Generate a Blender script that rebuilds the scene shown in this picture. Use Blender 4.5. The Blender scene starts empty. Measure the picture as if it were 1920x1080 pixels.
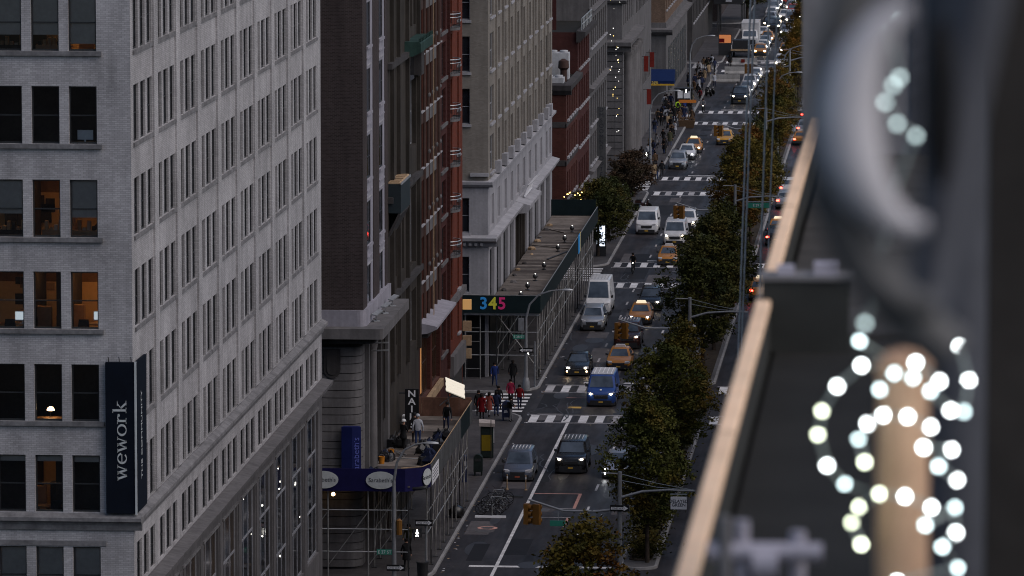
import bpy, bmesh, math, random
from math import sin, cos, pi, radians
from mathutils import Vector, Matrix
random.seed(7)
SC = bpy.context.scene
COL = SC.collection

# ------------------------------------------------------------------ camera
cam_d = bpy.data.cameras.new('camera'); cam = bpy.data.objects.new('camera', cam_d); COL.objects.link(cam)
cam.location = (0, 0, 51.0)
cam.rotation_euler = (radians(90 - 6.5263), 0, radians(4.5444))
cam_d.sensor_width = 36.0; cam_d.lens = 187.5
cam_d.clip_start = 1.0; cam_d.clip_end = 6000
cam_d.dof.use_dof = True; cam_d.dof.focus_distance = 320.0; cam_d.dof.aperture_fstop = 3.5
SC.camera = cam
# ------------------------------------------------------------------ sky, sun, exposure
SUN_EL, SUN_ROT = radians(47.0), radians(114.0)      # soft bright part of the overcast dusk sky, behind the camera to the right
world = bpy.data.worlds.new('World'); SC.world = world; world.use_nodes = True
wn = world.node_tree.nodes; wl = world.node_tree.links
bg = wn['Background']; sky = wn.new('ShaderNodeTexSky'); sky.sky_type = 'NISHITA'
sky.sun_disc = False; sky.sun_elevation = SUN_EL; sky.sun_rotation = SUN_ROT
sky.air_density = 1.0; sky.dust_density = 1.5; sky.ozone_density = 3.0
wl.new(sky.outputs[0], bg.inputs[0]); bg.inputs[1].default_value = 0.043
sun_d = bpy.data.lights.new('sun', 'SUN'); sun = bpy.data.objects.new('sun', sun_d); COL.objects.link(sun)
sun_d.energy = 0.75; sun_d.angle = radians(70); sun_d.color = (1.0, 0.89, 0.82)
SUN_DIR = Vector((sin(SUN_ROT) * cos(SUN_EL), cos(SUN_ROT) * cos(SUN_EL), sin(SUN_EL)))
sun.rotation_euler = SUN_DIR.to_track_quat('Z', 'Y').to_euler()
SC.view_settings.view_transform = 'Standard'; SC.view_settings.look = 'None'
SC.view_settings.exposure = 1.34; SC.view_settings.gamma = 1.0; SC.view_settings.use_curve_mapping = False
SC.render.engine = 'CYCLES'
cy = SC.cycles
cy.use_denoising = True; cy.filter_width = 1.05; cy.max_bounces = 5; cy.diffuse_bounces = 3; cy.glossy_bounces = 3; cy.transparent_max_bounces = 8
cy.sample_clamp_indirect = 3.0; cy.caustics_reflective = False; cy.caustics_refractive = False

# ------------------------------------------------------------------ materials
MATS = {}
def nodes(name):
    m = bpy.data.materials.new(name); m.use_nodes = True
    nt = m.node_tree; b = nt.nodes['Principled BSDF']
    MATS[name] = m
    return m, nt, b
def ramp(nt, fac, c0, c1, p0=0.3, p1=0.7):
    r = nt.nodes.new('ShaderNodeValToRGB'); r.color_ramp.elements[0].position = p0; r.color_ramp.elements[1].position = p1
    r.color_ramp.elements[0].color = (*c0, 1); r.color_ramp.elements[1].color = (*c1, 1)
    nt.links.new(fac, r.inputs[0]); return r.outputs[0]
def mixc(nt, fac, a, b, mode='MIX'):
    n = nt.nodes.new('ShaderNodeMix'); n.data_type = 'RGBA'; n.blend_type = mode
    for s, v in ((n.inputs[0], fac), (n.inputs[6], a), (n.inputs[7], b)):
        if hasattr(v, 'is_output'): nt.links.new(v, s)
        elif isinstance(v, tuple): s.default_value = (*v[:3], 1)
        else: s.default_value = v
    return n.outputs[2]
def coord(nt, sc=(1, 1, 1)):
    g = nt.nodes.new('ShaderNodeNewGeometry'); mp = nt.nodes.new('ShaderNodeMapping')
    mp.inputs['Scale'].default_value = sc; nt.links.new(g.outputs['Position'], mp.inputs[0]); return mp.outputs[0]
def noise(nt, vec, scale, det=4, rough=.6):
    n = nt.nodes.new('ShaderNodeTexNoise'); n.inputs['Scale'].default_value = scale
    n.inputs['Detail'].default_value = det; n.inputs['Roughness'].default_value = rough
    nt.links.new(vec, n.inputs['Vector']); return n.outputs[0]
def bump(nt, b, h, st=.3, dist=.02):
    n = nt.nodes.new('ShaderNodeBump'); n.inputs['Strength'].default_value = st; n.inputs['Distance'].default_value = dist
    nt.links.new(h, n.inputs['Height']); nt.links.new(n.outputs[0], b.inputs['Normal'])
def sc3(c, k): return tuple(min(1, x * k) for x in c)
def M(name, col, rough=.8, var=.2, scale=.8, metal=0, streak=0.0, fine=6.0, bmp=0.0, spec=None):
    m, nt, b = nodes(name)
    v = coord(nt)
    c = ramp(nt, noise(nt, v, scale), sc3(col, 1 - var), sc3(col, 1 + var))
    if fine:
        f = noise(nt, v, fine, 3); c = mixc(nt, .5 * var + .05, c, ramp(nt, f, (.25,) * 3, (.95,) * 3), 'OVERLAY')
    if streak:
        s = noise(nt, coord(nt, (1.6, 1.6, .12)), 1.3, 3)
        c = mixc(nt, 1.0, c, ramp(nt, s, (1 - streak,) * 3, (1, 1, 1), .3, .62), 'MULTIPLY')
    nt.links.new(c, b.inputs['Base Color']); b.inputs['Roughness'].default_value = rough; b.inputs['Metallic'].default_value = metal
    if spec is None and rough >= .6 and not metal: spec = .1
    if spec is not None: b.inputs['Specular IOR Level'].default_value = spec
    if bmp: bump(nt, b, noise(nt, v, fine * 2, 4), bmp)
    return m
def BRICK(name, col, mortar, bw=.22, bh=.08, var=.25, streak=.25, rough=.85, big=.12):
    m, nt, b = nodes(name)
    g = nt.nodes.new('ShaderNodeNewGeometry'); sp = nt.nodes.new('ShaderNodeSeparateXYZ'); nt.links.new(g.outputs['Position'], sp.inputs[0])
    ad = nt.nodes.new('ShaderNodeMath'); ad.operation = 'ADD'; nt.links.new(sp.outputs[0], ad.inputs[0]); nt.links.new(sp.outputs[1], ad.inputs[1])
    cb = nt.nodes.new('ShaderNodeCombineXYZ'); nt.links.new(ad.outputs[0], cb.inputs[0]); nt.links.new(sp.outputs[2], cb.inputs[1])
    t = nt.nodes.new('ShaderNodeTexBrick'); nt.links.new(cb.outputs[0], t.inputs['Vector'])
    t.inputs['Scale'].default_value = 1.0; t.inputs['Brick Width'].default_value = bw; t.inputs['Row Height'].default_value = bh
    t.inputs['Mortar Size'].default_value = bh * .11; t.inputs['Mortar Smooth'].default_value = .2; t.inputs['Bias'].default_value = 0
    t.inputs['Color1'].default_value = (*sc3(col, 1 - var), 1); t.inputs['Color2'].default_value = (*sc3(col, 1 + var), 1); t.inputs['Mortar'].default_value = (*mortar, 1)
    v = coord(nt)
    c = mixc(nt, 1.0, t.outputs['Color'], ramp(nt, noise(nt, v, .35, 5), (1 - big * 2,) * 3, (1, 1, 1)), 'MULTIPLY')
    s = noise(nt, coord(nt, (1.2, 1.2, .10)), 1.1, 4)
    c = mixc(nt, 1.0, c, ramp(nt, s, (1 - streak,) * 3, (1, 1, 1), .28, .6), 'MULTIPLY')
    nt.links.new(c, b.inputs['Base Color']); b.inputs['Roughness'].default_value = rough
    b.inputs['Specular IOR Level'].default_value = .1
    bump(nt, b, t.outputs['Fac'], -.5, .012)
    return m
def EMIT(name, col, st):
    m, nt, b = nodes(name)
    b.inputs['Base Color'].default_value = (*sc3(col, .6), 1)
    b.inputs['Emission Color'].default_value = (*col, 1); b.inputs['Emission Strength'].default_value = st
    return m
def PAINT(name, col, rough=.32, metal=.25, coat=.3):
    m, nt, b = nodes(name)
    v = coord(nt)
    c = ramp(nt, noise(nt, v, 1.5, 3), sc3(col, .85), sc3(col, 1.1))
    nt.links.new(c, b.inputs['Base Color']); b.inputs['Metallic'].default_value = metal
    r = noise(nt, v, 9, 3); rr = ramp(nt, r, (rough * .8,) * 3, (rough * 1.3,) * 3); nt.links.new(rr, b.inputs['Roughness'])
    b.inputs['Coat Weight'].default_value = coat; b.inputs['Coat Roughness'].default_value = .08
    return m
def GLASS_DARK(name, col=(.012, .014, .018), rough=.06):
    m, nt, b = nodes(name)
    v = coord(nt); c = ramp(nt, noise(nt, v, .7, 3), sc3(col, .5), sc3(col, 1.8)); nt.links.new(c, b.inputs['Base Color'])
    b.inputs['Roughness'].default_value = rough; b.inputs['IOR'].default_value = 1.52
    bump(nt, b, noise(nt, v, 1.2, 2), .05, .02)
    return m
def GLASS_CLEAR(name):
    m, nt, b = nodes(name)
    nt.nodes.remove(b); out = nt.nodes['Material Output']
    tr = nt.nodes.new('ShaderNodeBsdfTransparent'); tr.inputs[0].default_value = (.9, .91, .91, 1)
    gl = nt.nodes.new('ShaderNodeBsdfGlossy'); gl.inputs['Roughness'].default_value = .04
    fr = nt.nodes.new('ShaderNodeFresnel'); fr.inputs[0].default_value = 1.5
    mx = nt.nodes.new('ShaderNodeMixShader')
    nt.links.new(fr.outputs[0], mx.inputs[0]); nt.links.new(tr.outputs[0], mx.inputs[1]); nt.links.new(gl.outputs[0], mx.inputs[2]); nt.links.new(mx.outputs[0], out.inputs[0])
    return m

BRICK('white_brick', (.425, .408, .412), (.28, .272, .272), var=.14, streak=.26, big=.17)
BRICK('brown_brick', (.050, .038, .037), (.085, .072, .07), var=.22, streak=.25)
BRICK('red_brick', (.072, .024, .019), (.10, .05, .04), var=.22, streak=.22)
BRICK('orange_brick', (.135, .027, .013), (.12, .06, .045), var=.2, streak=.2)
BRICK('dull_red_brick', (.055, .015, .013), (.09, .05, .045), var=.2, streak=.2)
BRICK('beige_brick', (.22, .197, .172), (.2, .18, .16), var=.12, streak=.25)
BRICK('tan_brick', (.16, .105, .075), (.12, .09, .07), var=.2, streak=.2)
M('pale_stone', (.28, .275, .29), .8, .14, .5, streak=.18, bmp=.1)
M('grey_stone', (.115, .109, .110), .85, .16, .6, streak=.3, bmp=.15)
M('dark_stone', (.052, .048, .048), .85, .2, .6, streak=.3, bmp=.15)
M('lilac_stone', (.25, .24, .27), .8, .12, .6, streak=.2)
M('soot_stone', (.042, .036, .031), .85, .25, .35, streak=.4, bmp=.2)
M('brown_metal', (.05, .030, .025), .6, .2, 1.)
M('red_brown', (.065, .020, .013), .7, .2, 1.)
M('sill_stone', (.155, .15, .152), .85, .25, 1.5, streak=.2)
M('black_frame', (.012, .012, .013), .5, .2, 2)
M('grey_frame', (.22, .22, .235), .55, .15, 2)
GLASS_DARK('dark_glass'); GLASS_CLEAR('clear_glass'); GLASS_DARK('warm_glass', (.03, .018, .008))
GLASS_DARK('car_glass', (.05, .062, .078), .05)  # bluish grey in the car glass colour stands in for reflected sky
M('blind_fabric', (.40, .355, .32), .9, .08, 2)
M('room_upper_shade', (.16, .085, .04), .9, .3, 1.2); M('room_wall', (.50, .32, .16), .9, .12, .7); M('room_dark', (.05, .04, .035), .9, .2, 1); M('room_floor', (.18, .12, .08), .7, .2, 1)  # upper wall tone paints the shade above the lamplight
M('office_dark', (.03, .028, .028), .7, .3, 3); M('desk_wood', (.25, .14, .07), .5, .2, 2)
EMIT('room_lamp', (1, .52, .18), 9.0); EMIT('warm_bulb', (1, .62, .3), 6.0); EMIT('amber_panel', (1, .55, .2), .09); EMIT('screen_glow', (.8, .92, 1.0), .22)
M('silver_plastic', (.6, .6, .62), .4, .05, 3)
M('copper_green', (.024, .048, .041), .7, .3, 1.2, streak=.3)
M('dark_green_metal', (.007, .013, .016), .5, .25, 1.)
M('tan_wood', (.30, .21, .13), .8, .25, 1.5)
M('deck_wood', (.105, .09, .08), .85, .3, 1.2, bmp=.2); M('deck_wood_pale', (.145, .125, .11), .85, .3, 1.2, bmp=.2); M('deck_wood_dark', (.06, .05, .045), .85, .3, 1.2, bmp=.2)
M('ply_brown', (.165, .085, .06), .8, .3, .9, streak=.3)
M('hoarding_blue', (.009, .008, .048), .6, .15, .8); M('hoarding_green', (.007, .014, .016), .6, .2, .8); M('hoarding_grey', (.075, .077, .079), .7, .3, .7, streak=.3)
M('banner_navy', (.004, .0062, .0115), .9, .15, 1); M('banner_blue', (.009, .013, .07), .6, .15, 1)
M('letter_grey', (.40, .42, .42), .7, .1, 2); M('sign_white', (.62, .62, .64), .6, .08, 2); M('sign_black', (.012, .012, .013), .6, .1, 2)
M('sign_green', (.02, .19, .13), .5, .1, 2); M('letter_blue', (.03, .30, .72), .5, .05, 1); M('letter_yellow', (.62, .60, .05), .5, .05, 1); M('letter_pink', (.72, .03, .19), .5, .05, 1); M('letter_dark', (.03, .03, .04), .6, .05, 1)
M('letter_gold', (.7, .5, .12), .5, .05, 1); M('letter_navy_pale', (.10, .12, .42), .5, .05, 1)
M('steel_pipe', (.22, .215, .21), .5, .25, 2, metal=.5); M('galvanised', (.36, .37, .38), .45, .15, 2, metal=.6); M('dark_steel', (.035, .035, .037), .5, .25, 2, metal=.4)
M('pole_grey', (.20, .205, .215), .5, .15, 1.5, metal=.3); M('signal_yellow', (.16, .068, .008), .5, .12, 2)
EMIT('walk_white', (1, .97, .9), 2.0); EMIT('signal_red', (1, .06, .03), 8.0); EMIT('lamp_white', (1, .95, .85), 3.0); EMIT('work_light', (1, .97, .9), 1.6)
def ASPHALT():
    m, nt, b = nodes('asphalt'); v = coord(nt)
    c = ramp(nt, noise(nt, v, .22, 5), (.020, .018, .019), (.044, .039, .041))
    c = mixc(nt, 1., c, ramp(nt, noise(nt, coord(nt, (1.1, .035, 1)), 1.0, 3), (.62,) * 3, (1.12,) * 3, .35, .65), 'MULTIPLY')
    c = mixc(nt, 1., c, ramp(nt, noise(nt, coord(nt, (.5, .3, 1)), 1.6, 5, .75), (.55,) * 3, (1, 1, 1), .34, .46), 'MULTIPLY')
    c = mixc(nt, .4, c, ramp(nt, noise(nt, v, 7, 4), (.15,) * 3, (.95,) * 3), 'OVERLAY'); nt.links.new(c, b.inputs['Base Color'])
    rr = ramp(nt, noise(nt, coord(nt, (.8, .1, 1)), .7, 3), (.38,) * 3, (.72,) * 3); nt.links.new(rr, b.inputs['Roughness']); bump(nt, b, noise(nt, v, 14, 4), .25); b.inputs['Specular IOR Level'].default_value = .12
ASPHALT()
M('asphalt_patch', (.017, .0155, .0165), .6, .2, .5, fine=7, bmp=.2); M('asphalt_pale', (.085, .078, .08), .7, .2, .5, fine=7, bmp=.2)
M('concrete_walk', (.10, .097, .099), .75, .25, .35, fine=5, bmp=.15); M('kerb_stone', (.24, .235, .235), .7, .2, 1)
M('ground_earth', (.08, .077, .076), .9, .2, .05)
M('soil', (.035, .028, .022), .95, .3, 2)
M('manhole_iron', (.10, .09, .085), .5, .3, 4, metal=.4)
M('jersey_concrete', (.30, .295, .29), .85, .2, .8, streak=.2)
M('bark', (.045, .035, .028), .9, .3, 3, bmp=.3)
M('rubber', (.012, .012, .012), .8, .1, 3); M('rim_metal', (.3, .3, .31), .35, .1, 3, metal=.8); M('black_plastic', (.018, .018, .02), .5, .15, 3)
M('chrome', (.55, .55, .57), .2, .05, 3, metal=1); M('plate_orange', (.55, .33, .05), .5, .05, 3); M('plate_red', (.35, .08, .04), .5, .05, 3)
EMIT('headlight_on', (1, .84, .60), 14.0); EMIT('headlight_cool', (.95, .97, 1.0), 14.0); EMIT('fog_on', (1, .62, .3), 6.0); EMIT('tail_on', (1, .05, .03), 7.0); EMIT('roof_sign_on', (1, .85, .6), .35)
M('lens_off', (.45, .45, .47), .2, .1, 3); M('tail_off', (.22, .012, .01), .3, .1, 3)
PAINT('paint_greyblue', (.085, .10, .135)); PAINT('paint_black', (.008, .008, .009), .28, .1); PAINT('paint_silver', (.36, .37, .39), .35, .6); PAINT('paint_white', (.55, .55, .56), .4, .0)
PAINT('paint_blue', (.014, .05, .21), .35, .1); PAINT('paint_taxi', (.38, .15, .014), .35, .0); PAINT('paint_darkred', (.035, .012, .010), .3, .1); PAINT('paint_grey', (.14, .14, .145), .35, .4); PAINT('paint_yellow', (.40, .20, .014), .35, .0); PAINT('paint_red', (.33, .018, .012), .4, 0)
M('mail_blue', (.012, .018, .06), .5, .15, 2); M('bin_green', (.015, .022, .02), .6, .2, 2); M('bag_black', (.010, .010, .011), .35, .2, 3, bmp=.5)
M('kiosk_yellow', (.17, .12, .01), .6, .15, 2); M('kiosk_top', (.34, .30, .28), .6, .15, 2)
M('skin', (.30, .17, .12), .6, .1, 5); M('hair_dark', (.012, .009, .008), .7, .2, 5); M('shoe', (.012, .011, .011), .6, .1, 5)
for nm, c in dict(cloth_black=(.012, .012, .013), cloth_navy=(.015, .02, .045), cloth_red=(.12, .006, .009), cloth_pink=(.20, .015, .04), cloth_salmon=(.20, .05, .038), cloth_grey=(.14, .14, .15), cloth_pale=(.30, .31, .34), cloth_brown=(.08, .05, .03), cloth_denim=(.025, .04, .10), cloth_lime=(.35, .55, .04), cloth_olive=(.05, .05, .03), cloth_blue=(.015, .03, .12), cloth_orange=(.24, .08, .012), helmet_white=(.55, .55, .55), cloth_tan=(.22, .16, .10)).items():
    M(nm, c, .85, .15, 4)
M('bucket_orange', (.45, .17, .02), .6, .1, 3); M('tarp_black', (.015, .015, .017), .5, .3, 2, bmp=.5); M('awning_navy', (.006, .016, .06), .7, .1, 2); M('awning_gold', (.48, .28, .03), .6, .1, 2)
M('white_unit', (.42, .42, .43), .6, .15, 1, streak=.2); M('canvas_red', (.14, .018, .014), .8, .15, 2); M('panel_white', (.75, .74, .68), .5, .05, 2)
M('ledge_stone', (.86, .60, .40), .75, .12, 2.0, bmp=.1); M('roof_membrane', (.022, .022, .021), .9, .2, .8); M('terrace_grey', (.042, .043, .040), .85, .15, 1.); M('lilac_paint', (.36, .34, .39), .55, .12, 2)
M('post_wood', (.42, .26, .17), .6, .2, 2.5); M('column_blue', (.066, .069, .080), .6, .2, 1.2); M('column_brown', (.038, .034, .031), .8, .2, 1.2); M('clear_cable', (.30, .34, .32), .4, .1, 5)
M('cream_pane', (.4, .37, .3), .6, .1, 1)
EMIT('led_bright', (.90, .99, 1.0), 13.0); EMIT('led_dim', (.75, .97, 1.0), 6.0); EMIT('led_faint_glint', (.75, .95, .95), 1.5); EMIT('led_green', (.90, 1.0, .72), 7.5)
EMIT('ad_screen', (.75, .85, 1.0), .7); EMIT('poster_orange', (1, .35, .12), .1); EMIT('green_glow', (.8, .9, .25), 1.2); EMIT('fairy', (1, .68, .2), 2.0)
EMIT('window_glow', (1, .45, .13), .11); EMIT('shop_white', (1, .9, .75), 3.0)  # glow put into panels and curtain in place of lamplit windows

# ------------------------------------------------------------------ mesh helpers
class MB:
    def __init__(s): s.v = []; s.f = []; s.m = []
    def quad(s, a, b, c, d, m=0):
        n = len(s.v); s.v += [tuple(a), tuple(b), tuple(c), tuple(d)]; s.f.append((n, n + 1, n + 2, n + 3)); s.m.append(m); return s
    def poly(s, pts, m=0):
        n = len(s.v); s.v += [tuple(p) for p in pts]; s.f.append(tuple(range(n, n + len(pts)))); s.m.append(m); return s
    def box(s, x0, x1, y0, y1, z0, z1, m=0):
        n = len(s.v)
        s.v += [(x0, y0, z0), (x1, y0, z0), (x1, y1, z0), (x0, y1, z0), (x0, y0, z1), (x1, y0, z1), (x1, y1, z1), (x0, y1, z1)]
        for f in ((3, 2, 1, 0), (4, 5, 6, 7), (0, 1, 5, 4), (1, 2, 6, 5), (2, 3, 7, 6), (3, 0, 4, 7)): s.f.append(tuple(n + i for i in f)); s.m.append(m)
        return s
    def obox(s, c, ax, ay, az, m=0):           # oriented box: centre and three half vectors
        c, ax, ay, az = map(Vector, (c, ax, ay, az)); n = len(s.v)
        for i, j, k in ((-1, -1, -1), (1, -1, -1), (1, 1, -1), (-1, 1, -1), (-1, -1, 1), (1, -1, 1), (1, 1, 1), (-1, 1, 1)): s.v.append(tuple(c + ax * i + ay * j + az * k))
        for f in ((3, 2, 1, 0), (4, 5, 6, 7), (0, 1, 5, 4), (1, 2, 6, 5), (2, 3, 7, 6), (3, 0, 4, 7)): s.f.append(tuple(n + i for i in f)); s.m.append(m)
        return s
    def rings(s, rings, m=0, cap=True, close=True):
        n0 = len(s.v); k = len(rings[0])
        for r in rings: s.v += [tuple(p) for p in r]
        for i in range(len(rings) - 1):
            for j in range(k if close else k - 1):
                a = n0 + i * k + j; b = n0 + i * k + (j + 1) % k
                s.f.append((a, b, b + k, a + k)); s.m.append(m)
        if cap:
            s.f.append(tuple(n0 + j for j in range(k))[::-1]); s.m.append(m)
            e = n0 + (len(rings) - 1) * k; s.f.append(tuple(e + j for j in range(k))); s.m.append(m)
        return s
    def tube(s, path, r, n=6, m=0):
        P = [Vector(p) for p in path]; R = r if isinstance(r, (list, tuple)) else [r] * len(P)
        rs = []; prev = None
        for i, p in enumerate(P):
            t = (P[min(i + 1, len(P) - 1)] - P[max(i - 1, 0)])
            if t.length < 1e-9: t = Vector((0, 0, 1))
            t.normalize()
            u = prev - t * prev.dot(t) if prev is not None else t.orthogonal()
            if u.length < 1e-6: u = t.orthogonal()
            u.normalize(); w = t.cross(u); prev = u
            rs.append([p + (u * cos(2 * pi * j / n) + w * sin(2 * pi * j / n)) * R[i] for j in range(n)])
        return s.rings(rs, m)
    def lathe(s, prof, n=12, c=(0, 0, 0), m=0):
        return s.rings([[(c[0] + r * cos(2 * pi * j / n), c[1] + r * sin(2 * pi * j / n), c[2] + z) for j in range(n)] for r, z in prof], m)
    def ball(s, c, r, n=8, k=5, m=0, sz=1.0):
        return s.rings([[(c[0] + r * sin(pi * (i + .02) / (k + .04)) * cos(2 * pi * j / n), c[1] + r * sin(pi * (i + .02) / (k + .04)) * sin(2 * pi * j / n), c[2] - r * sz * cos(pi * (i + .02) / (k + .04))) for j in range(n)] for i in range(k + 1)], m)
    def prism(s, poly, axis, a, b, m=0):       # polygon (p, q) extruded along axis
        def P(p, t):
            return {'x': (t, p[0], p[1]), 'y': (p[0], t, p[1]), 'z': (p[0], p[1], t)}[axis]
        return s.rings([[P(p, a) for p in poly], [P(p, b) for p in poly]], m)
    def mesh(s, name, mats, smooth=None):
        me = bpy.data.meshes.new(name); me.from_pydata(s.v, [], s.f); me.update()
        for x in (mats if isinstance(mats, (list, tuple)) else [mats]): me.materials.append(MATS[x])
        if any(s.m): me.polygons.foreach_set('material_index', s.m)
        bm = bmesh.new(); bm.from_mesh(me); bmesh.ops.recalc_face_normals(bm, faces=bm.faces); bm.to_mesh(me); bm.free()
        if smooth is not None:
            me.shade_smooth(); me.set_sharp_from_angle(angle=radians(smooth))
        return me
    def build(s, name, mats, parent=None, smooth=None, loc=None, rot=None):
        return place(name, s.mesh(name, mats, smooth), parent, loc, rot)
def place(name, me, parent=None, loc=None, rot=None):
    o = bpy.data.objects.new(name, me); COL.objects.link(o)
    if parent: o.parent = parent
    if loc: o.location = loc
    if rot: o.rotation_euler = rot
    return o
LABELS = {}
def tag(o, label, cat, group=None):
    o['label'] = label; o['category'] = cat
    if group: o['group'] = group
    return o
def thing(name, label, cat, loc=(0, 0, 0), rz=0, group=None):
    o = bpy.data.objects.new(name, None); COL.objects.link(o); o.empty_display_size = .3
    o.location = loc; o.rotation_euler = (0, 0, rz)
    return tag(o, label, cat, group)
def struct(name, mb, mats, smooth=None):
    o = mb.build(name, mats, None, smooth); o['kind'] = 'structure'; return o
def copy_tree(o, parent=None):
    c = o.copy(); COL.objects.link(c); c.parent = parent
    for ch in list(o.children): copy_tree(ch, c)
    return c
FONT = {}
def text_mesh(txt, size, ext=.01, align='CENTER', bold=0.0):
    k = (txt, size, ext, align, bold)
    if k not in FONT:
        cu = bpy.data.curves.new('lettering', 'FONT'); cu.body = txt; cu.size = size; cu.extrude = ext; cu.align_x = align; cu.align_y = 'CENTER'; cu.resolution_u = 3; cu.offset = bold
        o = bpy.data.objects.new('lettering', cu); COL.objects.link(o)
        dg = bpy.context.evaluated_depsgraph_get(); me = bpy.data.meshes.new_from_object(o.evaluated_get(dg))
        bpy.data.objects.remove(o); FONT[k] = me
    return FONT[k].copy()
def text(txt, size, mat, parent, loc, rot=(pi / 2, 0, 0), ext=.01, bold=0.0, sx=1.0):
    me = text_mesh(txt, size, ext, 'CENTER', bold); me.materials.clear(); me.materials.append(MATS[mat])
    o = place('lettering', me, parent, loc, rot); o.scale = (sx, 1, 1); return o

# facade in a plane: 'av' = avenue front (u runs along +y, faces +x), 'st' = cross-street front (u runs along +x, faces -y)
def fr(face, base, u, d, z):                    # d = distance in front of the plane
    return (base + d, u, z) if face == 'av' else (u, base - d, z)
def facade(parent, face, base, u0, u1, z0, z1, holes, mat, recess=.16, jamb=None, name='wall'):
    us = sorted({u0, u1, *[h[0] for h in holes], *[h[1] for h in holes]}); zs = sorted({z0, z1, *[h[2] for h in holes], *[h[3] for h in holes]})
    us = [u for u in us if u0 - 1e-6 <= u <= u1 + 1e-6]; zs = [z for z in zs if z0 - 1e-6 <= z <= z1 + 1e-6]
    b = MB()
    iu = {u: i for i, u in enumerate(us)}; iz = {z: i for i, z in enumerate(zs)}
    cut = set()
    for h in holes:
        for i in range(iu[h[0]], iu[h[1]]):
            for j in range(iz[h[2]], iz[h[3]]): cut.add((i, j))
    n = len(us)
    b.v = [fr(face, base, u, 0, z) for z in zs for u in us]
    for j in range(len(zs) - 1):
        for i in range(n - 1):
            if (i, j) not in cut: b.f.append((j * n + i, j * n + i + 1, (j + 1) * n + i + 1, (j + 1) * n + i)); b.m.append(0)
    jm = 1 if jamb else 0
    for a, c, d, e in holes:
        q = lambda u, dd, z: fr(face, base, u, dd, z)
        b.quad(q(a, 0, d), q(a, -recess, d), q(a, -recess, e), q(a, 0, e), jm); b.quad(q(c, 0, d), q(c, -recess, d), q(c, -recess, e), q(c, 0, e), jm)
        b.quad(q(a, 0, d), q(c, 0, d), q(c, -recess, d), q(a, -recess, d), jm); b.quad(q(a, 0, e), q(c, 0, e), q(c, -recess, e), q(a, -recess, e), jm)
    return b.build(name, [mat, jamb] if jamb else mat, parent)
WIN = {}
def window(parent, face, base, hole, recess, frame='black_frame', glass='dark_glass', rail=True, split=False, bars=0, fw=.06):
    u0, u1, z0, z1 = hole; w, h = u1 - u0, z1 - z0
    key = (face, round(w, 2), round(h, 2), frame, glass, rail, split, bars)
    if key not in WIN:
        def P(a, d, z): return (d, a, z) if face == 'av' else (a, -d, z)
        f = MB()
        def bar(a0, a1, c0, c1, d0=-.05, d1=.0):
            p, q = P(a0, d0, c0), P(a1, d1, c1); f.box(min(p[0], q[0]), max(p[0], q[0]), min(p[1], q[1]), max(p[1], q[1]), c0, c1)
        bar(0, fw, 0, h); bar(w - fw, w, 0, h); bar(fw, w - fw, 0, fw * 1.3); bar(fw, w - fw, h - fw, h)
        if rail: bar(fw, w - fw, h * .48, h * .48 + fw * .9, -.05, -.006)
        for i in range(bars): a = w * (i + 1) / (bars + 1); bar(a - .025, a + .025, fw * 1.3, h - fw, -.05, -.008)
        g = MB().quad(P(fw * .5, -.035, fw), P(w - fw * .5, -.035, fw), P(w - fw * .5, -.035, h - fw * .5), P(fw * .5, -.035, h - fw * .5))
        if split: WIN[key] = (f.mesh('window', frame), g.mesh('pane', glass))
        else:
            n = len(f.v); f.v += g.v; f.f += [tuple(n + i for i in q) for q in g.f]; f.m += [1]
            WIN[key] = (f.mesh('window', [frame, glass]), None)
    fm, gm = WIN[key]
    o = place('window', fm, parent, fr(face, base, u0, -recess + .05, z0))
    if gm: place('pane', gm, o)
    return o
def band(parent, name, face, base, u0, u1, z0, z1, d, mat, d0=-.05):   # moulding standing d proud of the plane
    a, c = fr(face, base, u0, d0, z0), fr(face, base, u1, d, z1)
    return MB().box(min(a[0], c[0]), max(a[0], c[0]), min(a[1], c[1]), max(a[1], c[1]), z0, z1).build(name, mat, parent)
def moulding(parent, name, face, base, u0, u1, prof, mat):             # prof: (d, z) outline extruded along u
    return MB().rings([[fr(face, base, u, d, z) for d, z in prof] for u in (u0, u1)]).build(name, mat, parent)

# ================================================================== ground, road, pavements
YC = [211.0, 292.0, 373.0, 455.0, 536.0, 620.5, 703.0, 785.0, 867.0, 949.0]   # centres of the cross streets
XK, XW = -28.3, -32.4                                                        # left kerb line, left building line
ML, MR, XRK, XRW = -17.9, -15.7, -5.6, -1.05                                 # median kerbs, right kerb, right building line
struct('ground', MB().box(-900, 900, -300, 3200, -1.0, -.03), 'ground_earth')
road = struct('road', MB().box(-260, 120, 60, 2400, -.03, 0), 'asphalt')
FLN = [0]
def flat(name, x0, x1, y0, y1, mat, z=.004, par=road):
    FLN[0] += 1; z += (FLN[0] % 40) * 1.1e-4                      # thin layers never share a plane
    return MB().box(x0, x1, y0, y1, .0008, z).build(name, mat, par)
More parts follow.
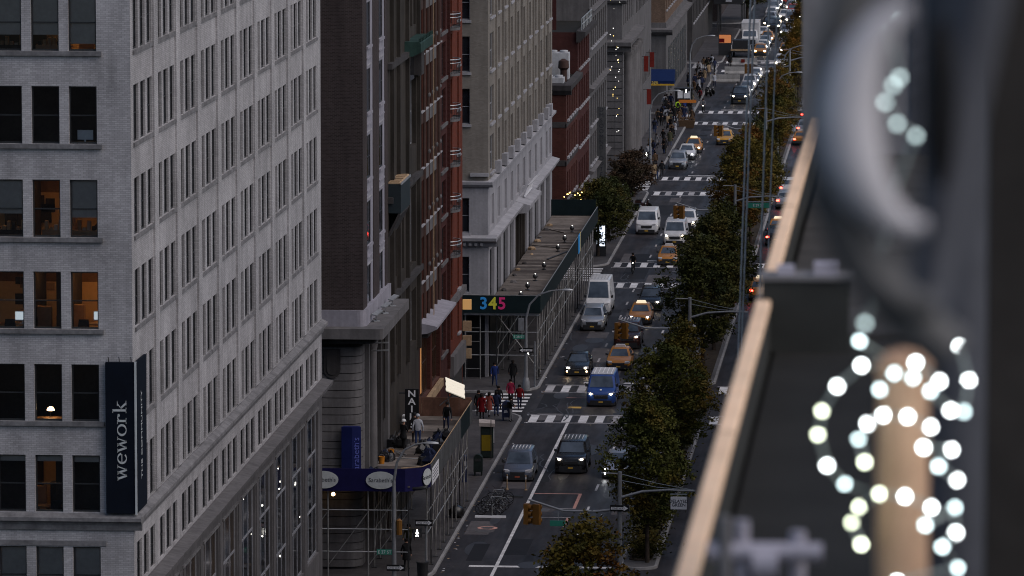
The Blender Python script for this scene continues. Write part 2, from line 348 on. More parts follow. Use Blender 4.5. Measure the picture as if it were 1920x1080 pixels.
# patched tarmac
random.seed(5)
for i in range(60):
    y = random.uniform(296, 640); x = random.choice([random.uniform(-27.5, -25), random.uniform(-24.5, -19), random.uniform(-15, -9)])
    flat('asphalt_patch', x - random.uniform(.3, 1.1), x + random.uniform(.4, 1.2), y, y + random.uniform(2, 11), random.choice(['asphalt_patch', 'asphalt_patch', 'asphalt_pale']), .003)
M('road_paint', (.55, .54, .54), .7, .3, 1.2, fine=9); M('road_paint_worn', (.30, .29, .295), .75, .4, 1.0, fine=9); M('road_paint_pink', (.46, .25, .21), .7, .25, 2)
M('road_stain', (.028, .026, .027), .5, .3, .6)
def stripes(yc, n_skip=0):
    for sgn in (-1, 1):
        ym = yc + sgn * 7.9
        for x0, x1 in ((XK + .5, ML - .3), (MR + .4, XRK - .4)):
            x = x0
            while x < x1 - .4:
                flat('crosswalk_stripe', x, x + .58, ym - 1.7, ym + 1.7, 'road_paint' if random.random() < .75 else 'road_paint_worn', .005); x += 1.15
            flat('crosswalk_edge_line', x0 - .2, x1, ym - 2.1, ym - 1.85, 'road_paint_worn', .005); flat('crosswalk_edge_line', x0 - .2, x1, ym + 1.85, ym + 2.1, 'road_paint_worn', .005)
        y = yc - 4.6                                                        # zebra across the side street
        while y < yc + 4.4:
            flat('crosswalk_stripe', XW + .5, XK - .3, y, y + .8, 'road_paint', .005); y += 1.75
for yc in YC[2:7]: stripes(yc)
for yc in YC[1:8]:
    flat('stop_line', -25.3 if yc > 300 else -26.6, ML - .4, yc + 11.0, yc + 11.55, 'road_paint', .005)
for a, c in zip(YC[1:8], YC[2:9]):                                           # lane lines of each block
    flat('bike_lane_line', -25.12, -24.92, a + 2, c - 10, 'road_paint', .005) if a < 300 else None
    y = a + 13
    while y < c - 11:
        flat('lane_dash', -21.2, -21.05, y, y + 2.6, 'road_paint', .005); flat('lane_dash', -12.3, -12.15, y + 3, y + 5.6, 'road_paint_worn', .005)
        if a > 300: flat('lane_dash', -25.1, -24.95, y + 1, y + 3.2, 'road_paint_worn', .005)
        y += 9.2
flat('utility_marking', -24.9, -21.9, 331.0, 331.18, 'road_paint_pink', .006); flat('utility_marking', -22.1, -21.9, 325.0, 331.0, 'road_paint_pink', .006); flat('utility_marking', -24.4, -21.9, 321.5, 321.66, 'road_paint_worn', .006)
flat('utility_marking', -24.4, -21.9, 325.0, 325.14, 'road_paint_worn', .006)
flat('utility_marking', -22.2, -22.05, 318.0, 321.5, 'road_paint_pink', .006); flat('utility_marking', -26.0, -24.4, 376.0, 376.16, 'road_paint_pink', .006); flat('utility_marking', -24.2, -24.05, 372.5, 377, 'road_paint_worn', .006)
flat('utility_marking', -25.6, -24.6, 370.6, 371.4, 'plate_orange', .007)
random.seed(11)
def disc(name, x, y, r, mat, z, ry=None, n=18):
    return MB().prism([(x + r * cos(2 * pi * i / n), y + (ry or r) * sin(2 * pi * i / n)) for i in range(n)], 'z', .0008, z + (FLN.__setitem__(0, FLN[0] + 1) or (FLN[0] % 40) * 1.1e-4)).build(name, mat, road)
for x, y, r, m in ((-24.1, 357, 1.0, 'asphalt_pale'), (-24.0, 324.5, .95, 'asphalt_pale'), (-26.7, 317.2, .62, 'road_paint_pink'), (-26.9, 316.0, .75, 'asphalt_pale'), (-22.9, 452, 1.1, 'asphalt_pale'), (-22, 458, .9, 'asphalt_patch')):
    disc('manhole_surround', x, y, r, m, .006); disc('manhole_cover', x, y, r * .62, 'manhole_iron', .012)
for i in range(14):
    disc('oil_stain', random.choice([-23.2, -19.6, -26.6]) + random.uniform(-.5, .5), random.uniform(300, 430), random.uniform(.3, .9), 'road_stain', .0035, random.uniform(1, 3))
# slab material for the pavements
def slab_mat():
    m, nt, b = nodes('walk_slabs')
    v = coord(nt); t = nt.nodes.new('ShaderNodeTexBrick'); nt.links.new(v, t.inputs['Vector']); t.offset = 0
    t.inputs['Scale'].default_value = 1; t.inputs['Brick Width'].default_value = 1.5; t.inputs['Row Height'].default_value = 1.5; t.inputs['Mortar Size'].default_value = .018
    t.inputs['Color1'].default_value = (.058, .054, .056, 1); t.inputs['Color2'].default_value = (.074, .069, .071, 1); t.inputs['Mortar'].default_value = (.06, .058, .058, 1)
    c = mixc(nt, 1., t.outputs['Color'], ramp(nt, noise(nt, v, .5, 5), (.62,) * 3, (1, 1, 1)), 'MULTIPLY')
    c = mixc(nt, .35, c, ramp(nt, noise(nt, v, 3.5, 4), (.2,) * 3, (.9,) * 3), 'OVERLAY')
    nt.links.new(c, b.inputs['Base Color']); b.inputs['Roughness'].default_value = .7; b.inputs['Specular IOR Level'].default_value = .12
slab_mat()
def rpoly(x0, x1, y0, y1, rads):                # rectangle, a radius per corner (x0y0, x1y0, x1y1, x0y1)
    pts = []
    for (cx, cy_, sx, sy, a0), r in zip(((x0, y0, 1, 1, pi), (x1, y0, -1, 1, 1.5 * pi), (x1, y1, -1, -1, 0), (x0, y1, 1, -1, .5 * pi)), rads):
        if r <= 0: pts.append((cx, cy_)); continue
        ox, oy = cx + sx * r, cy_ + sy * r
        pts += [(ox + r * cos(a0 + .5 * pi * i / 5), oy + r * sin(a0 + .5 * pi * i / 5)) for i in range(6)]
    return pts
def pavement(name, x0, x1, y0, y1, rads, top='walk_slabs'):
    o = struct(name, MB().prism(rpoly(x0 + .18, x1 - .18, y0 + .18, y1 - .18, [max(0, r - .18) for r in rads]), 'z', .0, .146), top)
    a = rpoly(x0, x1, y0, y1, rads); b = rpoly(x0 + .178, x1 - .178, y0 + .178, y1 - .178, [max(0, r - .178) for r in rads])
    mb = MB(); k = len(a)
    for i in range(k):
        j = (i + 1) % k
        mb.quad((*a[i], 0), (*a[j], 0), (*a[j], .15), (*a[i], .15)); mb.quad((*a[i], .15), (*a[j], .15), (*b[j], .15), (*b[i], .15))
    mb.build('kerb', 'kerb_stone', o); return o
for i, (a, c) in enumerate(zip(YC[:-1], YC[1:])):
    pavement('pavement', -120, XK, a + 5.2, c - 5.2, (0, 3.2, 3.2, 0))
    pavement('pavement', XRK, 80, a + 5.2, c - 5.2, (3.2, 0, 0, 3.2))
    m = pavement('median', ML, MR, a + 10.6, c - 10.6, (1.0, 1.0, 1.0, 1.0), 'concrete_walk')
    MB().prism(rpoly(ML + .45, MR - .45, a + 13, c - 13, (.5,) * 4), 'z', .146, .2).build('planting_bed', 'soil', m)

random.seed(41)
for i in range(46):                                             # sealed cracks
    x, y = random.uniform(-28, -18.3), random.uniform(297, 470); p = [(x, y)]
    for q in range(7): p.append((p[-1][0] + random.uniform(-.35, .35), p[-1][1] + random.uniform(.5, 1.6)))
    if random.random() < .4: p = [(x + (b - y) * .8, y + (a - x) * .8) for a, b in p]
    c = MB(); w = random.uniform(.03, .07); zc_ = .0105 + i * 1.1e-4
    for (a, b), (d, e) in zip(p[:-1], p[1:]): c.quad((a - w, b - w * .3, zc_), (a + w, b + w * .3, zc_), (d + w, e + w * .3, zc_), (d - w, e - w * .3, zc_))
    c.build('sealed_crack', 'road_stain', road)
for i in range(60):                                             # litter and leaves along the kerb
    MB().prism([(.09 * cos(a) * random.uniform(.5, 1.3), .09 * sin(a) * random.uniform(.5, 1.3)) for a in [j * 1.25 for j in range(5)]], 'z', .004, .012).build('litter_scrap', random.choice(['tan_wood', 'sign_white', 'cloth_brown']), road, None, (XK + random.uniform(.05, .5), random.uniform(298, 420), 0))

# ================================================================== white brick office block (left)
WX, WY0, WY1, WTOP = -33.3, 219.0, 287.6, 52.0
wb = thing('office_building', 'tall white painted brick office block with three-window bays, filling the left side', 'building', (-45, 250, 0))
wb.location = (0, 0, 0)
ROWS = [16.24, 20.08, 23.97, 27.82, 31.73, 35.6, 39.45, 43.3]; WH = 2.41
FCOL = [-43.74, -42.17, -40.60, -39.03, -37.46, -35.89]; FW = 1.17
fholes = [(x, x + FW, z, z + WH) for x in FCOL for z in ROWS] + [(x, x + FW, 12.36, 14.77) for x in FCOL]
facade(wb, 'st', WY0, -60, WX, 0, WTOP, fholes, 'white_brick', .2)
BAYS = [219.75 + 6.735 * i for i in range(10)]; AW = 1.42
aholes = [(s + 1.95 * k, s + 1.95 * k + AW, z, z + WH) for s in BAYS for k in range(3) for z in ROWS]
aholes += [(s + 1.95 * k, s + 1.95 * k + AW, 13.05, 14.85) for s in BAYS for k in range(3)]
sholes = [(s, s + 5.32, 3.6, 11.5) for s in BAYS]
facade(wb, 'av', WX, WY0, WY1, 12.2, WTOP, aholes, 'white_brick', .15); facade(wb, 'av', WX, WY0, WY1, 0, 12.2, sholes, 'grey_stone', .14, name='shop_wall')
MB().box(-60, WX - .4, WY0 + .4, WY1, WTOP - .3, WTOP - .1).build('roof', 'roof_membrane', wb)
MB().quad((-60, WY1, 0), (WX, WY1, 0), (WX, WY1, WTOP), (-60, WY1, WTOP)).build('wall', 'white_brick', wb)
for h in aholes:
    window(wb, 'av', WX, h, .15)
for s in BAYS:
    for z in ROWS[1:] : band(wb, 'sill', 'av', WX, s - .08, s + 5.42, z - .16, z - .005, .08, 'sill_stone')
    if s > 221: band(wb, 'pilaster', 'av', WX, s - 1.30, s - .10, 16.32, WTOP, .085, 'white_brick')
    # shop front: frame, panes, transom
    f = MB()
    for a in (0, 1.73, 3.5, 5.24): f.box(-.06, 0, a, a + .08, 0, 7.9)
    f.box(-.06, -.003, .08, 5.24, 2.6, 2.72); f.box(-.06, -.003, .08, 5.24, 7.8, 7.9); f.box(-.06, -.003, .08, 5.24, 0, .14); f.box(-.06, -.003, .08, 5.24, 5.6, 5.7)
    sf = f.build('shop_front_or_shade', 'grey_frame', wb, None, (WX - .12, s, 3.6))
    for k in range(3):
        for z0, z1 in ((.14, 2.6), (2.72, 5.6), (5.7, 7.8)):
            MB().quad((-.03, k * 1.75 + .06, z0), (-.03, k * 1.75 + 1.76, z0), (-.03, k * 1.75 + 1.76, z1), (-.03, k * 1.75 + .06, z1)).build('pane', 'warm_glass' if s < 250 else 'clear_glass', sf)
    band(wb, 'shop_lintel', 'av', WX, s - .1, s + 5.42, 11.5, 11.62, .07, 'sill_stone'); band(wb, 'shop_pier_cap', 'av', WX, s - 1.2, s - .2, 2.6, 11.5, .06, 'grey_stone')
for face, base, u0, u1 in (('st', WY0, -60, WX + .35), ('av', WX, WY0 + .102, WY1)):
    moulding(wb, 'belt_course', face, base, u0, u1, [(-.1, 15.5), (.10, 15.5), (.14, 15.72), (.22, 15.86), (.35, 15.9), (.35, 16.05), (.05, 16.21), (-.1, 16.21)], 'sill_stone')
    moulding(wb, 'cornice', face, base, u0, u1 + (.3 if face == 'st' else 0), [(-.1, 12.15), (.12, 12.15), (.3, 12.45), (.62, 12.62), (.65, 12.82), (.08, 12.93), (-.1, 12.93)], 'grey_stone')
for s in FCOL[::3]:
    for z in ROWS[1:]: band(wb, 'sill', 'st', WY0, s - .25, s + 1.57 * 2 + FW + .22, z - .19, z - .005, .14, 'sill_stone')
band(wb, 'soldier_course', 'st', WY0, FCOL[3] - .4, FCOL[5] + FW + .25, 14.82, 15.02, .05, 'sill_stone')
for h in fholes:
    w = window(wb, 'st', WY0, h, .2, 'black_frame', 'clear_glass', True, True)
# rooms behind the cross-street windows
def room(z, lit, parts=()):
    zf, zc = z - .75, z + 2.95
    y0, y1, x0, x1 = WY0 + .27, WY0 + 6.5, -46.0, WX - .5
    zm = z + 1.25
    for za, zb, mt in ((zf, zm, 'room_wall' if lit else 'room_dark'), (zm, zc, 'room_upper_shade' if lit else 'room_dark')):  # shade put into wall colour: darker upper half, near-black when unlit
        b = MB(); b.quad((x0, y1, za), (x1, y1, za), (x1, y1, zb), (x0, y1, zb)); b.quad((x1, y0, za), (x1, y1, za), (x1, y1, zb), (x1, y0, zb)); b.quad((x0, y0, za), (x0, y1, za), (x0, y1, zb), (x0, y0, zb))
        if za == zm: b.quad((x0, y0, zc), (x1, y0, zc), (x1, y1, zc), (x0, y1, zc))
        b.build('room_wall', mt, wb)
    if lit:
        random.seed(int(z * 10))
        for q in range(9):
            xa = random.uniform(-40, -34.4); za = z + random.uniform(-.1, 1.4); MB().box(xa, xa + random.uniform(.25, .8), y1 - .08, y1 - .01, za, za + random.uniform(.25, .7)).build('wall_picture', random.choice(['office_dark', 'desk_wood', 'room_dark', 'office_dark']), wb)
        for q in range(5):
            xa = random.uniform(-39.5, -34.6); MB().box(xa, xa + random.uniform(.3, .7), y1 - 2.6, y1 - 2.2, zf, z + random.uniform(.0, .8)).build('cabinet', random.choice(['office_dark', 'desk_wood']), wb)
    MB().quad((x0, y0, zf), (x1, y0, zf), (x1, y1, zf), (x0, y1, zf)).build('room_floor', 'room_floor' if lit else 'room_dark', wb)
    for (a, c) in parts: MB().box(a, c, y0 + 2.2, y1 - .01, zf, zc - .01).build('partition', 'room_dark', wb)
def ceil_lamp(x, z, y=222.0, w=.5, mat='room_lamp'):
    MB().box(x - w, x + w, y - .12, y + .12, z, z + .05).build('ceiling_lamp', mat, wb)
def blind(x, z, drop):                                          # roller blind inside a window
    MB().box(x + .05, x + FW - .05, WY0 + .262, WY0 + .27, z + WH - drop, z + WH).build('roller_blind', 'blind_fabric', wb)
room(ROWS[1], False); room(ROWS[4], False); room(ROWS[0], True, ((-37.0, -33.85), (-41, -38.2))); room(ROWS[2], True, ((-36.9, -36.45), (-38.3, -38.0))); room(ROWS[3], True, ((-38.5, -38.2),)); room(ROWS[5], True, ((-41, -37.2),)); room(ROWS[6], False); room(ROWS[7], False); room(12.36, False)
ceil_lamp(-38.4, 26.3); ceil_lamp(-37.1, 26.55, 223.3); ceil_lamp(-35.3, 26.3); ceil_lamp(-35.1, 26.5, 223.8); ceil_lamp(-36.9, 30.2, 222.6, .3); ceil_lamp(-38.6, 30.0, 221.2, .18); ceil_lamp(-35.2, 30.5, 223.6, .25); ceil_lamp(-37.4, 18.5, 222.6, .22); ceil_lamp(-38.7, 18.6, 222.8, .2); ceil_lamp(-36.8, 37.9, 221.5, .12); ceil_lamp(-35.0, 37.9, 221.5, .10); ceil_lamp(-36.2, 36.6, 224.0, .3)
for x, z, d in ((FCOL[3], 35.6, 1.75), (FCOL[4], 35.6, 1.75), (FCOL[5], 35.6, 2.12), (FCOL[3], 27.82, 1.45), (FCOL[5], 27.82, 1.6), (FCOL[3], 12.36, 2.3), (FCOL[4], 12.36, 2.2), (FCOL[5], 12.36, 2.2), (FCOL[5], 16.24, .32), (FCOL[4], 16.24, .3), (FCOL[3], 16.24, .3)): blind(x, z, d)
ceil_lamp(-36.5, 12.0, 220.5, 1.2)
def monitor(loc, rz, label, mat='screen_glow', body='silver_plastic'):
    t = thing('computer_monitor', label, 'monitor', loc, rz, 'screens in the office windows')
    MB().box(-.33, .33, -.02, .02, .12, .52).build('casing', body, t); MB().box(-.31, .31, -.024, -.0205, .16, .5).build('screen', mat, t)
    MB().prism([(-.04, 0), (.04, 0), (.03, .14), (-.03, .14)], 'y', .0205, .05).build('stand', body, t); MB().box(-.12, .12, -.06, .12, 0, .012).build('foot', body, t)
def desk(loc, w, label):
    t = thing('office_desk', label, 'desk', loc, 0, 'desks in the office windows')
    MB().box(-w / 2, w / 2, -.35, .35, .70, .74).build('desk_top', 'desk_wood', t)
    for sx in (-1, 1):
        for sy in (-1, 1): MB().box(sx * (w / 2 - .06) - .02, sx * (w / 2 - .06) + .02, sy * .3 - .02, sy * .3 + .02, 0, .70).build('leg', 'black_plastic', t)
def office_chair(loc, rz, label):
    t = thing('office_chair', label, 'chair', loc, rz, 'chairs in the office windows')
    MB().lathe([(.02, .42), (.25, .43), (.26, .48), (.2, .5)], 10).build('seat', 'office_dark', t, 40); MB().rings([[(x * k, .24 + dy, z) for x, dy in ((-.24, 0), (.24, 0), (.24, .05), (-.24, .05))] for z, k in ((.5, .8), (.75, 1), (1.05, .85))]).build('backrest', 'office_dark', t)
    MB().tube([(0, 0, .06), (0, 0, .43)], .025).build('column', 'black_plastic', t)
    b = MB()
    for i in range(5): b.tube([(0, 0, .08), (.28 * cos(i * 1.257), .28 * sin(i * 1.257), .03)], .02)
    b.build('base', 'black_plastic', t)
zf = [z - .75 for z in ROWS]
desk((-38.6, 220.9, zf[2]), 1.6, 'desk behind the amber-lit window at the left picture edge'); desk((-35.1, 221.2, zf[2]), 1.5, 'desk behind the amber-lit window beside the white brick corner pier'); desk((-37.0, 220.9, zf[0]), 1.5, 'pale-lit desk behind the lowest amber window, middle column'); desk((-35.4, 220.2, zf[4]), 1.4, 'desk in the dark window that holds the silver computer')
monitor((-38.25, 220.9, zf[2] + .74), 0, 'bright screen in the amber-lit window at the left picture edge'); monitor((-34.95, 221.2, zf[2] + .74), .15, 'bright screen in the amber-lit window nearest the building corner')
monitor((-35.35, 219.9, zf[4] + .74), pi, 'silver computer seen from behind in a dark office window')
office_chair((-38.6, 220.1, zf[2]), pi, 'dark chair silhouetted in the amber-lit window at the left edge'); office_chair((-35.5, 220.2, zf[2]), pi, 'dark chair silhouetted in the amber window nearest the corner'); office_chair((-36.65, 220.0, zf[0]), .6, 'dark chair in the lowest amber-lit window')
for k, (x, r, c) in enumerate(((-36.6, 3, 'desk_wood'), (-38.6, 3, 'office_dark'), (-35.2, 3, 'desk_wood'), (-36.8, 5, 'desk_wood'), (-38.4, 5, 'office_dark'))):
    t = thing('storage_shelf', ['cluttered low shelf in the warm window with no blind', 'dark cluttered shelf under a half blind at the left edge', 'cluttered shelf under the half blind nearest the corner', 'cluttered shelf in the top row, middle window', 'dark shelf in the top row at the left edge'][k], 'shelf', (x, 220.6, zf[r]), 0, 'office shelves')
    MB().box(-.7, .7, -.2, .2, 0, .9).build('carcass', c, t)
    random.seed(k)
    for q in range(6): xx = -.6 + q * .2; MB().box(xx, xx + .14, -.15, .1, .9, .9 + random.uniform(.08, .45)).build('box_file', random.choice(['desk_wood', 'office_dark', 'blind_fabric', 'tan_wood']), t)
t = thing('desk_lamp', 'glowing mushroom-shaped desk lamp in a dark office window', 'lamp', (-36.98, 220.2, zf[1] + .74))
MB().lathe([(.02, 0), (.1, .005), (.1, .02), (.015, .03), (.015, .3)], 10).build('stem', 'chrome', t, 40); MB().lathe([(.16, .3), (.15, .36), (.1, .43), (.03, .46)], 12).build('lamp_shade', 'warm_bulb', t, 60)
desk((-36.98, 220.2, zf[1]), 1.2, 'desk with the glowing mushroom lamp behind a dark window')
# shop interior along the avenue
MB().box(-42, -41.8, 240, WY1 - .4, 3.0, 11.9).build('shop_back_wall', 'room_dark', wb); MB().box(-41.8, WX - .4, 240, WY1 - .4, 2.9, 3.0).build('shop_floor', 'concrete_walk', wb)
random.seed(3)
for i in range(34):
    y = random.uniform(250, 286); x = WX - random.uniform(.4, 1.6); z = random.uniform(5.5, 10.6)
    o = MB().ball((0, 0, 0), random.uniform(.035, .06), 8, 5).build('sparkle_ball', 'lamp_white', wb, 60, (x, y, z)); MB().tube([(0, 0, .05), (0, 0, 11.7 - z)], .008, 4).build('sparkle_cord', 'black_plastic', o)  # added glowing balls imitate sparkles reflected in the shop glass
MB().box(WX - .9, WX - .8, BAYS[3] + .3, BAYS[3] + 5, 4.5, 10.6).build('curtain', 'window_glow', wb); MB().box(WX - .9, WX - .8, BAYS[4] + .8, BAYS[4] + 4, 4.5, 10).build('curtain', 'desk_wood', wb)
# corner banner
bn = thing('banner_sign', 'tall navy corner banner sign with pale vertical lettering on the white brick block', 'sign', (0, 0, 0))
MB().box(-34.42, -33.16, 218.72, 218.96, 16.25, 22.62).build('panel', 'banner_navy', bn); MB().box(-33.22, -33.12, 218.96, 221.6, 16.25, 22.62).build('panel', 'banner_navy', bn)
MB().box(-33.19, -33.11, 218.68, 218.76, 16.2, 22.66).build('edge_trim', 'letter_grey', bn)
for x in (-34.3, -33.85, -33.35): MB().tube([(x, 218.95, 22.6), (x, 218.85, 22.8), (x, 218.7, 22.85)], .02, 5).build('bracket', 'dark_steel', bn)
def strokes(glyph):                                             # serif letters from strokes (x0,y0,x1,y1,width)
    b = MB()
    for s in glyph:
        if s[0] == 'arc':
            _, cx, cy, rx, ry, a0, a1, w0, w1 = s; k = 20; pr = []
            for i in range(k + 1):
                a = radians(a0 + (a1 - a0) * i / k); w = w0 + (w1 - w0) * abs(cos(a)); pr.append(((cx + (rx - w / 2) * cos(a), cy + (ry - w / 2) * sin(a)), (cx + (rx + w / 2) * cos(a), cy + (ry + w / 2) * sin(a))))
            for (p, q), (r, t_) in zip(pr[:-1], pr[1:]): b.rings([[(x, y, 0), (x2, y2, 0), (x2, y2, .02), (x, y, .02)] for (x, y), (x2, y2) in ((p, q), (r, t_))])
        else:
            x0, y0, x1, y1, w = s; d = Vector((x1 - x0, y1 - y0)); n = Vector((-d.y, d.x)).normalized() * w / 2
            b.prism([(x0 + n.x, y0 + n.y), (x1 + n.x, y1 + n.y), (x1 - n.x, y1 - n.y), (x0 - n.x, y0 - n.y)], 'z', 0, .02)
    return b
GL = {'w': [(.1, 1, .38, 0, .17), (.38, 0, .66, 1, .07), (.58, 1, .86, 0, .17), (.86, 0, 1.12, 1, .07), (-.04, .97, .28, .97, .06), (.44, .97, .74, .97, .06), (.98, .97, 1.26, .97, .06)],
      'e': [('arc', .45, .5, .38, .47, 12, 318, .07, .17), (.1, .52, .8, .52, .07)],
      'o': [('arc', .47, .5, .40, .47, 0, 360, .06, .18)],
      'r': [(.22, 0, .22, 1, .17), (-.02, .03, .46, .03, .06), (-.02, .97, .22, .97, .06), ('arc', .52, .68, .26, .27, 150, 55, .08, .12), ('arc', .66, .84, .07, .07, 0, 360, .12, .12)],
      'k': [(.2, 0, .2, 1.5, .17), (-.02, .03, .42, .03, .06), (-.02, 1.47, .2, 1.47, .06), (.26, .45, .72, .95, .07), (.38, .6, .8, 0, .17), (.56, .97, .92, .97, .06), (.62, .03, .98, .03, .06)]}
adv = {'w': 1.30, 'e': .93, 'o': .97, 'r': .86, 'k': .95}
cx = 0; S = .52
for ch in 'wework':
    o = strokes(GL[ch]).build('lettering', 'letter_grey', bn); o.matrix_basis = Matrix.Translation((-33.54, 218.72, 17.66 + cx * S)) @ Matrix(((0, -.39, 0, 0), (0, 0, -1, 0), (S, 0, 0, 0), (0, 0, 0, 1))); cx += adv[ch] * 1.02
o = text('THE COMMUNITY', .46, 'letter_grey', bn, (-33.118, 220.2, 19.4), (0, 0, 0), .004); o.rotation_euler = Matrix(((0, 0, 1), (0, -1, 0), (1, 0, 0))).to_euler()

random.seed(14)
for i in range(16):                                              # boxes added inside the shop glass, pale ones standing in for lit panels
    y = random.uniform(254, 285); z = random.uniform(3.4, 8.5); o = MB().box(WX - 1.3, WX - .8, y, y + random.uniform(.5, 1.6), z, z + random.uniform(.08, .9)).build('shop_display', random.choice(['blind_fabric', 'sign_white', 'desk_wood', 'office_dark', 'white_unit']), wb)

# ================================================================== brown brick corner building
def shell(parent, x0, x1, y0, y1, z0, z1, mat, roof='roof_membrane', faces='nb'):   # hidden far wall and roof
    b = MB(); b.quad((x0, y1, z0), (x1, y1, z0), (x1, y1, z1), (x0, y1, z1)); b.build('rear_wall', mat, parent)
    MB().box(x0, x1 - .02, y0 + .02, y1 - .02, z1 - .4, z1 - .02).build('roof', roof, parent)
bb = thing('brick_building', 'dark brown brick tower over a rounded, banded stone base and ledge', 'building')
BY0, BY1 = 300.6, 314.4
facade(bb, 'st', BY0, -62, XW, 14.2, 46, [], 'brown_brick')
BZ = [26.23 + 3.82 * k for k in range(-3, 4)]; BZ[0] = 15.0
bh = []
for (a, c) in ((302.75, 306.25), (309.5, 312.85)):
    bh.append((a, c, 14.35, 45.0))
facade(bb, 'av', XW, BY0, BY1, 14.2, 46, bh, 'brown_brick', .04)
for a, c in ((302.75, 306.25), (309.5, 312.85)):
    hs = [(a + .3, a + 2.3, z, z + 2.5) for z in BZ]
    facade(bb, 'av', XW - .04, a, c, 14.35, 45, hs, 'lilac_stone', .075, name='stone_bay')
    for h in hs:
        w = window(bb, 'av', XW - .04, h, .075, 'black_frame', 'dark_glass', True, True, 0); band(bb, 'window_casing', 'av', XW - .09, h[0] + .03, h[0] + .13, h[2], h[3], .03, 'sign_white', -.02)
        band(bb, 'sill', 'av', XW - .04, h[0] - .15, h[1] + .4, h[2] - .16, h[2] - .01, .12, 'lilac_stone'); band(bb, 'spandrel_moulding', 'av', XW - .04, h[0] - .2, h[1] + .6, h[2] - .75, h[2] - .65, .07, 'lilac_stone'); band(bb, 'spandrel_moulding', 'av', XW - .04, h[0] - .2, h[1] + .6, h[2] - 1.15, h[2] - 1.08, .05, 'pale_stone')
shell(bb, -62, XW, BY0, BY1, 0, 46, 'brown_brick')
MB().prism(rpoly(-62, XW + .18, BY0 - .18, BY1, (0, .5, 0, 0)), 'z', 14.2, 15.15).build('stone_plinth', 'lilac_stone', bb)
MB().prism(rpoly(-62, XW + 1.25, BY0 - 1.25, BY1, (0, .25, 0, 0)), 'z', 13.62, 14.22).build('ledge', 'grey_stone', bb)
MB().prism(rpoly(-62, XW + .7, BY0 - .7, BY1, (0, .4, 0, 0)), 'z', 13.3, 13.63).build('ledge_bed_moulding', 'dark_stone', bb)
MB().prism(rpoly(-62, XW - .2, BY0 + .15, BY1, (0, .9, 0, 0)), 'z', 0, 13.3).build('base_core', 'dark_stone', bb)
z = .3; k = 0
while z < 13.0:
    h = (.43, .55)[k % 2]
    MB().prism(rpoly(-44, -32.55, BY0, BY0 + 2.2, (0, .95, .2, 0)), 'z', z, min(z + h - .045, 13.28)).build('stone_course', 'grey_stone', bb, 25); z += h; k += 1
ks = MB()
for r, d in ((.48, .10), (.30, .17)):
    ks.prism([(-34.2 + r * cos(pi + pi * i / 10), 11.75 + r * 1.1 * sin(pi + pi * i / 10)) for i in range(11)] + [(-34.2 + r, 12.9), (-34.2 - r, 12.9)], 'y', BY0 - d, BY0 + .1)
ks.build('keystone', 'dark_stone', bb)
# avenue base: pilasters, columns, big amber lit windows
for a, w, d, m in ((303.1, .5, .25, 'grey_stone'), (305.6, .9, .32, 'dark_stone'), (309.2, .9, .3, 'dark_stone'), (313.3, 1.0, .3, 'grey_stone')):
    band(bb, 'pilaster', 'av', XW - .2, a, a + w, 5.0, 13.3, d, m)
MB().lathe([(.36, 5), (.32, 5.4), (.30, 12.4), (.38, 12.8), (.38, 13.3)], 14, (XW + .05, 304.6, 0)).build('column', 'grey_stone', bb, 40)
for a, c in ((306.6, 309.1), (310.2, 313.2)):
    o = MB().box(XW - .16, XW - .10, a, c, 7.2, 12.9).build('window', 'warm_glass', bb)
    for q in range(4): MB().box(XW - .10, XW - .06, a + (c - a) * q / 3.02, a + (c - a) * q / 3.02 + .06, 7.2, 12.9).build('mullion', 'black_frame', o)
MB().box(XW - .099, XW - .08, 307.2, 308.0, 9.2, 12.4).build('window_glow_panel', 'window_glow', bb)
for z_ in (12.5, 12.95): MB().tube([(XW + .2, 303.2, z_), (XW + 1.2, 303.0, z_ + .05)], .05).build('pipe_bracket', 'galvanised', bb)
# floodlights and conduits lying on the ledge
for i, (y, x) in enumerate(((303.0, -31.9), (306.9, -31.8), (310.6, -31.75))):
    t = thing('floodlight', ['flat floodlight on the ledge nearest the corner', 'flat floodlight in the middle of the stone ledge', 'flat floodlight at the far end of the stone ledge'][i], 'floodlight', (x, y, 14.22), .4, 'floodlights on the stone ledge')
    MB().tube([(0, 0, 0), (0, 0, .45)], .025, 5).build('stem', 'pole_grey', t); MB().obox((.05, 0, .5), (.28, .3, .1), (-.12, .12, .02), (0, -.01, .035)).build('housing', 'galvanised', t); MB().box(-.18, .18, -.14, .14, 0, .05).build('foot', 'galvanised', t)
    MB().tube([(0, 0, .02), (.25, .8, .02), (.1, 1.6, .02), (.5, 2.2, .02)], .02, 4).build('cable', 'black_plastic', t)
rl = thing('guard_rail', 'short pale pipe rail on the stone ledge beside the white block', 'railing', (-35.2, BY0 - .9, 14.22))
MB().tube([(-.9, 0, .55), (.5, 0, .55), (.5, 0, 0)], .035, 6).build('rail', 'galvanised', rl)
for z_ in (17.1, 21.0):
    pass
# tall blue corner sign on the stone base
bs = thing('blade_sign', 'tall blue vertical sign standing against the banded stone base', 'sign', (-33.0, BY0 - .6, 5.4))
MB().prism([(-.62, 0), (0, -.1), (.5, .05), (.35, .5), (-.5, .5)], 'z', 0, 3.1).build('panel', 'banner_blue', bs)
o = text("Sarabeth's", .52, 'letter_navy_pale', bs, (.24, -.06, 1.45), (0, 0, 0), .006); o.rotation_euler = Matrix(((0, -1, 0), (0, 0, -1), (1, 0, 0))).to_euler()

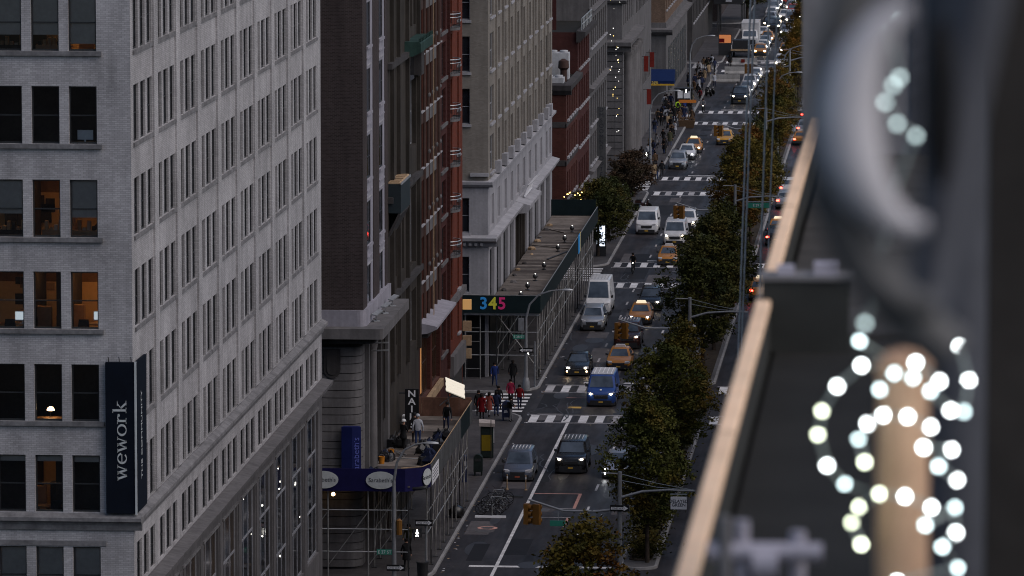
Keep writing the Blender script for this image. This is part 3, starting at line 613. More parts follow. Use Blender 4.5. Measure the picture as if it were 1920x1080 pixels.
# ================================================================== soot-dark stone building with copper balcony
sb = thing('stone_building', 'narrow soot-dark stone building with arched window and green copper balcony', 'building')
SY0, SY1 = BY1, 333.4
sh = [(326.2, 331.8, 22.0, 26.2), (325.8, 327.3, 29.5, 33), (328.0, 329.5, 29.5, 33), (330.2, 331.7, 29.5, 33), (315.6, 319.6, 15.0, 18.3), (315.6, 319.6, 10.8, 14.2), (321.5, 324, 15, 18.4), (326.5, 331.5, 14.6, 19.5), (326.5, 331.5, 9.6, 13)]
facade(sb, 'av', XW, SY0, SY1, 0, 46, sh, 'soot_stone', .35); shell(sb, -62, XW, SY0, SY1, 0, 46, 'soot_stone')
for h in sh: window(sb, 'av', XW, h, .35, 'grey_frame', 'dark_glass', True, True, 1)
ar = MB()                                                     # arch head over the big window
pts = [(329 + 2.8 * cos(a), 26.2 + 2.2 * sin(a)) for a in [pi * i / 12 for i in range(13)]]
ar.prism(pts, 'x', XW - .3, XW + .03); ar.build('arched_window_head', 'dark_glass', sb)
av = MB()
for i in range(12):
    a0, a1 = pi * i / 12, pi * (i + 1) / 12
    av.rings([[(XW + .02, 329 + r * cos(a) * 1.0, 26.2 + r * .79 * sin(a)) for r in (2.8, 3.25)] + [(XW + .16, 329 + r * cos(a), 26.2 + r * .79 * sin(a)) for r in (3.25, 2.8)] for a in (a0, a1)])
av.build('arch_surround', 'dark_stone', sb)
for y in (316, 319.8, 325.2, 332.2): band(sb, 'pilaster', 'av', XW, y, y + .7, 9, 46, .22, 'soot_stone')
for z0 in (13.9, 19.9, 27.9): band(sb, 'string_course', 'av', XW, SY0, SY1, z0, z0 + .35, .3, 'dark_stone')
cb_ = MB().rings([[(XW + d, y, z) for d, z in ((.0, 27.95), (.5, 27.95), (1.0, 28.2), (1.0, 28.75), (.9, 28.85), (0, 28.85))] for y in (324.6, 332.4)]).build('copper_balcony', 'copper_green', sb)
for i in range(9): MB().box(XW + .86, XW + 1.02, 324.7 + i * .94, 324.9 + i * .94, 28.84, 29.05).build('finial', 'copper_green', cb_)
MB().box(XW, XW + .5, 330.2, 332.0, 26.4, 27.94).build('balcony_bracket', 'dark_stone', sb)
od = MB().box(XW, XW + .75, 314.7, 320.2, 19.3, 21.05).build('oriel_bay', 'dark_green_metal', sb)
MB().prism([(XW, 21.05), (XW + .75, 21.05), (XW + .65, 21.15), (XW, 21.15)], 'y', 314.7, 320.3).build('oriel_roof', 'tan_wood', od)
for i in range(5): MB().box(XW + .1, XW + .66, 314.9 + i * 1.1, 315.1 + i * 1.1, 21.16, 21.2).build('roof_batten', 'tan_wood', od)
MB().box(XW + .74, XW + .8, 314.6, 320.3, 21.0, 21.12).build('gutter', 'galvanised', od)
MB().obox((XW + .33, 317.4, 18.6), (.33, 0, .65), (0, 2.7, 0), (-.05, 0, .06)).build('oriel_corbel', 'dark_stone', sb)
ns = thing('blade_sign', 'small black vertical blade sign reading NAILS beside the work platform', 'sign', (-31.5, 319.6, 5.6))
MB().box(-.42, .42, -.08, .08, 0, 2.5).build('panel', 'sign_black', ns); MB().box(-.8, -.42, -.03, .03, 2.2, 2.28).build('bracket', 'dark_steel', ns); MB().box(-.8, -.42, -.03, .03, .4, .48).build('bracket', 'dark_steel', ns)
for i, c in enumerate('NAILS'): text(c, .56, 'sign_white', ns, (0, -.085, 2.2 - i * .47), (pi / 2, 0, 0), .008, .012, 1.15)
ac = thing('air_conditioner', 'white window air conditioner above the work platform', 'air conditioner', (-31.9, 321.4, 5.7))
MB().box(-.35, .35, -.3, .3, 0, .55).build('casing', 'white_unit', ac)
for i in range(5): MB().box(-.3, .3, -.315, -.301, .08 + i * .09, .12 + i * .09).build('louvre', 'grey_frame', ac)

# ================================================================== red-brown loft building
rb = thing('loft_building', 'red-brown loft building with slim piers and grey stone spandrels', 'building')
RY0, RY1 = SY1, 348.2
cols = [(334.0, 336.0), (336.7, 338.6), (339.2, 341.1), (341.7, 343.7), (344.3, 346.1), (346.6, 347.8)]
RZ = [12.9 + 3.62 * k for k in range(7)]
rh = [(a, c, z, z + 2.75) for a, c in cols for z in RZ] + [(334.2, 341, 5.2, 9.4), (342, 347.6, 5.2, 9.4)]
facade(rb, 'av', XW, RY0, RY1, 0, 46, rh, 'red_brown', .3, 'red_brick'); shell(rb, -62, XW, RY0, RY1, 0, 46, 'red_brown')
for h in rh: window(rb, 'av', XW, h, .3, 'brown_metal', 'warm_glass' if h[2] < 9 else 'dark_glass', True, False, 3 if h[2] < 9 else 0)
for z_ in RZ:
    band(rb, 'spandrel', 'av', XW, 336.4, 344.0, z_ - .85, z_ - .08, .14, 'grey_stone'); band(rb, 'spandrel', 'av', XW, RY0 + .1, 336.0, z_ - .8, z_ - .15, .06, 'brown_metal')
    for a, c in cols: band(rb, 'sill', 'av', XW, a - .1, c + .1, z_ - .08, z_ - .005, .17, 'pale_stone')
    for a, c in cols[1:5]: MB().lathe([(.05, 0), (.12, .1), (.14, .25), (.08, .34)], 8, (XW + .12, c + .3, z_ + .55)).build('capital', 'grey_stone', rb, 40)
for y in (336.35, 338.9, 341.4, 344.0, 346.35): MB().tube([(XW + .06, y, 10.4), (XW + .06, y, 46)], .13, 8).build('pier', 'brown_metal', rb, 40)
moulding(rb, 'canopy_ledge', 'av', XW, 333.5, 347.0, [(-.1, 9.7), (.5, 9.75), (1.15, 10.05), (1.15, 10.2), (0, 10.45), (-.1, 10.45)], 'lilac_stone')
band(rb, 'fascia', 'av', XW, 334, 347.6, 9.42, 9.7, .5, 'dark_stone'); band(rb, 'stall_riser', 'av', XW, 334, 347.6, 4.6, 5.1, .25, 'tan_wood'); MB().box(XW - .2, XW - .15, 334.6, 336.4, 5.6, 9.0).build('window_glow_panel', 'window_glow', rb)
for i, y in enumerate((338.7, 339.1)):
    MB().tube([(XW + .45, y, 46), (XW + .45, y - .2, 10.2)], .018, 4).build('hoist_rope', 'tan_wood', rb)

# ================================================================== dark red building and orange brick building with balconies
dr = thing('brick_building', 'narrow blackened red brick building with grey ledges at every floor', 'building')
dh = [(349.2, 352.0, z, z + 2.3) for z in [6.4 + 3.06 * k for k in range(12)]]
facade(dr, 'av', XW, RY1, 354.2, 0, 46, dh, 'dull_red_brick', .25); shell(dr, -62, XW, RY1, 354.2, 0, 46, 'dull_red_brick')
for h in dh: window(dr, 'av', XW, h, .25); band(dr, 'ledge', 'av', XW, RY1 + .1, 352.6, h[2] - .22, h[2] - .02, .12, 'grey_stone')
band(dr, 'drain_pipe', 'av', XW, 353.0, 353.25, 5, 46, .2, 'dull_red_brick')
ob = thing('brick_building', 'orange-red brick corner building with curved iron balconies', 'building')
OY1 = 364.5
oz = [6.5 + 3.06 * k for k in range(12)]
oh = [(355.0, 356.8, z, z + 2.4) for z in oz] + [(360.6, 361.8, z, z + 2.2) for z in oz]
facade(ob, 'av', XW, 354.2, OY1, 0, 46, oh, 'orange_brick', .25); shell(ob, -62, XW, 354.2, OY1, 0, 46, 'orange_brick')
for h in oh:
    window(ob, 'av', XW, h, .25)
    if h[0] > 360: band(ob, 'sill', 'av', XW, h[0] - .15, h[1] + .2, h[2] - .16, h[2] - .02, .16, 'pale_stone')
for z_ in oz[2:]:
    arc = lambda r, z: [(XW + r * .62 * sin(pi * i / 12), 355.9 - r * 1.25 * cos(pi * i / 12), z) for i in range(13)]
    bo = MB().prism([(p[0], p[1]) for p in arc(1.0, 0)], 'z', z_ - .35, z_ - .18).build('balcony', 'grey_stone', ob)
    for dz, r_ in ((.95, .035), (.72, .03), (.1, .02)): MB().tube(arc(1.02, z_ - .2 + dz), r_, 5).build('rail', 'galvanised' if dz > .5 else 'dark_steel', bo)
    b = MB()
    for i in range(1, 12): p = arc(1.0, z_ - .18)[i]; b.tube([p, (p[0], p[1], z_ + .75)], .018, 4)
    b.build('balusters', 'dark_steel', bo)['kind'] = 'stuff'
    MB().box(XW, XW + .45, 357.2, 357.4, z_ - .5, z_ - .1).build('bracket', 'grey_stone', ob)
band(ob, 'shop_fascia', 'av', XW, 354.6, OY1 - .1, 4.2, 5.6, .3, 'grey_stone'); band(ob, 'string_course', 'av', XW, 350, OY1, 9.0, 9.4, .3, 'grey_stone'); band(ob, 'shop_opening', 'av', XW, 355.4, 363.8, .4, 4.1, .03, 'black_frame')
lw = thing('lit_sign', 'stack of glowing amber window panels on the building corner', 'sign', (XW, OY1, 0))
for z_ in (6.2, 7.7, 4.3, 5.2): MB().box(.05, .65, -.5, -.3, z_, z_ + .7).build('panel', 'amber_panel' if z_ > 7 else 'tan_wood', lw)
MB().box(.0, .06, -.45, -.35, 4, 8.6).build('bracket', 'dark_steel', lw)

# ================================================================== beige corner building over the numbered hoarding
pb = thing('corner_building', 'beige brick corner building on a pale stone base with cornices', 'building')
PY0, PY1 = 385.8, 450.6
ph = [(-38.2, -36.4, z, z + 2.55) for z in (18.7, 22.5, 26.3, 30.1, 34)] + [(-35.9, -33.75, z, z + 2.6) for z in (18.7, 22.5, 26.3, 30.1, 34)]
facade(pb, 'st', PY0, -62, XW, 14.4, 46, ph, 'beige_brick', .25)
plo = [(-35.9, -33.8, 10.75, 13.2), (-35.9, -33.8, 14.41, 17.1)]
plo = [(-35.9, -33.8, 10.75, 13.3), (-35.9, -33.8, 6.4, 9.0)]
facade(pb, 'st', PY0, -62, XW, 0, 14.4, plo, 'pale_stone', .25)
for h in ph + plo: window(pb, 'st', PY0, h, .25, 'grey_frame', 'dark_glass', True, True); band(pb, 'sill', 'st', PY0, h[0] - .12, h[1] + .12, h[2] - .2, h[2] - .01, .14, 'pale_stone')
pz = [15.0, 18.61, 22.5, 26.4, 30.3, 34.2]
pc = [(387.2, 390.6)] + [(a, a + 2.7) for a in (393.6, 399.7, 405.8, 411.9, 418.0, 424.1, 430.2, 436.3, 442.4)] + [(446.3, 449.2)]
pa = [(a, c, z, z + 2.7) for a, c in pc for z in pz]
facade(pb, 'av', XW, PY0, PY1, 14.4, 46, pa, 'beige_brick', .2)
for h in pa:
    window(pb, 'av', XW, h, .2, 'grey_frame'); band(pb, 'sill', 'av', XW, h[0] - .15, h[1] + .15, h[2] - .16, h[2] - .01, .15, 'pale_stone')
for a, c in pc[1:]: band(pb, 'pier', 'av', XW, a - 1.6, a - .9, 15.4, 46, .14, 'beige_brick'); band(pb, 'pier_pedestal', 'av', XW, a - 1.9, a - .6, 14.62, 15.5, .42, 'pale_stone')
pm = [(a - .2, c + .2, 10.95, 13.25) for a, c in pc]
plw = [(387.2, 391.2), (393.4, 397.2), (399.4, 403.6), (405.8, 409.2)]; plw2 = [(424.5, 428.6), (431, 435.1), (437.5, 441.5), (444, 448)]
pl2 = [(a, c, 3.2, 9.35) for a, c in plw + plw2] + [(411.0, 422.5, 3.2, 9.6)]
facade(pb, 'av', XW, PY0, PY1, 0, 14.4, pm + pl2, 'pale_stone', .28, name='stone_base')
for h in pm: MB().box(XW - .3, XW - .14, h[0], h[1], h[2], h[3]).build('blind_panel', 'pale_stone', pb)
for h in pl2[:-1]: window(pb, 'av', XW, h, .28, 'black_frame', 'dark_glass', True)
MB().box(XW - .9, XW - .28, 411, 422.5, 3.2, 9.6).build('portal', 'soot_stone', pb)
for y in (412, 415.4, 418.2, 421.2): band(pb, 'portal_pilaster', 'av', XW - .28, y, y + .7, 3.2, 9.4, .2, 'soot_stone')
shell(pb, -62, XW, PY0, PY1, 0, 46, 'beige_brick')
for face, base, u0, u1 in (('st', PY0, -62, XW + .35), ('av', XW, PY0 + .102, PY1)):
    moulding(pb, 'string_course', face, base, u0, u1, [(-.1, 14.1), (.15, 14.1), (.35, 14.3), (.38, 14.5), (-.1, 14.6)], 'pale_stone')
    moulding(pb, 'cornice', face, base, u0, u1 + (.3 if face == 'st' else 0), [(-.1, 9.75), (.12, 9.75), (.25, 10.05), (.62, 10.2), (.66, 10.42), (-.1, 10.62)], 'pale_stone')
for i in range(60): band(pb, 'dentil', 'av', XW, 387 + i * 1.05, 387.4 + i * 1.05, 9.85, 10.08, .42, 'pale_stone')
for x in [-38 + .42 * i for i in range(13)]: band(pb, 'dentil', 'st', PY0, x, x + .2, 9.85, 10.08, .42, 'pale_stone')
MB().box(-33.7, XW + .05, PY0 - .3, PY0 - .05, 14.9, 15.15).build('ledge_rail', 'pale_stone', pb)
moulding(pb, 'entrance_cornice', 'av', XW, 411.0, 422.8, [(-.1, 9.62), (.9, 9.7), (1.15, 10.0), (1.15, 10.3), (-.1, 10.66)], 'pale_stone')
bz = thing('balustrade', 'white slatted balustrade over the entrance of the beige building', 'balustrade', (XW + .45, 414.8, 10.62))
for i in range(8): MB().tube([(0, i * .95, .1), (.25, i * .95, .9), (.62, i * .95, 1.15)], .045, 5).build('slat', 'sign_white', bz)
MB().box(-.05, .05, -.2, 7.0, 0, .12).build('rail', 'sign_white', bz); MB().box(.2, .28, -.2, 7.0, .82, .90).build('rail', 'pale_stone', bz)

# ================================================================== low red brick house, its neighbours
rc = thing('brick_house', 'low red brick house with a cluttered flat roof and pale string bands', 'building')
CY0 = 467.7
facade(rc, 'st', CY0, -50, XW, 0, 15.4, [], 'red_brick')
ch = [(a, a + 1.5, z, z + 2.3) for a in (469.2, 472, 474.8, 477.6, 480.4) for z in (5.2, 8.9, 12.2)]
facade(rc, 'av', XW, CY0, 483.0, 0, 15.4, ch, 'red_brick', .25); shell(rc, -50, XW, CY0, 483, 0, 15.2, 'red_brick')
for h in ch: window(rc, 'av', XW, h, .25); band(rc, 'sill', 'av', XW, h[0] - .1, h[1] + .1, h[2] - .2, h[2] - .01, .15, 'pale_stone')
for z_ in (4.4, 8.2, 11.6): band(rc, 'string_course', 'st', CY0, -50, XW + .05, z_, z_ + .5, .05, 'dark_stone'); band(rc, 'string_course', 'av', XW, CY0 - .05, 483, z_, z_ + .35, .06, 'dark_stone')
for face, base, u0, u1 in (('st', CY0, -50, XW + .5), ('av', XW, CY0 + .102, 483)): moulding(rc, 'cornice', face, base, u0, u1, [(-.1, 14.5), (.15, 14.5), (.45, 14.9), (.5, 15.35), (-.1, 15.5)], 'dark_stone')
def rooftop_unit(loc, label, w=1.7, h=1.5):
    t = thing('rooftop_unit', label, 'air handler', loc, 0, 'white machinery on the low brick roof')
    MB().box(-w / 2, w / 2, -.9, .9, .25, h).build('casing', 'white_unit', t)
    for i in (-1, 1): MB().lathe([(.32, h), (.36, h + .05), (.36, h + .2), (.1, h + .22)], 12, (i * w / 4, 0, 0)).build('fan', 'white_unit', t, 40); MB().box(i * w / 3 - .06, i * w / 3 + .06, -.9, .9, 0, .25).build('foot', 'dark_steel', t)
rooftop_unit((-33.5, 474, 15.2), 'tall white ventilation unit on the low red brick roof', 1.9, 2.6); rooftop_unit((-33.6, 469.6, 15.2), 'flat white machine at the front edge of the low brick roof', 1.8, .7)
t = thing('vent_stack', 'dark rounded vent stack between the white roof machines', 'vent', (-32.9, 471.8, 15.2)); MB().lathe([(.3, 0), (.3, 1.2), (.5, 1.4), (.45, 2.0), (.1, 2.2)], 10).build('cowl', 'brown_metal', t, 40); MB().lathe([(.34, .0), (.36, .15)], 10).build('collar', 'galvanised', t)
r2 = thing('brick_house', 'red brick house with dark cornice and rooftop railing behind the low one', 'building')
facade(r2, 'st', 483, -50, XW, 12, 19.0, [], 'dull_red_brick'); ch = [(a, a + 1.4, z, z + 2.4) for a in [484.6 + 2.45 * k for k in range(6)] for z in (4.6, 8.4, 12.0, 15.6)]
facade(r2, 'av', XW, 483, 499.4, 0, 19, ch, 'dull_red_brick', .25); shell(r2, -50, XW, 483, 499.4, 0, 19, 'dull_red_brick')
for h in ch: window(r2, 'av', XW, h, .25); band(r2, 'sill', 'av', XW, h[0] - .1, h[1] + .1, h[2] - .18, h[2] - .01, .16, 'pale_stone')
moulding(r2, 'cornice', 'av', XW, 482.6, 499.4, [(-.1, 18.1), (.2, 18.1), (.7, 18.6), (.75, 19.05), (-.1, 19.15)], 'dark_stone')
facade(r2, 'st', 486.5, -50, -34.6, 18.9, 30, [], 'dull_red_brick', name='penthouse_wall'); MB().box(-50, -34.62, 486.6, 499, 29, 30).build('penthouse_roof', 'roof_membrane', r2)
gr = thing('guard_rail', 'white pipe railing along the roof edge of the brick house', 'railing', (XW + .3, 484, 19.1))
for z_ in (.55, 1.1): MB().tube([(0, 0, z_), (0, 14, z_)], .04, 5).build('rail', 'galvanised', gr)
for i in range(8): MB().tube([(0, i * 2, 0), (0, i * 2, 1.1)], .04, 5).build('post', 'galvanised', gr)
def plain(name, label, y0, y1, top, mat, cols, rows, w, h, base_mat=None, recess=.25, front=True, sill='pale_stone', glass='dark_glass', x1=XW, split=False):
    t = thing(name, label, 'building')
    hs = [(c, c + w, z, z + h) for c in cols for z in rows]
    facade(t, 'av', x1, y0, y1, 0, top, hs, mat, recess)
    if front: facade(t, 'st', y0, -60, x1, 0, top, [], base_mat or mat)
    shell(t, -60, x1, y0, y1, 0, top, mat)
    for q in hs:
        window(t, 'av', x1, q, recess, 'black_frame', glass)
        if sill: band(t, 'sill', 'av', x1, q[0] - .1, q[1] + .1, q[2] - .18, q[2] - .01, .15, sill)
    return t
gs = plain('office_building', 'slim grey stone office front with imitated window glitter past the brick houses', 499.4, 526.5, 46, 'grey_stone', [501 + 3.1 * k for k in range(8)], [5.2 + 3.7 * k for k in range(8)], 2.2, 2.7, recess=.2)
for z_ in (4.4, 12.2, 19.6): moulding(gs, 'string_course', 'av', XW, 499.4, 526.5, [(-.1, z_), (.3, z_ + .1), (.5, z_ + .35), (-.1, z_ + .5)], 'grey_stone')
random.seed(21)
fl = thing('bulb_cluster', 'added tiny bulbs imitating glass glitter at the far edge of the grey office front', 'string lights', (XW + .5, 524.5, 2))  # bulbs and cable added to imitate glitter reflected by the glass
for i in range(34):
    MB().ball((0, 0, 0), random.uniform(.02, .045), 5, 3).build('bulb', random.choice(['work_light', 'fairy', 'work_light']), fl, 60, (random.uniform(-.1, .9), random.uniform(-1.2, 1.2), random.uniform(4, 19)))
MB().tube([(.4, 0, 2.5), (.4, 0, 20)], .02, 4).build('cable', 'black_plastic', fl)
vs = thing('blade_sign', 'slim pale vertical blade sign with stacked dark letters by the grey front', 'sign', (XW + .35, 511, 2.6))
MB().box(-.35, .5, -.06, .06, 0, 7.4).build('panel', 'hoarding_grey', vs)
for i, c in enumerate('DMSOOMND OOTEE'):
    if c != ' ': text(c, .55, 'letter_dark', vs, (.08, -.066, 7.1 - i * .52), (pi / 2, 0, 0), .006)
# ornate stone bank
og = thing('bank_building', 'ornate grey stone bank with banded columns and deep cornice', 'building')
GY0, GY1 = 551.6, 608.5
gh = [(a, a + 1.6, z, z + 3.0) for a in [577.5 + 2.7 * k for k in range(11)] for z in (6.0, 14.8, 19.2, 23.6)] + [(a, a + 1.4, z, z + 2.8) for a in (554, 557.4, 560.8, 564.2, 567.6, 571) for z in (15, 19.2, 23.6)]
facade(og, 'av', XW, GY0, GY1, 0, 46, gh, 'grey_stone', .3); facade(og, 'st', GY0, -60, XW, 0, 46, [], 'grey_stone'); shell(og, -60, XW, GY0, GY1, 0, 46, 'grey_stone')
for h in gh: window(og, 'av', XW, h, .3)
z = .3
while z < 12.4: MB().box(-38, XW + .12, GY0 - .12, GY0 + 1.8, z, z + .62).build('stone_course', 'grey_stone', og); z += .7
for i in range(6): MB().lathe([(.62, .3), (.55, .7), (.52, 11.2), (.5, 11.6), (.68, 12.0), (.68, 12.4)], 14, (XW + .35, 555.4 + i * 3.6, 0)).build('column', 'grey_stone', og, 40)
for face, base, u0, u1 in (('st', GY0, -60, XW + 1.0), ('av', XW, GY0 + .102, 577)): moulding(og, 'cornice', face, base, u0, u1, [(-.1, 12.45), (.4, 12.45), (.5, 12.9), (1.0, 13.1), (1.05, 13.5), (-.1, 13.75)], 'grey_stone')
for face, base, u0, u1 in (('st', GY0, -60, XW + .5), ('av', XW, GY0 + .102, 577)): moulding(og, 'string_course', face, base, u0, u1, [(-.1, 17.4), (.3, 17.5), (.5, 17.8), (-.1, 18)], 'grey_stone')
fe = thing('fire_balcony', 'iron fire balcony on the grey stone bank front', 'balcony', (XW, 583, 17.4)); MB().box(0, 1.2, 0, 8, 0, .1).build('platform', 'dark_steel', fe)
for z_ in (.5, 1.0): MB().tube([(0, 0, z_), (1.15, 0, z_), (1.15, 8, z_), (0, 8, z_)], .04, 5).build('rail', 'dark_steel', fe)
for i, (y, z_) in enumerate(((592, 5.3), (598, 9.0), (586, 9.4))):
    t = thing('banner_sign', ['red hanging banner low on the far stone front', 'red hanging banner higher on the far stone front', 'small red banner nearest the bank columns'][i], 'banner', (XW + .6, y, z_ - 2.4), 0, 'red banners on the far front'); MB().box(-.2, .3, -.05, .05, .9, 2.6).build('cloth', 'canvas_red', t); MB().tube([(-.6, 0, 2.55), (.5, 0, 2.55)], .03, 5).build('bracket', 'dark_steel', t)
en = plain('shop_building', 'tan brick building on a grey stone base with a navy awning', 640.5, 694.5, 46, 'tan_brick', [642 + 4.1 * k for k in range(12)], [11.2 + 4 * k for k in range(4)], 2.2, 2.8, recess=.25)
MB().box(-50, XW + .12, 640.3, 694.5, 0, 9.8).build('stone_base', 'grey_stone', en)
for face, base, u0, u1 in (('st', 640.3, -50, XW + .9), ('av', XW, 640.6, 694)): moulding(en, 'cornice', face, base, u0, u1, [(-.1, 8.3), (.3, 8.3), (.8, 8.7), (.85, 9.0), (-.1, 9.2)], 'grey_stone')
for k in range(8): band(en, 'shop_window', 'av', XW + .12, 645 + k * 6, 649 + k * 6, 1, 6.5, .04, 'black_frame')
aw = thing('shop_awning', 'navy shop awning with gold trim and gold lettering at the far corner', 'awning', (XW, 637.4, 0)); MB().rings([[(x, -1.4 + d, z) for d, z in ((0, 2.7), (0, 3.1), (2.9, 4.3), (2.9, 2.7))] for x in (-1.6, 1.3)]).build('canvas', 'awning_navy', aw); MB().box(-1.62, 1.32, -1.43, -1.40, 2.55, 2.75).build('trim', 'awning_gold', aw); text('age', .6, 'letter_gold', aw, (-1.0, -1.44, 2.95), (pi / 2, 0, 0), .01)
for k, (y0, y1, m, lab) in enumerate(((712, 776, 'dark_stone', 'dim brown stone building at the far end of the block'), (794, 858, 'brown_brick', 'faraway dark brick building past the truck'), (876, 1100, 'dark_stone', 'farthest dark building on the left of the avenue'))):
    t = plain('far_building', lab, y0, y1, 46, m, [y0 + 2 + 4.4 * q for q in range(12)], [5 + 4 * q for q in range(3)], 2.2, 2.6, recess=.3)
# buildings on the camera's side of the avenue (behind the foreground terrace)
def right_block(label, y0, y1, top, mat, x0=XRW):
    t = thing('street_block', label, 'building'); b = MB(); b.quad((x0, y0, 0), (x0, y1, 0), (x0, y1, top), (x0, y0, top)); b.quad((x0, y0, 0), (60, y0, 0), (60, y0, top), (x0, y0, top)); b.quad((x0, y1, 0), (60, y1, 0), (60, y1, top), (x0, y1, top)); b.quad((60, y0, 0), (60, y1, 0), (60, y1, top), (60, y0, top)); b.build('wall', mat, t); MB().box(x0, 60, y0, y1, top - .2, top).build('roof', 'roof_membrane', t)
    for y in range(int(y0) + 3, int(y1) - 3, 5):
        for z_ in range(5, int(top) - 4, 8): MB().quad((x0 - .02, y, z_), (x0 - .02, y + 2.4, z_), (x0 - .02, y + 2.4, z_ + 3), (x0 - .02, y, z_ + 3)).build('window', 'warm_glass', t)
    return t
right_block('grey block on the terrace side, second along the avenue', 221, 283, 26, 'grey_stone'); right_block('tan block on the terrace side past two cross streets', 301.5, 364, 22, 'tan_brick', -.8); right_block('far brick block on the terrace side of the avenue', 383, 446, 20, 'brown_brick', -.9)

MB().box(-42, XW - .25, PY0 - .09, PY0 - .04, .15, 4.85).build('shop_front_or_shade', 'sign_black', pb); MB().box(XW + .03, XW + .09, PY0 + .4, PY1 - .3, .15, 4.9).build('shop_front_or_shade', 'sign_black', pb)  # black sheets added to paint the deep shade under the deck
for x in (-38, -36, -34): MB().box(x - .06, x + .06, PY0 - .14, PY0 - .091, .15, 4.85).build('shade_sheet_bar', 'dark_steel', pb)  # bars on the added shade sheet

# ================================================================== work platforms over the pavement
def pipe(parent, a, b, r=.035, mat='steel_pipe', name='pipe'): return MB().tube([a, b], r, 6).build(name, mat, parent)
def platform_posts(t, xs, ys, top, seed, lean=0.0):
    random.seed(seed)
    for x in xs:
        for i, y in enumerate(ys):
            MB().tube([(x, y, .15), (x, y, top)], .045, 6).build('post', random.choice(['steel_pipe', 'steel_pipe', 'dark_steel']), t); MB().box(x - .14, x + .14, y - .14, y + .14, .147, .19).build('base_plate', 'dark_steel', t)
        for y0, y1 in zip(ys[:-1], ys[1:]):
            for z_ in (2.35, 3.5, top - .12): pipe(t, (x, y0, z_), (x, y1, z_), .032, random.choice(['galvanised', 'steel_pipe']), 'rail')
            if random.random() < .75: pipe(t, (x, y0, 1.0), (x, y1, top - .3), .028, 'steel_pipe', 'brace')
            if random.random() < .5: pipe(t, (x, y1, 1.0), (x, y0, top - .3), .028, 'steel_pipe', 'brace')
def deck(t, x0, x1, y0, y1, z_, step=1.22, seed=1):
    random.seed(seed); y = y0
    while y < y1 - .1:
        e = min(y + step - .02, y1); dz = random.uniform(-.012, .012)
        MB().box(x0 + random.uniform(0, .05), x1, y, e, z_ - .08 + dz, z_ + dz).build('deck_board', random.choice(['deck_wood', 'deck_wood', 'deck_wood_pale', 'deck_wood_dark']), t); y += step
# --- platform with the blue hoarding
p1 = thing('sidewalk_shed', 'scaffold platform with royal blue hoarding and oval signs at the near corner', 'scaffold')
deck(p1, XW + .1, -28.6, 299.6, 326.9, 5.42, seed=2); deck(p1, -44, XW + .05, 298.0, 300.4, 5.42, 1.2, 3); MB().box(-32.35, -29.5, 298.0, 299.58, 5.34, 5.42).build('deck_board', 'deck_wood', p1)
hb = MB(); path = [(-46, 297.9), (-29.75, 297.9), (-28.9, 298.6), (-28.5, 299.9)]
for (a, b), (c, d) in zip(path[:-1], path[1:]):
    n = Vector((-(d - b), c - a)).normalized() * .05; hb.rings([[(x, y, z_) for x, y in ((a, b), (c, d), (c + n.x, d + n.y), (a + n.x, b + n.y))] for z_ in (5.12, 6.42)])
hb.build('hoarding', 'hoarding_blue', p1)
for y0, y1, m in ((299.95, 305, 'hoarding_grey'), (305.02, 311, 'hoarding_grey'), (311.02, 319, 'hoarding_grey'), (319.02, 325.2, 'hoarding_green'), (325.22, 327, 'hoarding_grey')): MB().box(-28.53, -28.46, y0, y1, 5.1, 6.35).build('hoarding', m, p1)
MB().tube([(-30.0, 297.95, 6.46), (-28.85, 298.6, 6.47), (-28.5, 300, 6.47), (-28.5, 327, 6.41)], .03, 6).build('top_rail', 'tan_wood', p1)
for i in range(5): MB().box(-28.5 - (i + 1) * .78, -28.5 - i * .78 - .02, 326.95, 327.05, 5.3, 6.6).build('plywood_sheet', 'ply_brown', p1)
MB().box(-44, -28.6, 298.2, 326.8, 5.22, 5.33).build('deck_frame', 'dark_steel', p1)
platform_posts(p1, (-28.75,), [300.2 + 2.65 * i for i in range(11)], 5.2, 1); platform_posts(p1, (-31.9,), [301.5 + 3.1 * i for i in range(8)], 5.2, 2)
random.seed(9)
fx = [-43.4 + 2.3 * i for i in range(7)]
for x in fx:
    MB().tube([(x, 298.2, .15), (x, 298.2, 5.2)], .045, 6).build('post', random.choice(['steel_pipe', 'dark_steel']), p1)
for x0, x1 in zip(fx[:-1], fx[1:]):
    for z_ in (1.6, 2.9, 4.0): pipe(p1, (x0, 298.2, z_), (x1, 298.2, z_), .032, 'galvanised', 'rail')
    pipe(p1, (x0, 298.24, .8), (x1, 298.24, 3.9), .028, 'steel_pipe', 'brace')
def oval(t, c, rx, rz, n_dir, txt=True):
    u = Vector((n_dir[1] * -1, n_dir[0], 0)).normalized() if False else Vector((-n_dir[1], n_dir[0], 0)).normalized(); nn = Vector((*n_dir, 0)).normalized(); c = Vector(c)
    ring = [[c + u * rx * cos(2 * pi * i / 28) + Vector((0, 0, rz * sin(2 * pi * i / 28))) + nn * d for i in range(28)] for d in (0, .03)]
    MB().rings(ring).build('oval_sign', 'letter_grey', t)
    if txt:
        o = text("Sarabeth's", .34, 'letter_dark', t, tuple(c + nn * .036), (0, 0, 0), .004); o.rotation_euler = Matrix((( u.x, 0, nn.x), (u.y, 0, nn.y), (0, 1, 0))).to_euler(); 
for cx_, nd in ((-31.15, (0, -1)), (-34.4, (0, -1)), (-37.6, (0, -1))): oval(p1, (cx_, 297.85, 5.77), .84, .5, nd)
oval(p1, (-28.64, 299.22, 5.79), .62, .48, (.956, -.294))
MB().box(-28.45, -28.43, 300.3, 304.2, 5.15, 6.1).build('notice_board', 'sign_white', p1)
for k_ in range(4): MB().box(-28.429, -28.424, 300.8, 303.6, 5.35 + k_ * .18, 5.40 + k_ * .18).build('notice_line', 'letter_dark', p1)
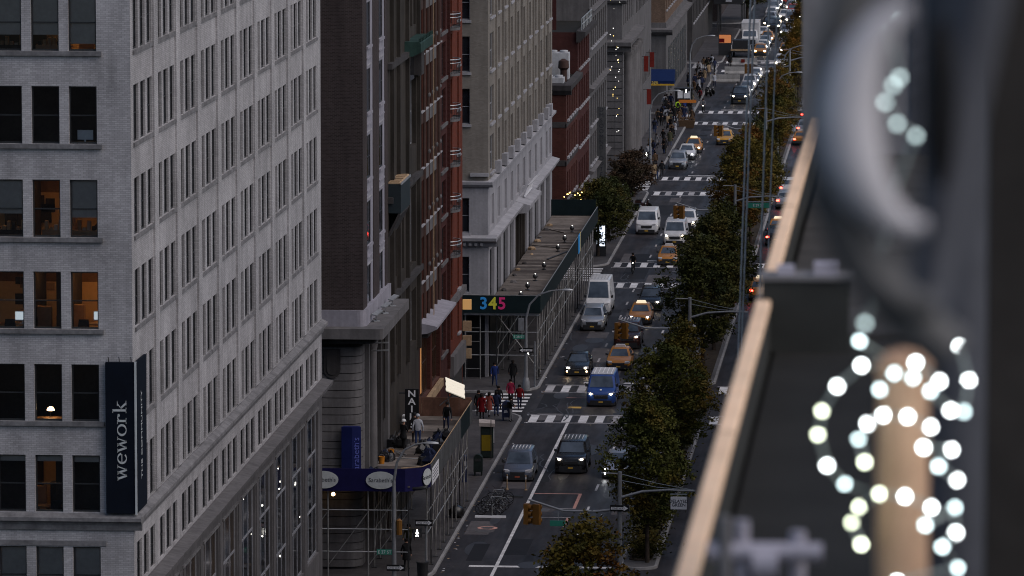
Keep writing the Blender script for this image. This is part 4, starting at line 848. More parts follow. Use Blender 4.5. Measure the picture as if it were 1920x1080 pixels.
for i, (x, y) in enumerate(((-36.2, 299.0), (-34.0, 299.1), (-30.6, 304.0), (-30.5, 312))):
    o = MB().ball((0, 0, 0), .11, 8, 5).build('work_bulb', 'warm_bulb', p1, 60, (x, y, 4.75)); MB().tube([(0, 0, .1), (0, 0, .5)], .01, 4).build('flex', 'black_plastic', o)
# --- platform with the coloured numerals
p2 = thing('sidewalk_shed', 'long timber-decked scaffold platform with dark green hoarding numbered 345', 'scaffold')
deck(p2, XW + .06, -28.62, 384.6, 449.6, 5.62, seed=5)
MB().box(-34.2, -28.5, 384.3, 384.38, 5.05, 6.32).build('hoarding', 'hoarding_green', p2)
MB().box(-34.15, -28.6, 384.4, 385.75, 5.3, 5.5).build('deck_board', 'deck_wood_dark', p2)
for i in range(11): MB().box(-28.53, -28.47, 384.4 + i * 6, 384.38 + (i + 1) * 6, 5.05, 6.32).build('hoarding', 'hoarding_green', p2)
MB().box(-28.46, -28.42, 425.2, 427, 5.0, 6.5).build('advert_panel', 'letter_blue', p2); MB().box(-28.46, -28.42, 427.05, 427.6, 5.0, 6.55).build('advert_panel', 'letter_gold', p2)
MB().tube([(-34.2, 384.33, 6.36), (-28.5, 384.33, 6.36), (-28.5, 450, 6.36)], .035, 6).build('top_rail', 'steel_pipe', p2)
MB().box(-34.1, -28.6, 384.5, 385.7, 4.86, 5.2).build('edge_beam', 'galvanised', p2); MB().box(XW + .06, -28.6, 385.9, 449.6, 5.3, 5.5).build('deck_frame', 'dark_steel', p2)
MB().box(XW, -28.6, 449.6, 449.7, 5.3, 7.0).build('end_hoarding', 'hoarding_green', p2)
for c_, m_, x in (('3', 'letter_blue', -32.62), ('4', 'letter_yellow', -31.95), ('5', 'letter_pink', -31.28)): text(c_, 1.22, m_, p2, (x, 384.28, 5.72), (pi / 2, 0, 0), .012, .028, .98)
platform_posts(p2, (-28.75,), [384.8 + 2.75 * i for i in range(24)], 5.3, 4); platform_posts(p2, (-31.7,), [384.8 + 5.5 * i for i in range(6)], 5.3, 5)
for x in (-34.0, -32.9): MB().tube([(x, 384.7, .15), (x, 384.7, 5.3)], .045, 6).build('post', 'steel_pipe', p2)
pipe(p2, (-31.7, 384.8, 1.0), (-28.75, 384.8, 4.9), .035, 'steel_pipe', 'brace'); pipe(p2, (-28.75, 384.82, 1.0), (-31.7, 384.82, 4.9), .035, 'steel_pipe', 'brace')
for z_ in (1.9, 3.6): pipe(p2, (-34, 384.8, z_), (-28.75, 384.8, z_), .035, 'galvanised', 'rail')
for i in range(4): pipe(p2, (-34.0, 384.7, .9 + i), (-32.9, 384.7, .9 + i), .025, 'steel_pipe', 'ladder_rung')
for i in range(5): MB().obox((-31.2 + i * .12, 389 + i * 7, 4.95), (.06, 0, 0), (0, .75, 0), (0, 0, .04)).build('tube_lamp', 'work_light', p2)
for i, (x, y) in enumerate(((-30.2, 388.2), (-30.15, 394.0), (-30.05, 400.2), (-29.95, 408.0), (-29.8, 421.0), (-29.75, 428.0), (-29.7, 436))):
    t = thing('spotlight', f"{['first', 'second', 'third', 'fourth', 'fifth', 'sixth', 'farthest'][i]} black spotlight from the 345 hoarding along the timber deck", 'spotlight', (x, y, 5.64), .3 * i, 'spotlights on the timber deck')
    MB().lathe([(.16, 0), (.18, .04), (.04, .08), (.04, .2)], 10).build('base', 'black_plastic', t, 40); MB().ball((0, 0, .34), .19, 10, 6).build('housing', 'black_plastic', t, 60); MB().ball((0, -.03, .53), .045, 8, 4).build('lens', 'work_light', t, 60)  # glowing ball on top paints the white highlight on the black housing
random.seed(31)
ORD = ['first', 'second', 'third', 'fourth', 'fifth', 'sixth', 'seventh', 'eighth', 'ninth', 'tenth', 'eleventh', 'last']
for i in range(12):
    y = 389 + i * 4.8 + random.uniform(-1, 1); t = thing('rubble_piece', f'{ORD[i]} piece of rubble from the 345 hoarding along the wall', 'debris', (XW + .45 + random.uniform(-.1, .4), y, 5.63), random.uniform(0, 3), 'rubble on the timber deck')
    b = MB(); k = random.uniform(.15, .38); b.rings([[(k * s * cos(a + .3 * s) * random.uniform(.7, 1.3), k * s * sin(a) * random.uniform(.7, 1.3), z_) for a in [j * 1.05 for j in range(6)]] for s, z_ in ((1, 0), (.9, k * .4), (.45, k * .7))]); b.build('stone', random.choice(['dark_stone', 'tan_wood', 'grey_stone']), t)
for i, (x, y, rz, l) in enumerate(((-30.4, 424, .9, 2.2), (-29.6, 418, -.2, 3.0), (-31.2, 437, .5, 2.0))):
    t = thing('timber_plank', ['loose pale plank crossing the far timber deck', 'dark plank leaning by the hoarding edge', 'short plank near the far end hoarding'][i], 'plank', (x, y, 5.65), rz, 'loose planks on the deck'); MB().box(-.08, .08, -l, l, 0, .05).build('board', ['deck_wood_pale', 'tarp_black', 'deck_wood_pale'][i], t)
# --- far dark platform
p3 = thing('sidewalk_shed', 'black far scaffold hoarding over the pavement near the parked truck', 'scaffold'); MB().box(-31.5, -27.4, 760, 800, 4.8, 7.2).build('hoarding', 'tarp_black', p3)
for y in (760.2, 766, 772): MB().tube([(-27.6, y, .1), (-27.6, y, 4.8)], .08, 6).build('post', 'dark_steel', p3); MB().tube([(-31, y, .1), (-31, y, 4.8)], .08, 6).build('post', 'dark_steel', p3)
fl_ = thing('hanging_flag', 'pale blue flag hanging over the far black hoarding', 'flag', (-29.2, 758.5, 5.2)); MB().rings([[(-.6 + .2 * (z_ > 1), 0, z_), (.5 - .25 * (z_ < 1), .15, z_), (.5 - .25 * (z_ < 1), .2, z_), (-.6 + .2 * (z_ > 1), .05, z_)] for z_ in (0, 1.2, 2.4)]).build('cloth', 'cloth_pale', fl_); MB().tube([(-.7, .1, 2.4), (.6, .1, 2.6)], .03).build('pole', 'pole_grey', fl_)

# ================================================================== street lamps, signals, signs
def sgn_board(t, c, w, h, txt, mat, lmat, size, face=(0, -1), lines=1):
    MB().box(c[0] - w / 2, c[0] + w / 2, c[1] - .015, c[1] + .015, c[2] - h / 2, c[2] + h / 2).build('sign_board', mat, t)
    for i, s in enumerate(txt): text(s, size, lmat, t, (c[0], c[1] - .019, c[2] + (len(txt) - 1) * size * .42 - i * size * .84 - size * .04), (pi / 2, 0, 0), .002, .004)
def one_way(t, c, right=True):
    s = 1 if right else -1
    MB().box(c[0] - .5, c[0] + .5, c[1] - .012, c[1] + .012, c[2] - .17, c[2] + .17).build('sign_board', 'sign_black', t)
    MB().prism([(c[0] + s * a, c[2] + b) for a, b in ((-.46, -.07), (.22, -.07), (.22, -.14), (.46, 0), (.22, .14), (.22, .07), (-.46, .07))], 'y', c[1] - .016, c[1] - .0125).build('arrow', 'sign_white', t); text('ONE WAY', .15, 'sign_black', t, (c[0] - s * .06, c[1] - .02, c[2] - .005), (pi / 2, 0, 0), .002)
def signal_head(t, c, mats=('lens_off', 'lens_off', 'lens_off'), rz=0, back=False):
    h = MB().box(-.2, .2, -.12, .12, -.55, .55).build('signal_head', 'signal_yellow', t, None, c, (0, 0, rz))
    for i, m in enumerate(mats):
        z_ = .36 - i * .36
        MB().rings([[(r * cos(2 * pi * j / 12), y, z_ + r * sin(2 * pi * j / 12)) for j in range(12)] for r, y in ((.15, -.12), (.16, -.30))], cap=False).build('visor', 'signal_yellow', h)
        MB().rings([[(r * cos(2 * pi * j / 12), y, z_ + r * sin(2 * pi * j / 12)) for j in range(12)] for r, y in ((.14, -.121), (.10, -.15))]).build('lens', {'lens_off': 'brown_metal'}.get(m, m), h)
MASTL = ['tall median signal mast with two arms beside the nearest tree', 'median signal mast rising between the second and third trees', 'median signal mast with green street sign behind the cables', 'small median signal mast by the yellow-green tree', 'far median signal mast carrying the red light']
for k, yc in enumerate(YC[1:6]):
    y = yc - 10.4; t = thing('signal_mast', MASTL[k], 'traffic light', (-16.6, y, .15), 0, 'signal masts on the median')
    MB().tube([(0, 0, 0), (0, 0, .9), (0, 0, 8.7)], [.2, .15, .11], 10).build('pole', 'pole_grey', t, 40); MB().lathe([(.32, 0), (.3, .5), (.2, .8)], 10).build('base', 'pole_grey', t, 40)
    MB().tube([(0, 0, 6.7), (-1.2, 0, 6.55), (-3.0, 0, 6.55), (-4.9, 0, 7.15)], [.08, .07, .06, .05], 8).build('arm', 'pole_grey', t, 40); MB().tube([(0, 0, 7.3), (1.2, 0, 7.65), (2.6, 0, 7.75), (4.0, 0, 7.7)], [.08, .07, .06, .05], 8).build('arm', 'pole_grey', t, 40)
    for dz in (0, .35): MB().tube([(0, 0, 8.6 - dz), (2.0, 0, 8.1 - dz * .6), (4.0, 0, 7.75)], .018, 4).build('guy_wire', 'galvanised', t)
    MB().tube([(0, 0, 8.6), (-1.0, 0, 8.62)], .04, 6).build('luminaire_arm', 'pole_grey', t)
    signal_head(t, (-5.0, .1, 6.35), rz=pi * .42); signal_head(t, (-4.45, 0, 6.35), rz=-.15 * pi + pi)
    if k < 2: one_way(t, (.0, -.16, 6.75))
    if k == 0: sgn_board(t, (3.15, 0, 7.05), .86, .68, ('DELAYED', 'GREEN'), 'sign_white', 'letter_dark', .24); MB().box(2.7, 3.6, -.02, .02, 7.5, 7.55).build('hanger', 'galvanised', t); MB().box(-3.75, -2.9, -.02, .02, 5.72, 6.02).build('street_sign', 'sign_green', t); MB().tube([(-3.3, 0, 6.02), (-3.3, 0, 6.5)], .02, 4).build('hanger', 'galvanised', t)
    if k == 2: MB().box(1.0, 2.9, -.02, .02, 6.75, 7.2).build('street_sign', 'sign_green', t); text('E 29 ST', .3, 'sign_white', t, (1.95, -.03, 6.97)); MB().box(.9, 3.0, -.03, .03, 7.25, 7.32).build('hanger', 'galvanised', t)
    if k == 4: signal_head(t, (4.0, 0, 7.1), ('signal_red', 'lens_off', 'lens_off'))
def street_lamp(loc, label, reach, rz, h=9.4):
    t = thing('street_lamp', label, 'street lamp', loc, rz, 'street lamps'); MB().tube([(0, 0, 0), (0, 0, 1), (0, 0, h - 2)], [.17, .13, .09], 10).build('pole', 'pole_grey', t, 40); MB().lathe([(.28, 0), (.26, .6), (.17, .9)], 10).build('base', 'pole_grey', t, 40)
    P_ = [(0, 0, h - 2.0), (reach * .1, 0, h - 1.0), (reach * .35, 0, h - .3), (reach * .7, 0, h), (reach, 0, h + .08)]; MB().tube(P_, [.08, .07, .06, .05, .045], 8).build('arm', 'pole_grey', t, 40)
    MB().rings([[(reach + dx, s * .13 * w, h + .06 + dz * w) for s, dz in ((-1, 0), (-.6, .1), (.6, .1), (1, 0), (.5, -.06), (-.5, -.06))] for dx, w in ((-.05, .4), (.2, 1), (.55, .95), (.75, .4))]).build('lamp_head', 'galvanised', t, 40)
    return t
l1 = street_lamp((-29.2, 286.2, .146), 'curved street lamp in front of the blue hoarding with street signs', 1.7, 0); MB().box(-.95, -.1, -.02, .02, 3.3, 3.58).build('street_sign', 'sign_green', l1); text('E 27 ST', .24, 'sign_white', l1, (-.52, -.026, 3.43)); one_way(l1, (.1, -.16, 2.6)); MB().lathe([(.16, 0), (.16, .8), (.02, .9)], 8, (.28, 0, 4.4)).build('fire_alarm_box', 'signal_yellow', l1, 40)
l2 = street_lamp((-29.1, 378.9, .146), 'street lamp with long arm in front of the 345 hoarding', 2.6, 0, 7.2); one_way(l2, (.0, -.16, 2.9), False); MB().box(-.95, -.1, -.02, .02, 3.7, 4.0).build('street_sign', 'sign_green', l2); text('E 28 ST', .24, 'sign_white', l2, (-.52, -.026, 3.84)); MB().box(-.55, -.15, -.1, .1, 4.3, 5.2).build('control_cabinet', 'pole_grey', l2)
street_lamp((-16.8, 560, .15), 'twin median lamp nearest, curving right past the cables', 2.2, 0, 9.6); street_lamp((-16.8, 590, .15), 'second median lamp curving right near the picture top', 2.6, 0, 10.4); street_lamp((-16.8, 571, .15), 'median lamp curving left over the oncoming lanes', 2.2, pi, 8.4)
street_lamp((-29.2, 547, .146), 'street lamp bending over the crowded far corner', 2.4, 0, 8.6); street_lamp((-29.0, 632, .146), 'far street lamp on the left kerb beyond the crowd', 2.2, 0, 8.6)
def walk_signal(loc, label, lit=True):
    t = thing('pedestrian_signal', label, 'walk signal', loc, 0, 'pedestrian signals'); MB().tube([(0, 0, 0), (0, 0, 3.3)], .06, 8).build('pole', 'pole_grey', t, 40); b = MB().box(-.75, -.25, -.12, .12, 2.3, 2.8).build('housing', 'black_plastic', t); MB().box(-.25, -.05, -.03, .03, 2.5, 2.56).build('bracket', 'dark_steel', t)
    if lit:                                                             # walking figure
        w = MB(); w.ball((-.5, -.13, 2.71), .045, 8, 4)
        for a, c, r in (((-.5, 2.66), (-.5, 2.5), .045), ((-.5, 2.5), (-.43, 2.36), .03), ((-.5, 2.5), (-.57, 2.36), .03), ((-.5, 2.63), (-.42, 2.53), .022), ((-.5, 2.63), (-.58, 2.54), .022)): w.tube([(a[0], -.13, a[1]), (c[0], -.13, c[1])], r, 5)
        w.build('walking_figure', 'walk_white', t)
    return t
w1 = walk_signal((-28.62, 298.4, .146), 'lit white walking-figure signal at the near corner'); one_way(w1, (-.1, -.15, 3.15)); walk_signal((-28.6, 380.6, .146), 'lit white walking-figure signal under the 345 hoarding'); walk_signal((-28.8, 541.8, .146), 'lit white walking-figure signal at the far left crossing'); walk_signal((-28.7, 626.2, .146), 'lit white walking-figure signal among the far crowd')
# ================================================================== street furniture
def phone_kiosk(loc, label):
    t = thing('phone_kiosk', label, 'kiosk', loc, .1); MB().box(-.42, .42, -.35, .35, .05, 2.1).build('cabinet', 'bin_green', t); MB().box(-.36, .30, -.37, -.351, .5, 1.9).build('poster', 'kiosk_yellow', t); MB().box(-.38, .34, -.375, -.371, 1.55, 1.95).build('poster_strip', 'bin_green', t); MB().obox((0, 0, 2.28), (.52, 0, -.03), (0, .46, .06), (0, -.01, .12)).build('roof', 'kiosk_top', t); MB().box(.43, .47, -.2, .2, 1.0, 2.05).build('light_strip', 'sign_white', t); MB().tube([(.25, -.8, 0), (.25, -.8, 2.6)], .03, 6).build('pole', 'dark_steel', t)
phone_kiosk((-29.1, 345.4, .146), 'yellow-fronted phone kiosk with a tilted pale roof on the pavement')
def collection_box(loc, label, mat='mail_blue', s=1.0, logo=True):
    t = thing('mailbox', label, 'mailbox', loc); pr = [(-.28, .25), (.28, .25), (.28, 1.1)] + [(.28 * cos(a), 1.1 + .28 * sin(a)) for a in [pi * i / 8 for i in range(1, 8)]] + [(-.28, 1.1)]
    MB().prism([(x * s, z_ * s) for x, z_ in pr], 'y', -.3 * s, .3 * s).build('body', mat, t, 30)
    for x in (-.22, .22):
        for y in (-.24, .24): MB().box(x * s - .03, x * s + .03, y * s - .03, y * s + .03, 0, .25 * s).build('leg', mat, t)
    MB().box(-.2 * s, .2 * s, -.31 * s, -.301 * s, .95 * s, 1.12 * s).build('flap', 'dark_steel', t)
    if logo: MB().prism([(-.15, .55), (.15, .6), (.05, .78), (-.1, .75)], 'y', -.306, -.301).build('emblem', 'sign_white', t)
collection_box((-29.25, 363.0, .146), 'dark blue mailbox with pale emblem among the people at the crossing'); collection_box((-29.0, 337.5, .146), 'black rounded collection box on the pavement beside the parked minivan', 'bin_green', 1.0, False)
t = thing('parking_meter', 'slim dark pay station post beside the black collection box', 'pay station', (-29.6, 334.6, .146)); MB().box(-.16, .16, -.14, .14, 0, 1.5).build('body', 'mail_blue', t); MB().obox((0, -.02, 1.6), (.18, 0, 0), (0, .16, .04), (0, -.02, .1)).build('head', 'mail_blue', t); MB().box(-.1, .1, -.146, -.141, 1.05, 1.35).build('panel', 'lens_off', t)
def bin_bag(loc, label, s=1.0):
    t = thing('rubbish_bag', label, 'rubbish bag', loc, 0, 'rubbish bags'); random.seed(int(loc[1])); b = MB(); n = 12
    b.rings([[(s * r * cos(2 * pi * j / n) * random.uniform(.88, 1.12), s * r * sin(2 * pi * j / n) * random.uniform(.88, 1.12), s * z_) for j in range(n)] for r, z_ in ((.3, 0), (.45, .15), (.46, .4), (.36, .62), (.16, .74), (.05, .78), (.12, .9))]); b.build('sack', 'bag_black', t, 50); MB().lathe([(.06, .74), (.08, .78), (.06, .82)], 8).build('tie', 'dark_steel', t); t.scale = (s, s, s)
bin_bag((-28.85, 320.2, .146), 'knotted black rubbish bag at the kerb below the platform'); bin_bag((-29.4, 472.5, .146), 'pale lumpy rubbish bag by the far kiosk', .8)
def hydrant(loc, label):
    t = thing('fire_hydrant', label, 'hydrant', loc); MB().lathe([(.17, 0), (.17, .06), (.11, .08), (.11, .5), (.14, .52), (.14, .6), (.1, .7), (.03, .76)], 10).build('barrel', 'dark_steel', t, 40)
    for s in (-1, 1): MB().tube([(s * .1, 0, .42), (s * .19, 0, .42)], .05, 8).build('nozzle', 'galvanised', t)
hydrant((-28.75, 386.2, .146), 'dark fire hydrant with pale caps at the kerb past the crossing')
t = thing('litter_bin', 'black litter bin under the near walk signal', 'bin', (-28.75, 297.6, .146)); MB().lathe([(.28, 0), (.33, .95), (.35, 1.0), (.3, 1.0), (.28, .2)], 14).build('basket', 'dark_steel', t, 40); MB().lathe([(.36, .96), (.36, 1.03)], 14).build('rim', 'black_plastic', t)
def flex_post(loc, label):
    t = thing('delineator_post', label, 'post', loc, 0, 'flexible posts'); MB().lathe([(.12, 0), (.1, .05), (.04, .07), (.04, .95), (.02, .97)], 8).build('post', 'tan_wood', t, 40); MB().lathe([(.043, .7), (.043, .85)], 8).build('reflector', 'sign_white', t)
flex_post((-26.75, 332.6, .004), 'flexible post in front of the parked minivan, kerb side'); flex_post((-25.55, 332.4, .004), 'flexible post in front of the parked minivan, lane side')
t = thing('wheel_stop', 'white parking bar on the tarmac before the bicycles', 'parking bar', (-26.85, 321.2, .004)); MB().prism([(-.1, 0), (.1, 0), (.07, .12), (-.07, .12)], 'x', -.95, .95).build('bar', 'sign_white', t); MB().tube([(.1, .0, 0), (.1, 0, .75)], .035, 6).build('post', 'galvanised', t)
t = thing('wheel_stop', 'dark parking bar between the bicycles and the minivan', 'parking bar', (-26.3, 329.4, .004)); MB().prism([(-.1, 0), (.1, 0), (.07, .12), (-.07, .12)], 'x', -.7, .8).build('bar', 'dark_steel', t); MB().box(-.6, -.55, -.12, .12, .0, .13).build('strap', 'rubber', t)
def bicycle_parts(t, mat='dark_steel'):
    for x in (-.53, .53):
        w = MB(); ring = [(x + .34 * cos(2 * pi * i / 20), 0, .35 + .34 * sin(2 * pi * i / 20)) for i in range(21)]; w.tube(ring, .02, 5); o = w.build('wheel', 'rubber', t); sp = MB()
        for i in range(8): sp.tube([(x, 0, .35), (x + .33 * cos(pi * i / 4), 0, .35 + .33 * sin(pi * i / 4))], .004, 3)
        sp.build('spokes', 'galvanised', o)['kind'] = 'stuff'; MB().tube([(x, -.05, .35), (x, .05, .35)], .03, 6).build('hub', 'galvanised', o)
    f = MB()
    for a, b in (((-.53, .35), (-.12, .34)), ((-.12, .34), (-.25, .85)), ((-.25, .85), (.36, .86)), ((.36, .86), (-.12, .34)), ((-.53, .35), (-.25, .83)), ((.36, .92), (.53, .35))): f.tube([(a[0], 0, a[1]), (b[0], 0, b[1])], .022, 5)
    f.build('frame', mat, t); MB().rings([[(x, s * w, z_) for s, z_ in ((-1, .95), (1, .95), (.7, 1.0), (-.7, 1.0))] for x, w in ((-.4, .08), (-.25, .06), (-.12, .02))]).build('saddle', 'black_plastic', t); MB().tube([(-.25, 0, .84), (-.27, 0, .96)], .015, 5).build('seat_post', 'galvanised', t); MB().tube([(.42, -.28, 1.05), (.34, -.1, 1.03), (.34, .1, 1.03), (.42, .28, 1.05)], .016, 5).build('handlebar', 'black_plastic', t); MB().tube([(.36, 0, .9), (.34, 0, 1.03)], .018, 5).build('stem', 'black_plastic', t); MB().lathe([(.09, -.012), (.09, .012)], 10).build('crank', 'galvanised', t, None, (-.12, 0, .33), (pi / 2, 0, 0))
for i, (dx, ry) in enumerate(((0, .0), (.08, .05), (.2, -.04), (.12, .08), (.3, -.06), (.25, .03))):
    t = thing('bicycle', f"{['nearest', 'second', 'third', 'fourth', 'fifth', 'farthest'][i]} dark bicycle in the parked row from the white parking bar", 'bicycle', (-27.0 + dx, 322.2 + i * .95, .005), pi * (i % 2) + .08 * (i - 2), 'bicycles parked in a row'); bicycle_parts(t, ['dark_steel', 'black_plastic', 'galvanised'][i % 3])
def jersey(loc, label, rz=0, l=1.9):
    t = thing('concrete_barrier', label, 'barrier', loc, rz, 'concrete barriers'); MB().prism([(-.3, 0), (.3, 0), (.28, .15), (.12, .4), (.09, .95), (-.09, .95), (-.12, .4), (-.28, .15)], 'x', -l, l).build('block', 'jersey_concrete', t); 
    for s in (-1, 1): MB().box(s * (l - .3) - .1, s * (l - .3) + .1, -.31, .31, -.0, .1).build('lifting_slot', 'dark_stone', t)
    return t
jersey((-26.6, 676, .004), 'pale concrete barrier closing the far kerb lane'); jb = jersey((-25.4, 706, .004), 'concrete barrier with a red square board before the truck'); MB().box(-.25, .25, -.34, -.31, .35, .8).build('red_board', 'canvas_red', jb); jersey((-24.6, 690, .004), 'long low barrier lying across the far crossing', .05, 2.6)
t = thing('info_kiosk', 'dark street kiosk with a glowing blue-white screen under the left tree', 'kiosk', (-29.35, 468.6, .146)); MB().box(-.45, .45, -.14, .14, 0, 2.9).build('body', 'black_plastic', t); MB().box(-.36, .36, -.146, -.141, .9, 2.7).build('screen', 'ad_screen', t)
random.seed(8)
for i in range(10): xx, zz = random.uniform(-.3, .18), random.uniform(1.0, 2.5); MB().box(xx, xx + random.uniform(.08, .22), -.150, -.147, zz, zz + random.uniform(.05, .2)).build('screen_picture', random.choice(['letter_blue', 'sign_black', 'letter_yellow', 'banner_blue']), t)
t = thing('info_kiosk', 'far advertising panel glowing orange at the end of the pavement', 'kiosk', (-28.4, 722, .146)); MB().box(-.9, .9, -.15, .15, 0, 2.9).build('body', 'black_plastic', t); MB().box(-.8, .8, -.157, -.151, 1.7, 2.8).build('screen', 'poster_orange', t); MB().box(-.8, -.1, -.16, -.158, 1.75, 2.3).build('screen_picture', 'cloth_red', t)
t = thing('news_stand', 'dark news stand with a lit white poster at the crowded far corner', 'kiosk', (-29.6, 629, .146)); MB().box(-1.0, 1.0, -.7, .9, 0, 2.6).build('booth', 'sign_black', t); MB().box(-.7, .8, -.73, -.705, 1.5, 2.4).build('poster', 'sign_white', t); MB().box(-.1, .02, -.735, -.731, 1.5, 2.4).build('poster_stripe', 'letter_dark', t); MB().box(-1.1, 1.1, -.9, 1.0, 2.6, 2.7).build('roof', 'black_plastic', t)
t = thing('food_cart', 'orange-canopied food cart in the far crowd', 'cart', (-28.7, 619.0, .146)); MB().box(-.8, .8, -.5, .5, .5, 1.2).build('counter', 'galvanised', t); MB().rings([[(s * 1.0, y, z_) for y, z_ in ((-.7, 1.75), (.7, 1.75), (.1, 2.05), (-.1, 2.05))] for s in (-1, 1)]).build('canopy', 'cloth_orange', t)
for s in (-1, 1): MB().tube([(s * .75, 0, 0), (s * .75, 0, 1.8)], .03).build('post', 'galvanised', t); MB().tube([(s * .6, -.56, .3), (s * .6, -.5, .3)], .28, 12).build('wheel', 'rubber', t)
t = thing('planter_box', 'long brown planter box at the kerb of the far corner', 'planter', (-28.2, 606.5, .004)); MB().rings([[(s * .95 * w, y * .8 * w, z_) for s, y in ((-1, -.6), (1, -.6), (1, .6), (-1, .6))] for w, z_ in ((.85, 0), (1, .8), (.9, .82))]).build('trough', 'cloth_brown', t); random.seed(4); b = MB()
for i in range(260):
    p = Vector((random.uniform(-.9, .9), random.uniform(-.4, .4), random.uniform(.7, 1.2))); n = Vector((random.gauss(0, 1), random.gauss(0, 1), random.gauss(0, 1))).normalized() * .09; m_ = n.orthogonal().normalized() * .07; b.quad(p - n, p + m_, p + n, p - m_)
b.build('plants', 'cloth_brown', t)

# ================================================================== vehicles (front towards -y before turning)
KIND = {
 'sedan':   dict(L=4.85, W=1.84, H=1.46, r=.33, prof=[(0, .60, .78, .26), (.025, .70, .92, .2), (.09, .78, .98, .18), (.2, .87, 1, .18), (.29, .93, 1, .18), (.55, .96, 1, .18), (.82, 1.0, 1, .18), (.95, .98, .96, .22), (1, .82, .86, .3)], cab=(.27, .90, .44, .74, .92, .70)),
 'suv':     dict(L=4.7, W=1.88, H=1.72, r=.36, prof=[(0, .74, .82, .3), (.02, .86, .94, .24), (.08, .97, .99, .22), (.2, 1.05, 1, .22), (.27, 1.1, 1, .22), (.6, 1.12, 1, .22), (.92, 1.14, 1, .22), (.98, 1.1, .97, .26), (1, .9, .9, .34)], cab=(.25, .985, .40, .93, .93, .76)),
 'bigsuv':  dict(L=5.2, W=2.05, H=1.92, r=.40, prof=[(0, .92, .88, .36), (.015, 1.05, .96, .28), (.06, 1.14, 1, .26), (.2, 1.19, 1, .26), (.26, 1.22, 1, .26), (.6, 1.24, 1, .26), (.95, 1.26, 1, .26), (.99, 1.2, .98, .3), (1, 1.0, .92, .36)], cab=(.245, .99, .36, .96, .94, .80)),
 'minivan': dict(L=5.0, W=1.95, H=1.76, r=.34, prof=[(0, .66, .80, .28), (.02, .77, .93, .22), (.08, .87, .98, .2), (.17, .98, 1, .2), (.24, 1.06, 1, .2), (.6, 1.08, 1, .2), (.94, 1.1, 1, .2), (.99, 1.05, .97, .26), (1, .9, .92, .34)], cab=(.2, .99, .37, .95, .94, .78)),
 'van':     dict(L=5.5, W=2.05, H=2.12, r=.36, prof=[(0, .86, .86, .3), (.012, 1.0, .95, .25), (.05, 1.14, .99, .22), (.11, 1.25, 1, .22), (.17, 1.32, 1, .22), (.5, 1.34, 1, .22), (.95, 1.34, 1, .22), (.99, 1.3, .99, .3), (1, 1.2, .96, .36)], cab=(.13, .995, .25, .985, .97, .84)),
 'highvan': dict(L=6.0, W=2.06, H=2.72, r=.37, prof=[(0, .86, .86, .3), (.012, 1.0, .95, .25), (.05, 1.16, .99, .22), (.11, 1.28, 1, .22), (.16, 1.34, 1, .22), (.5, 1.34, 1, .22), (.95, 1.34, 1, .22), (.99, 1.3, .99, .3), (1, 1.2, .96, .36)], cab=(.12, .995, .25, .985, .97, .82)),
}
CM = {}
def cmesh(key, fn):
    if key not in CM: CM[key] = fn()
    return CM[key]
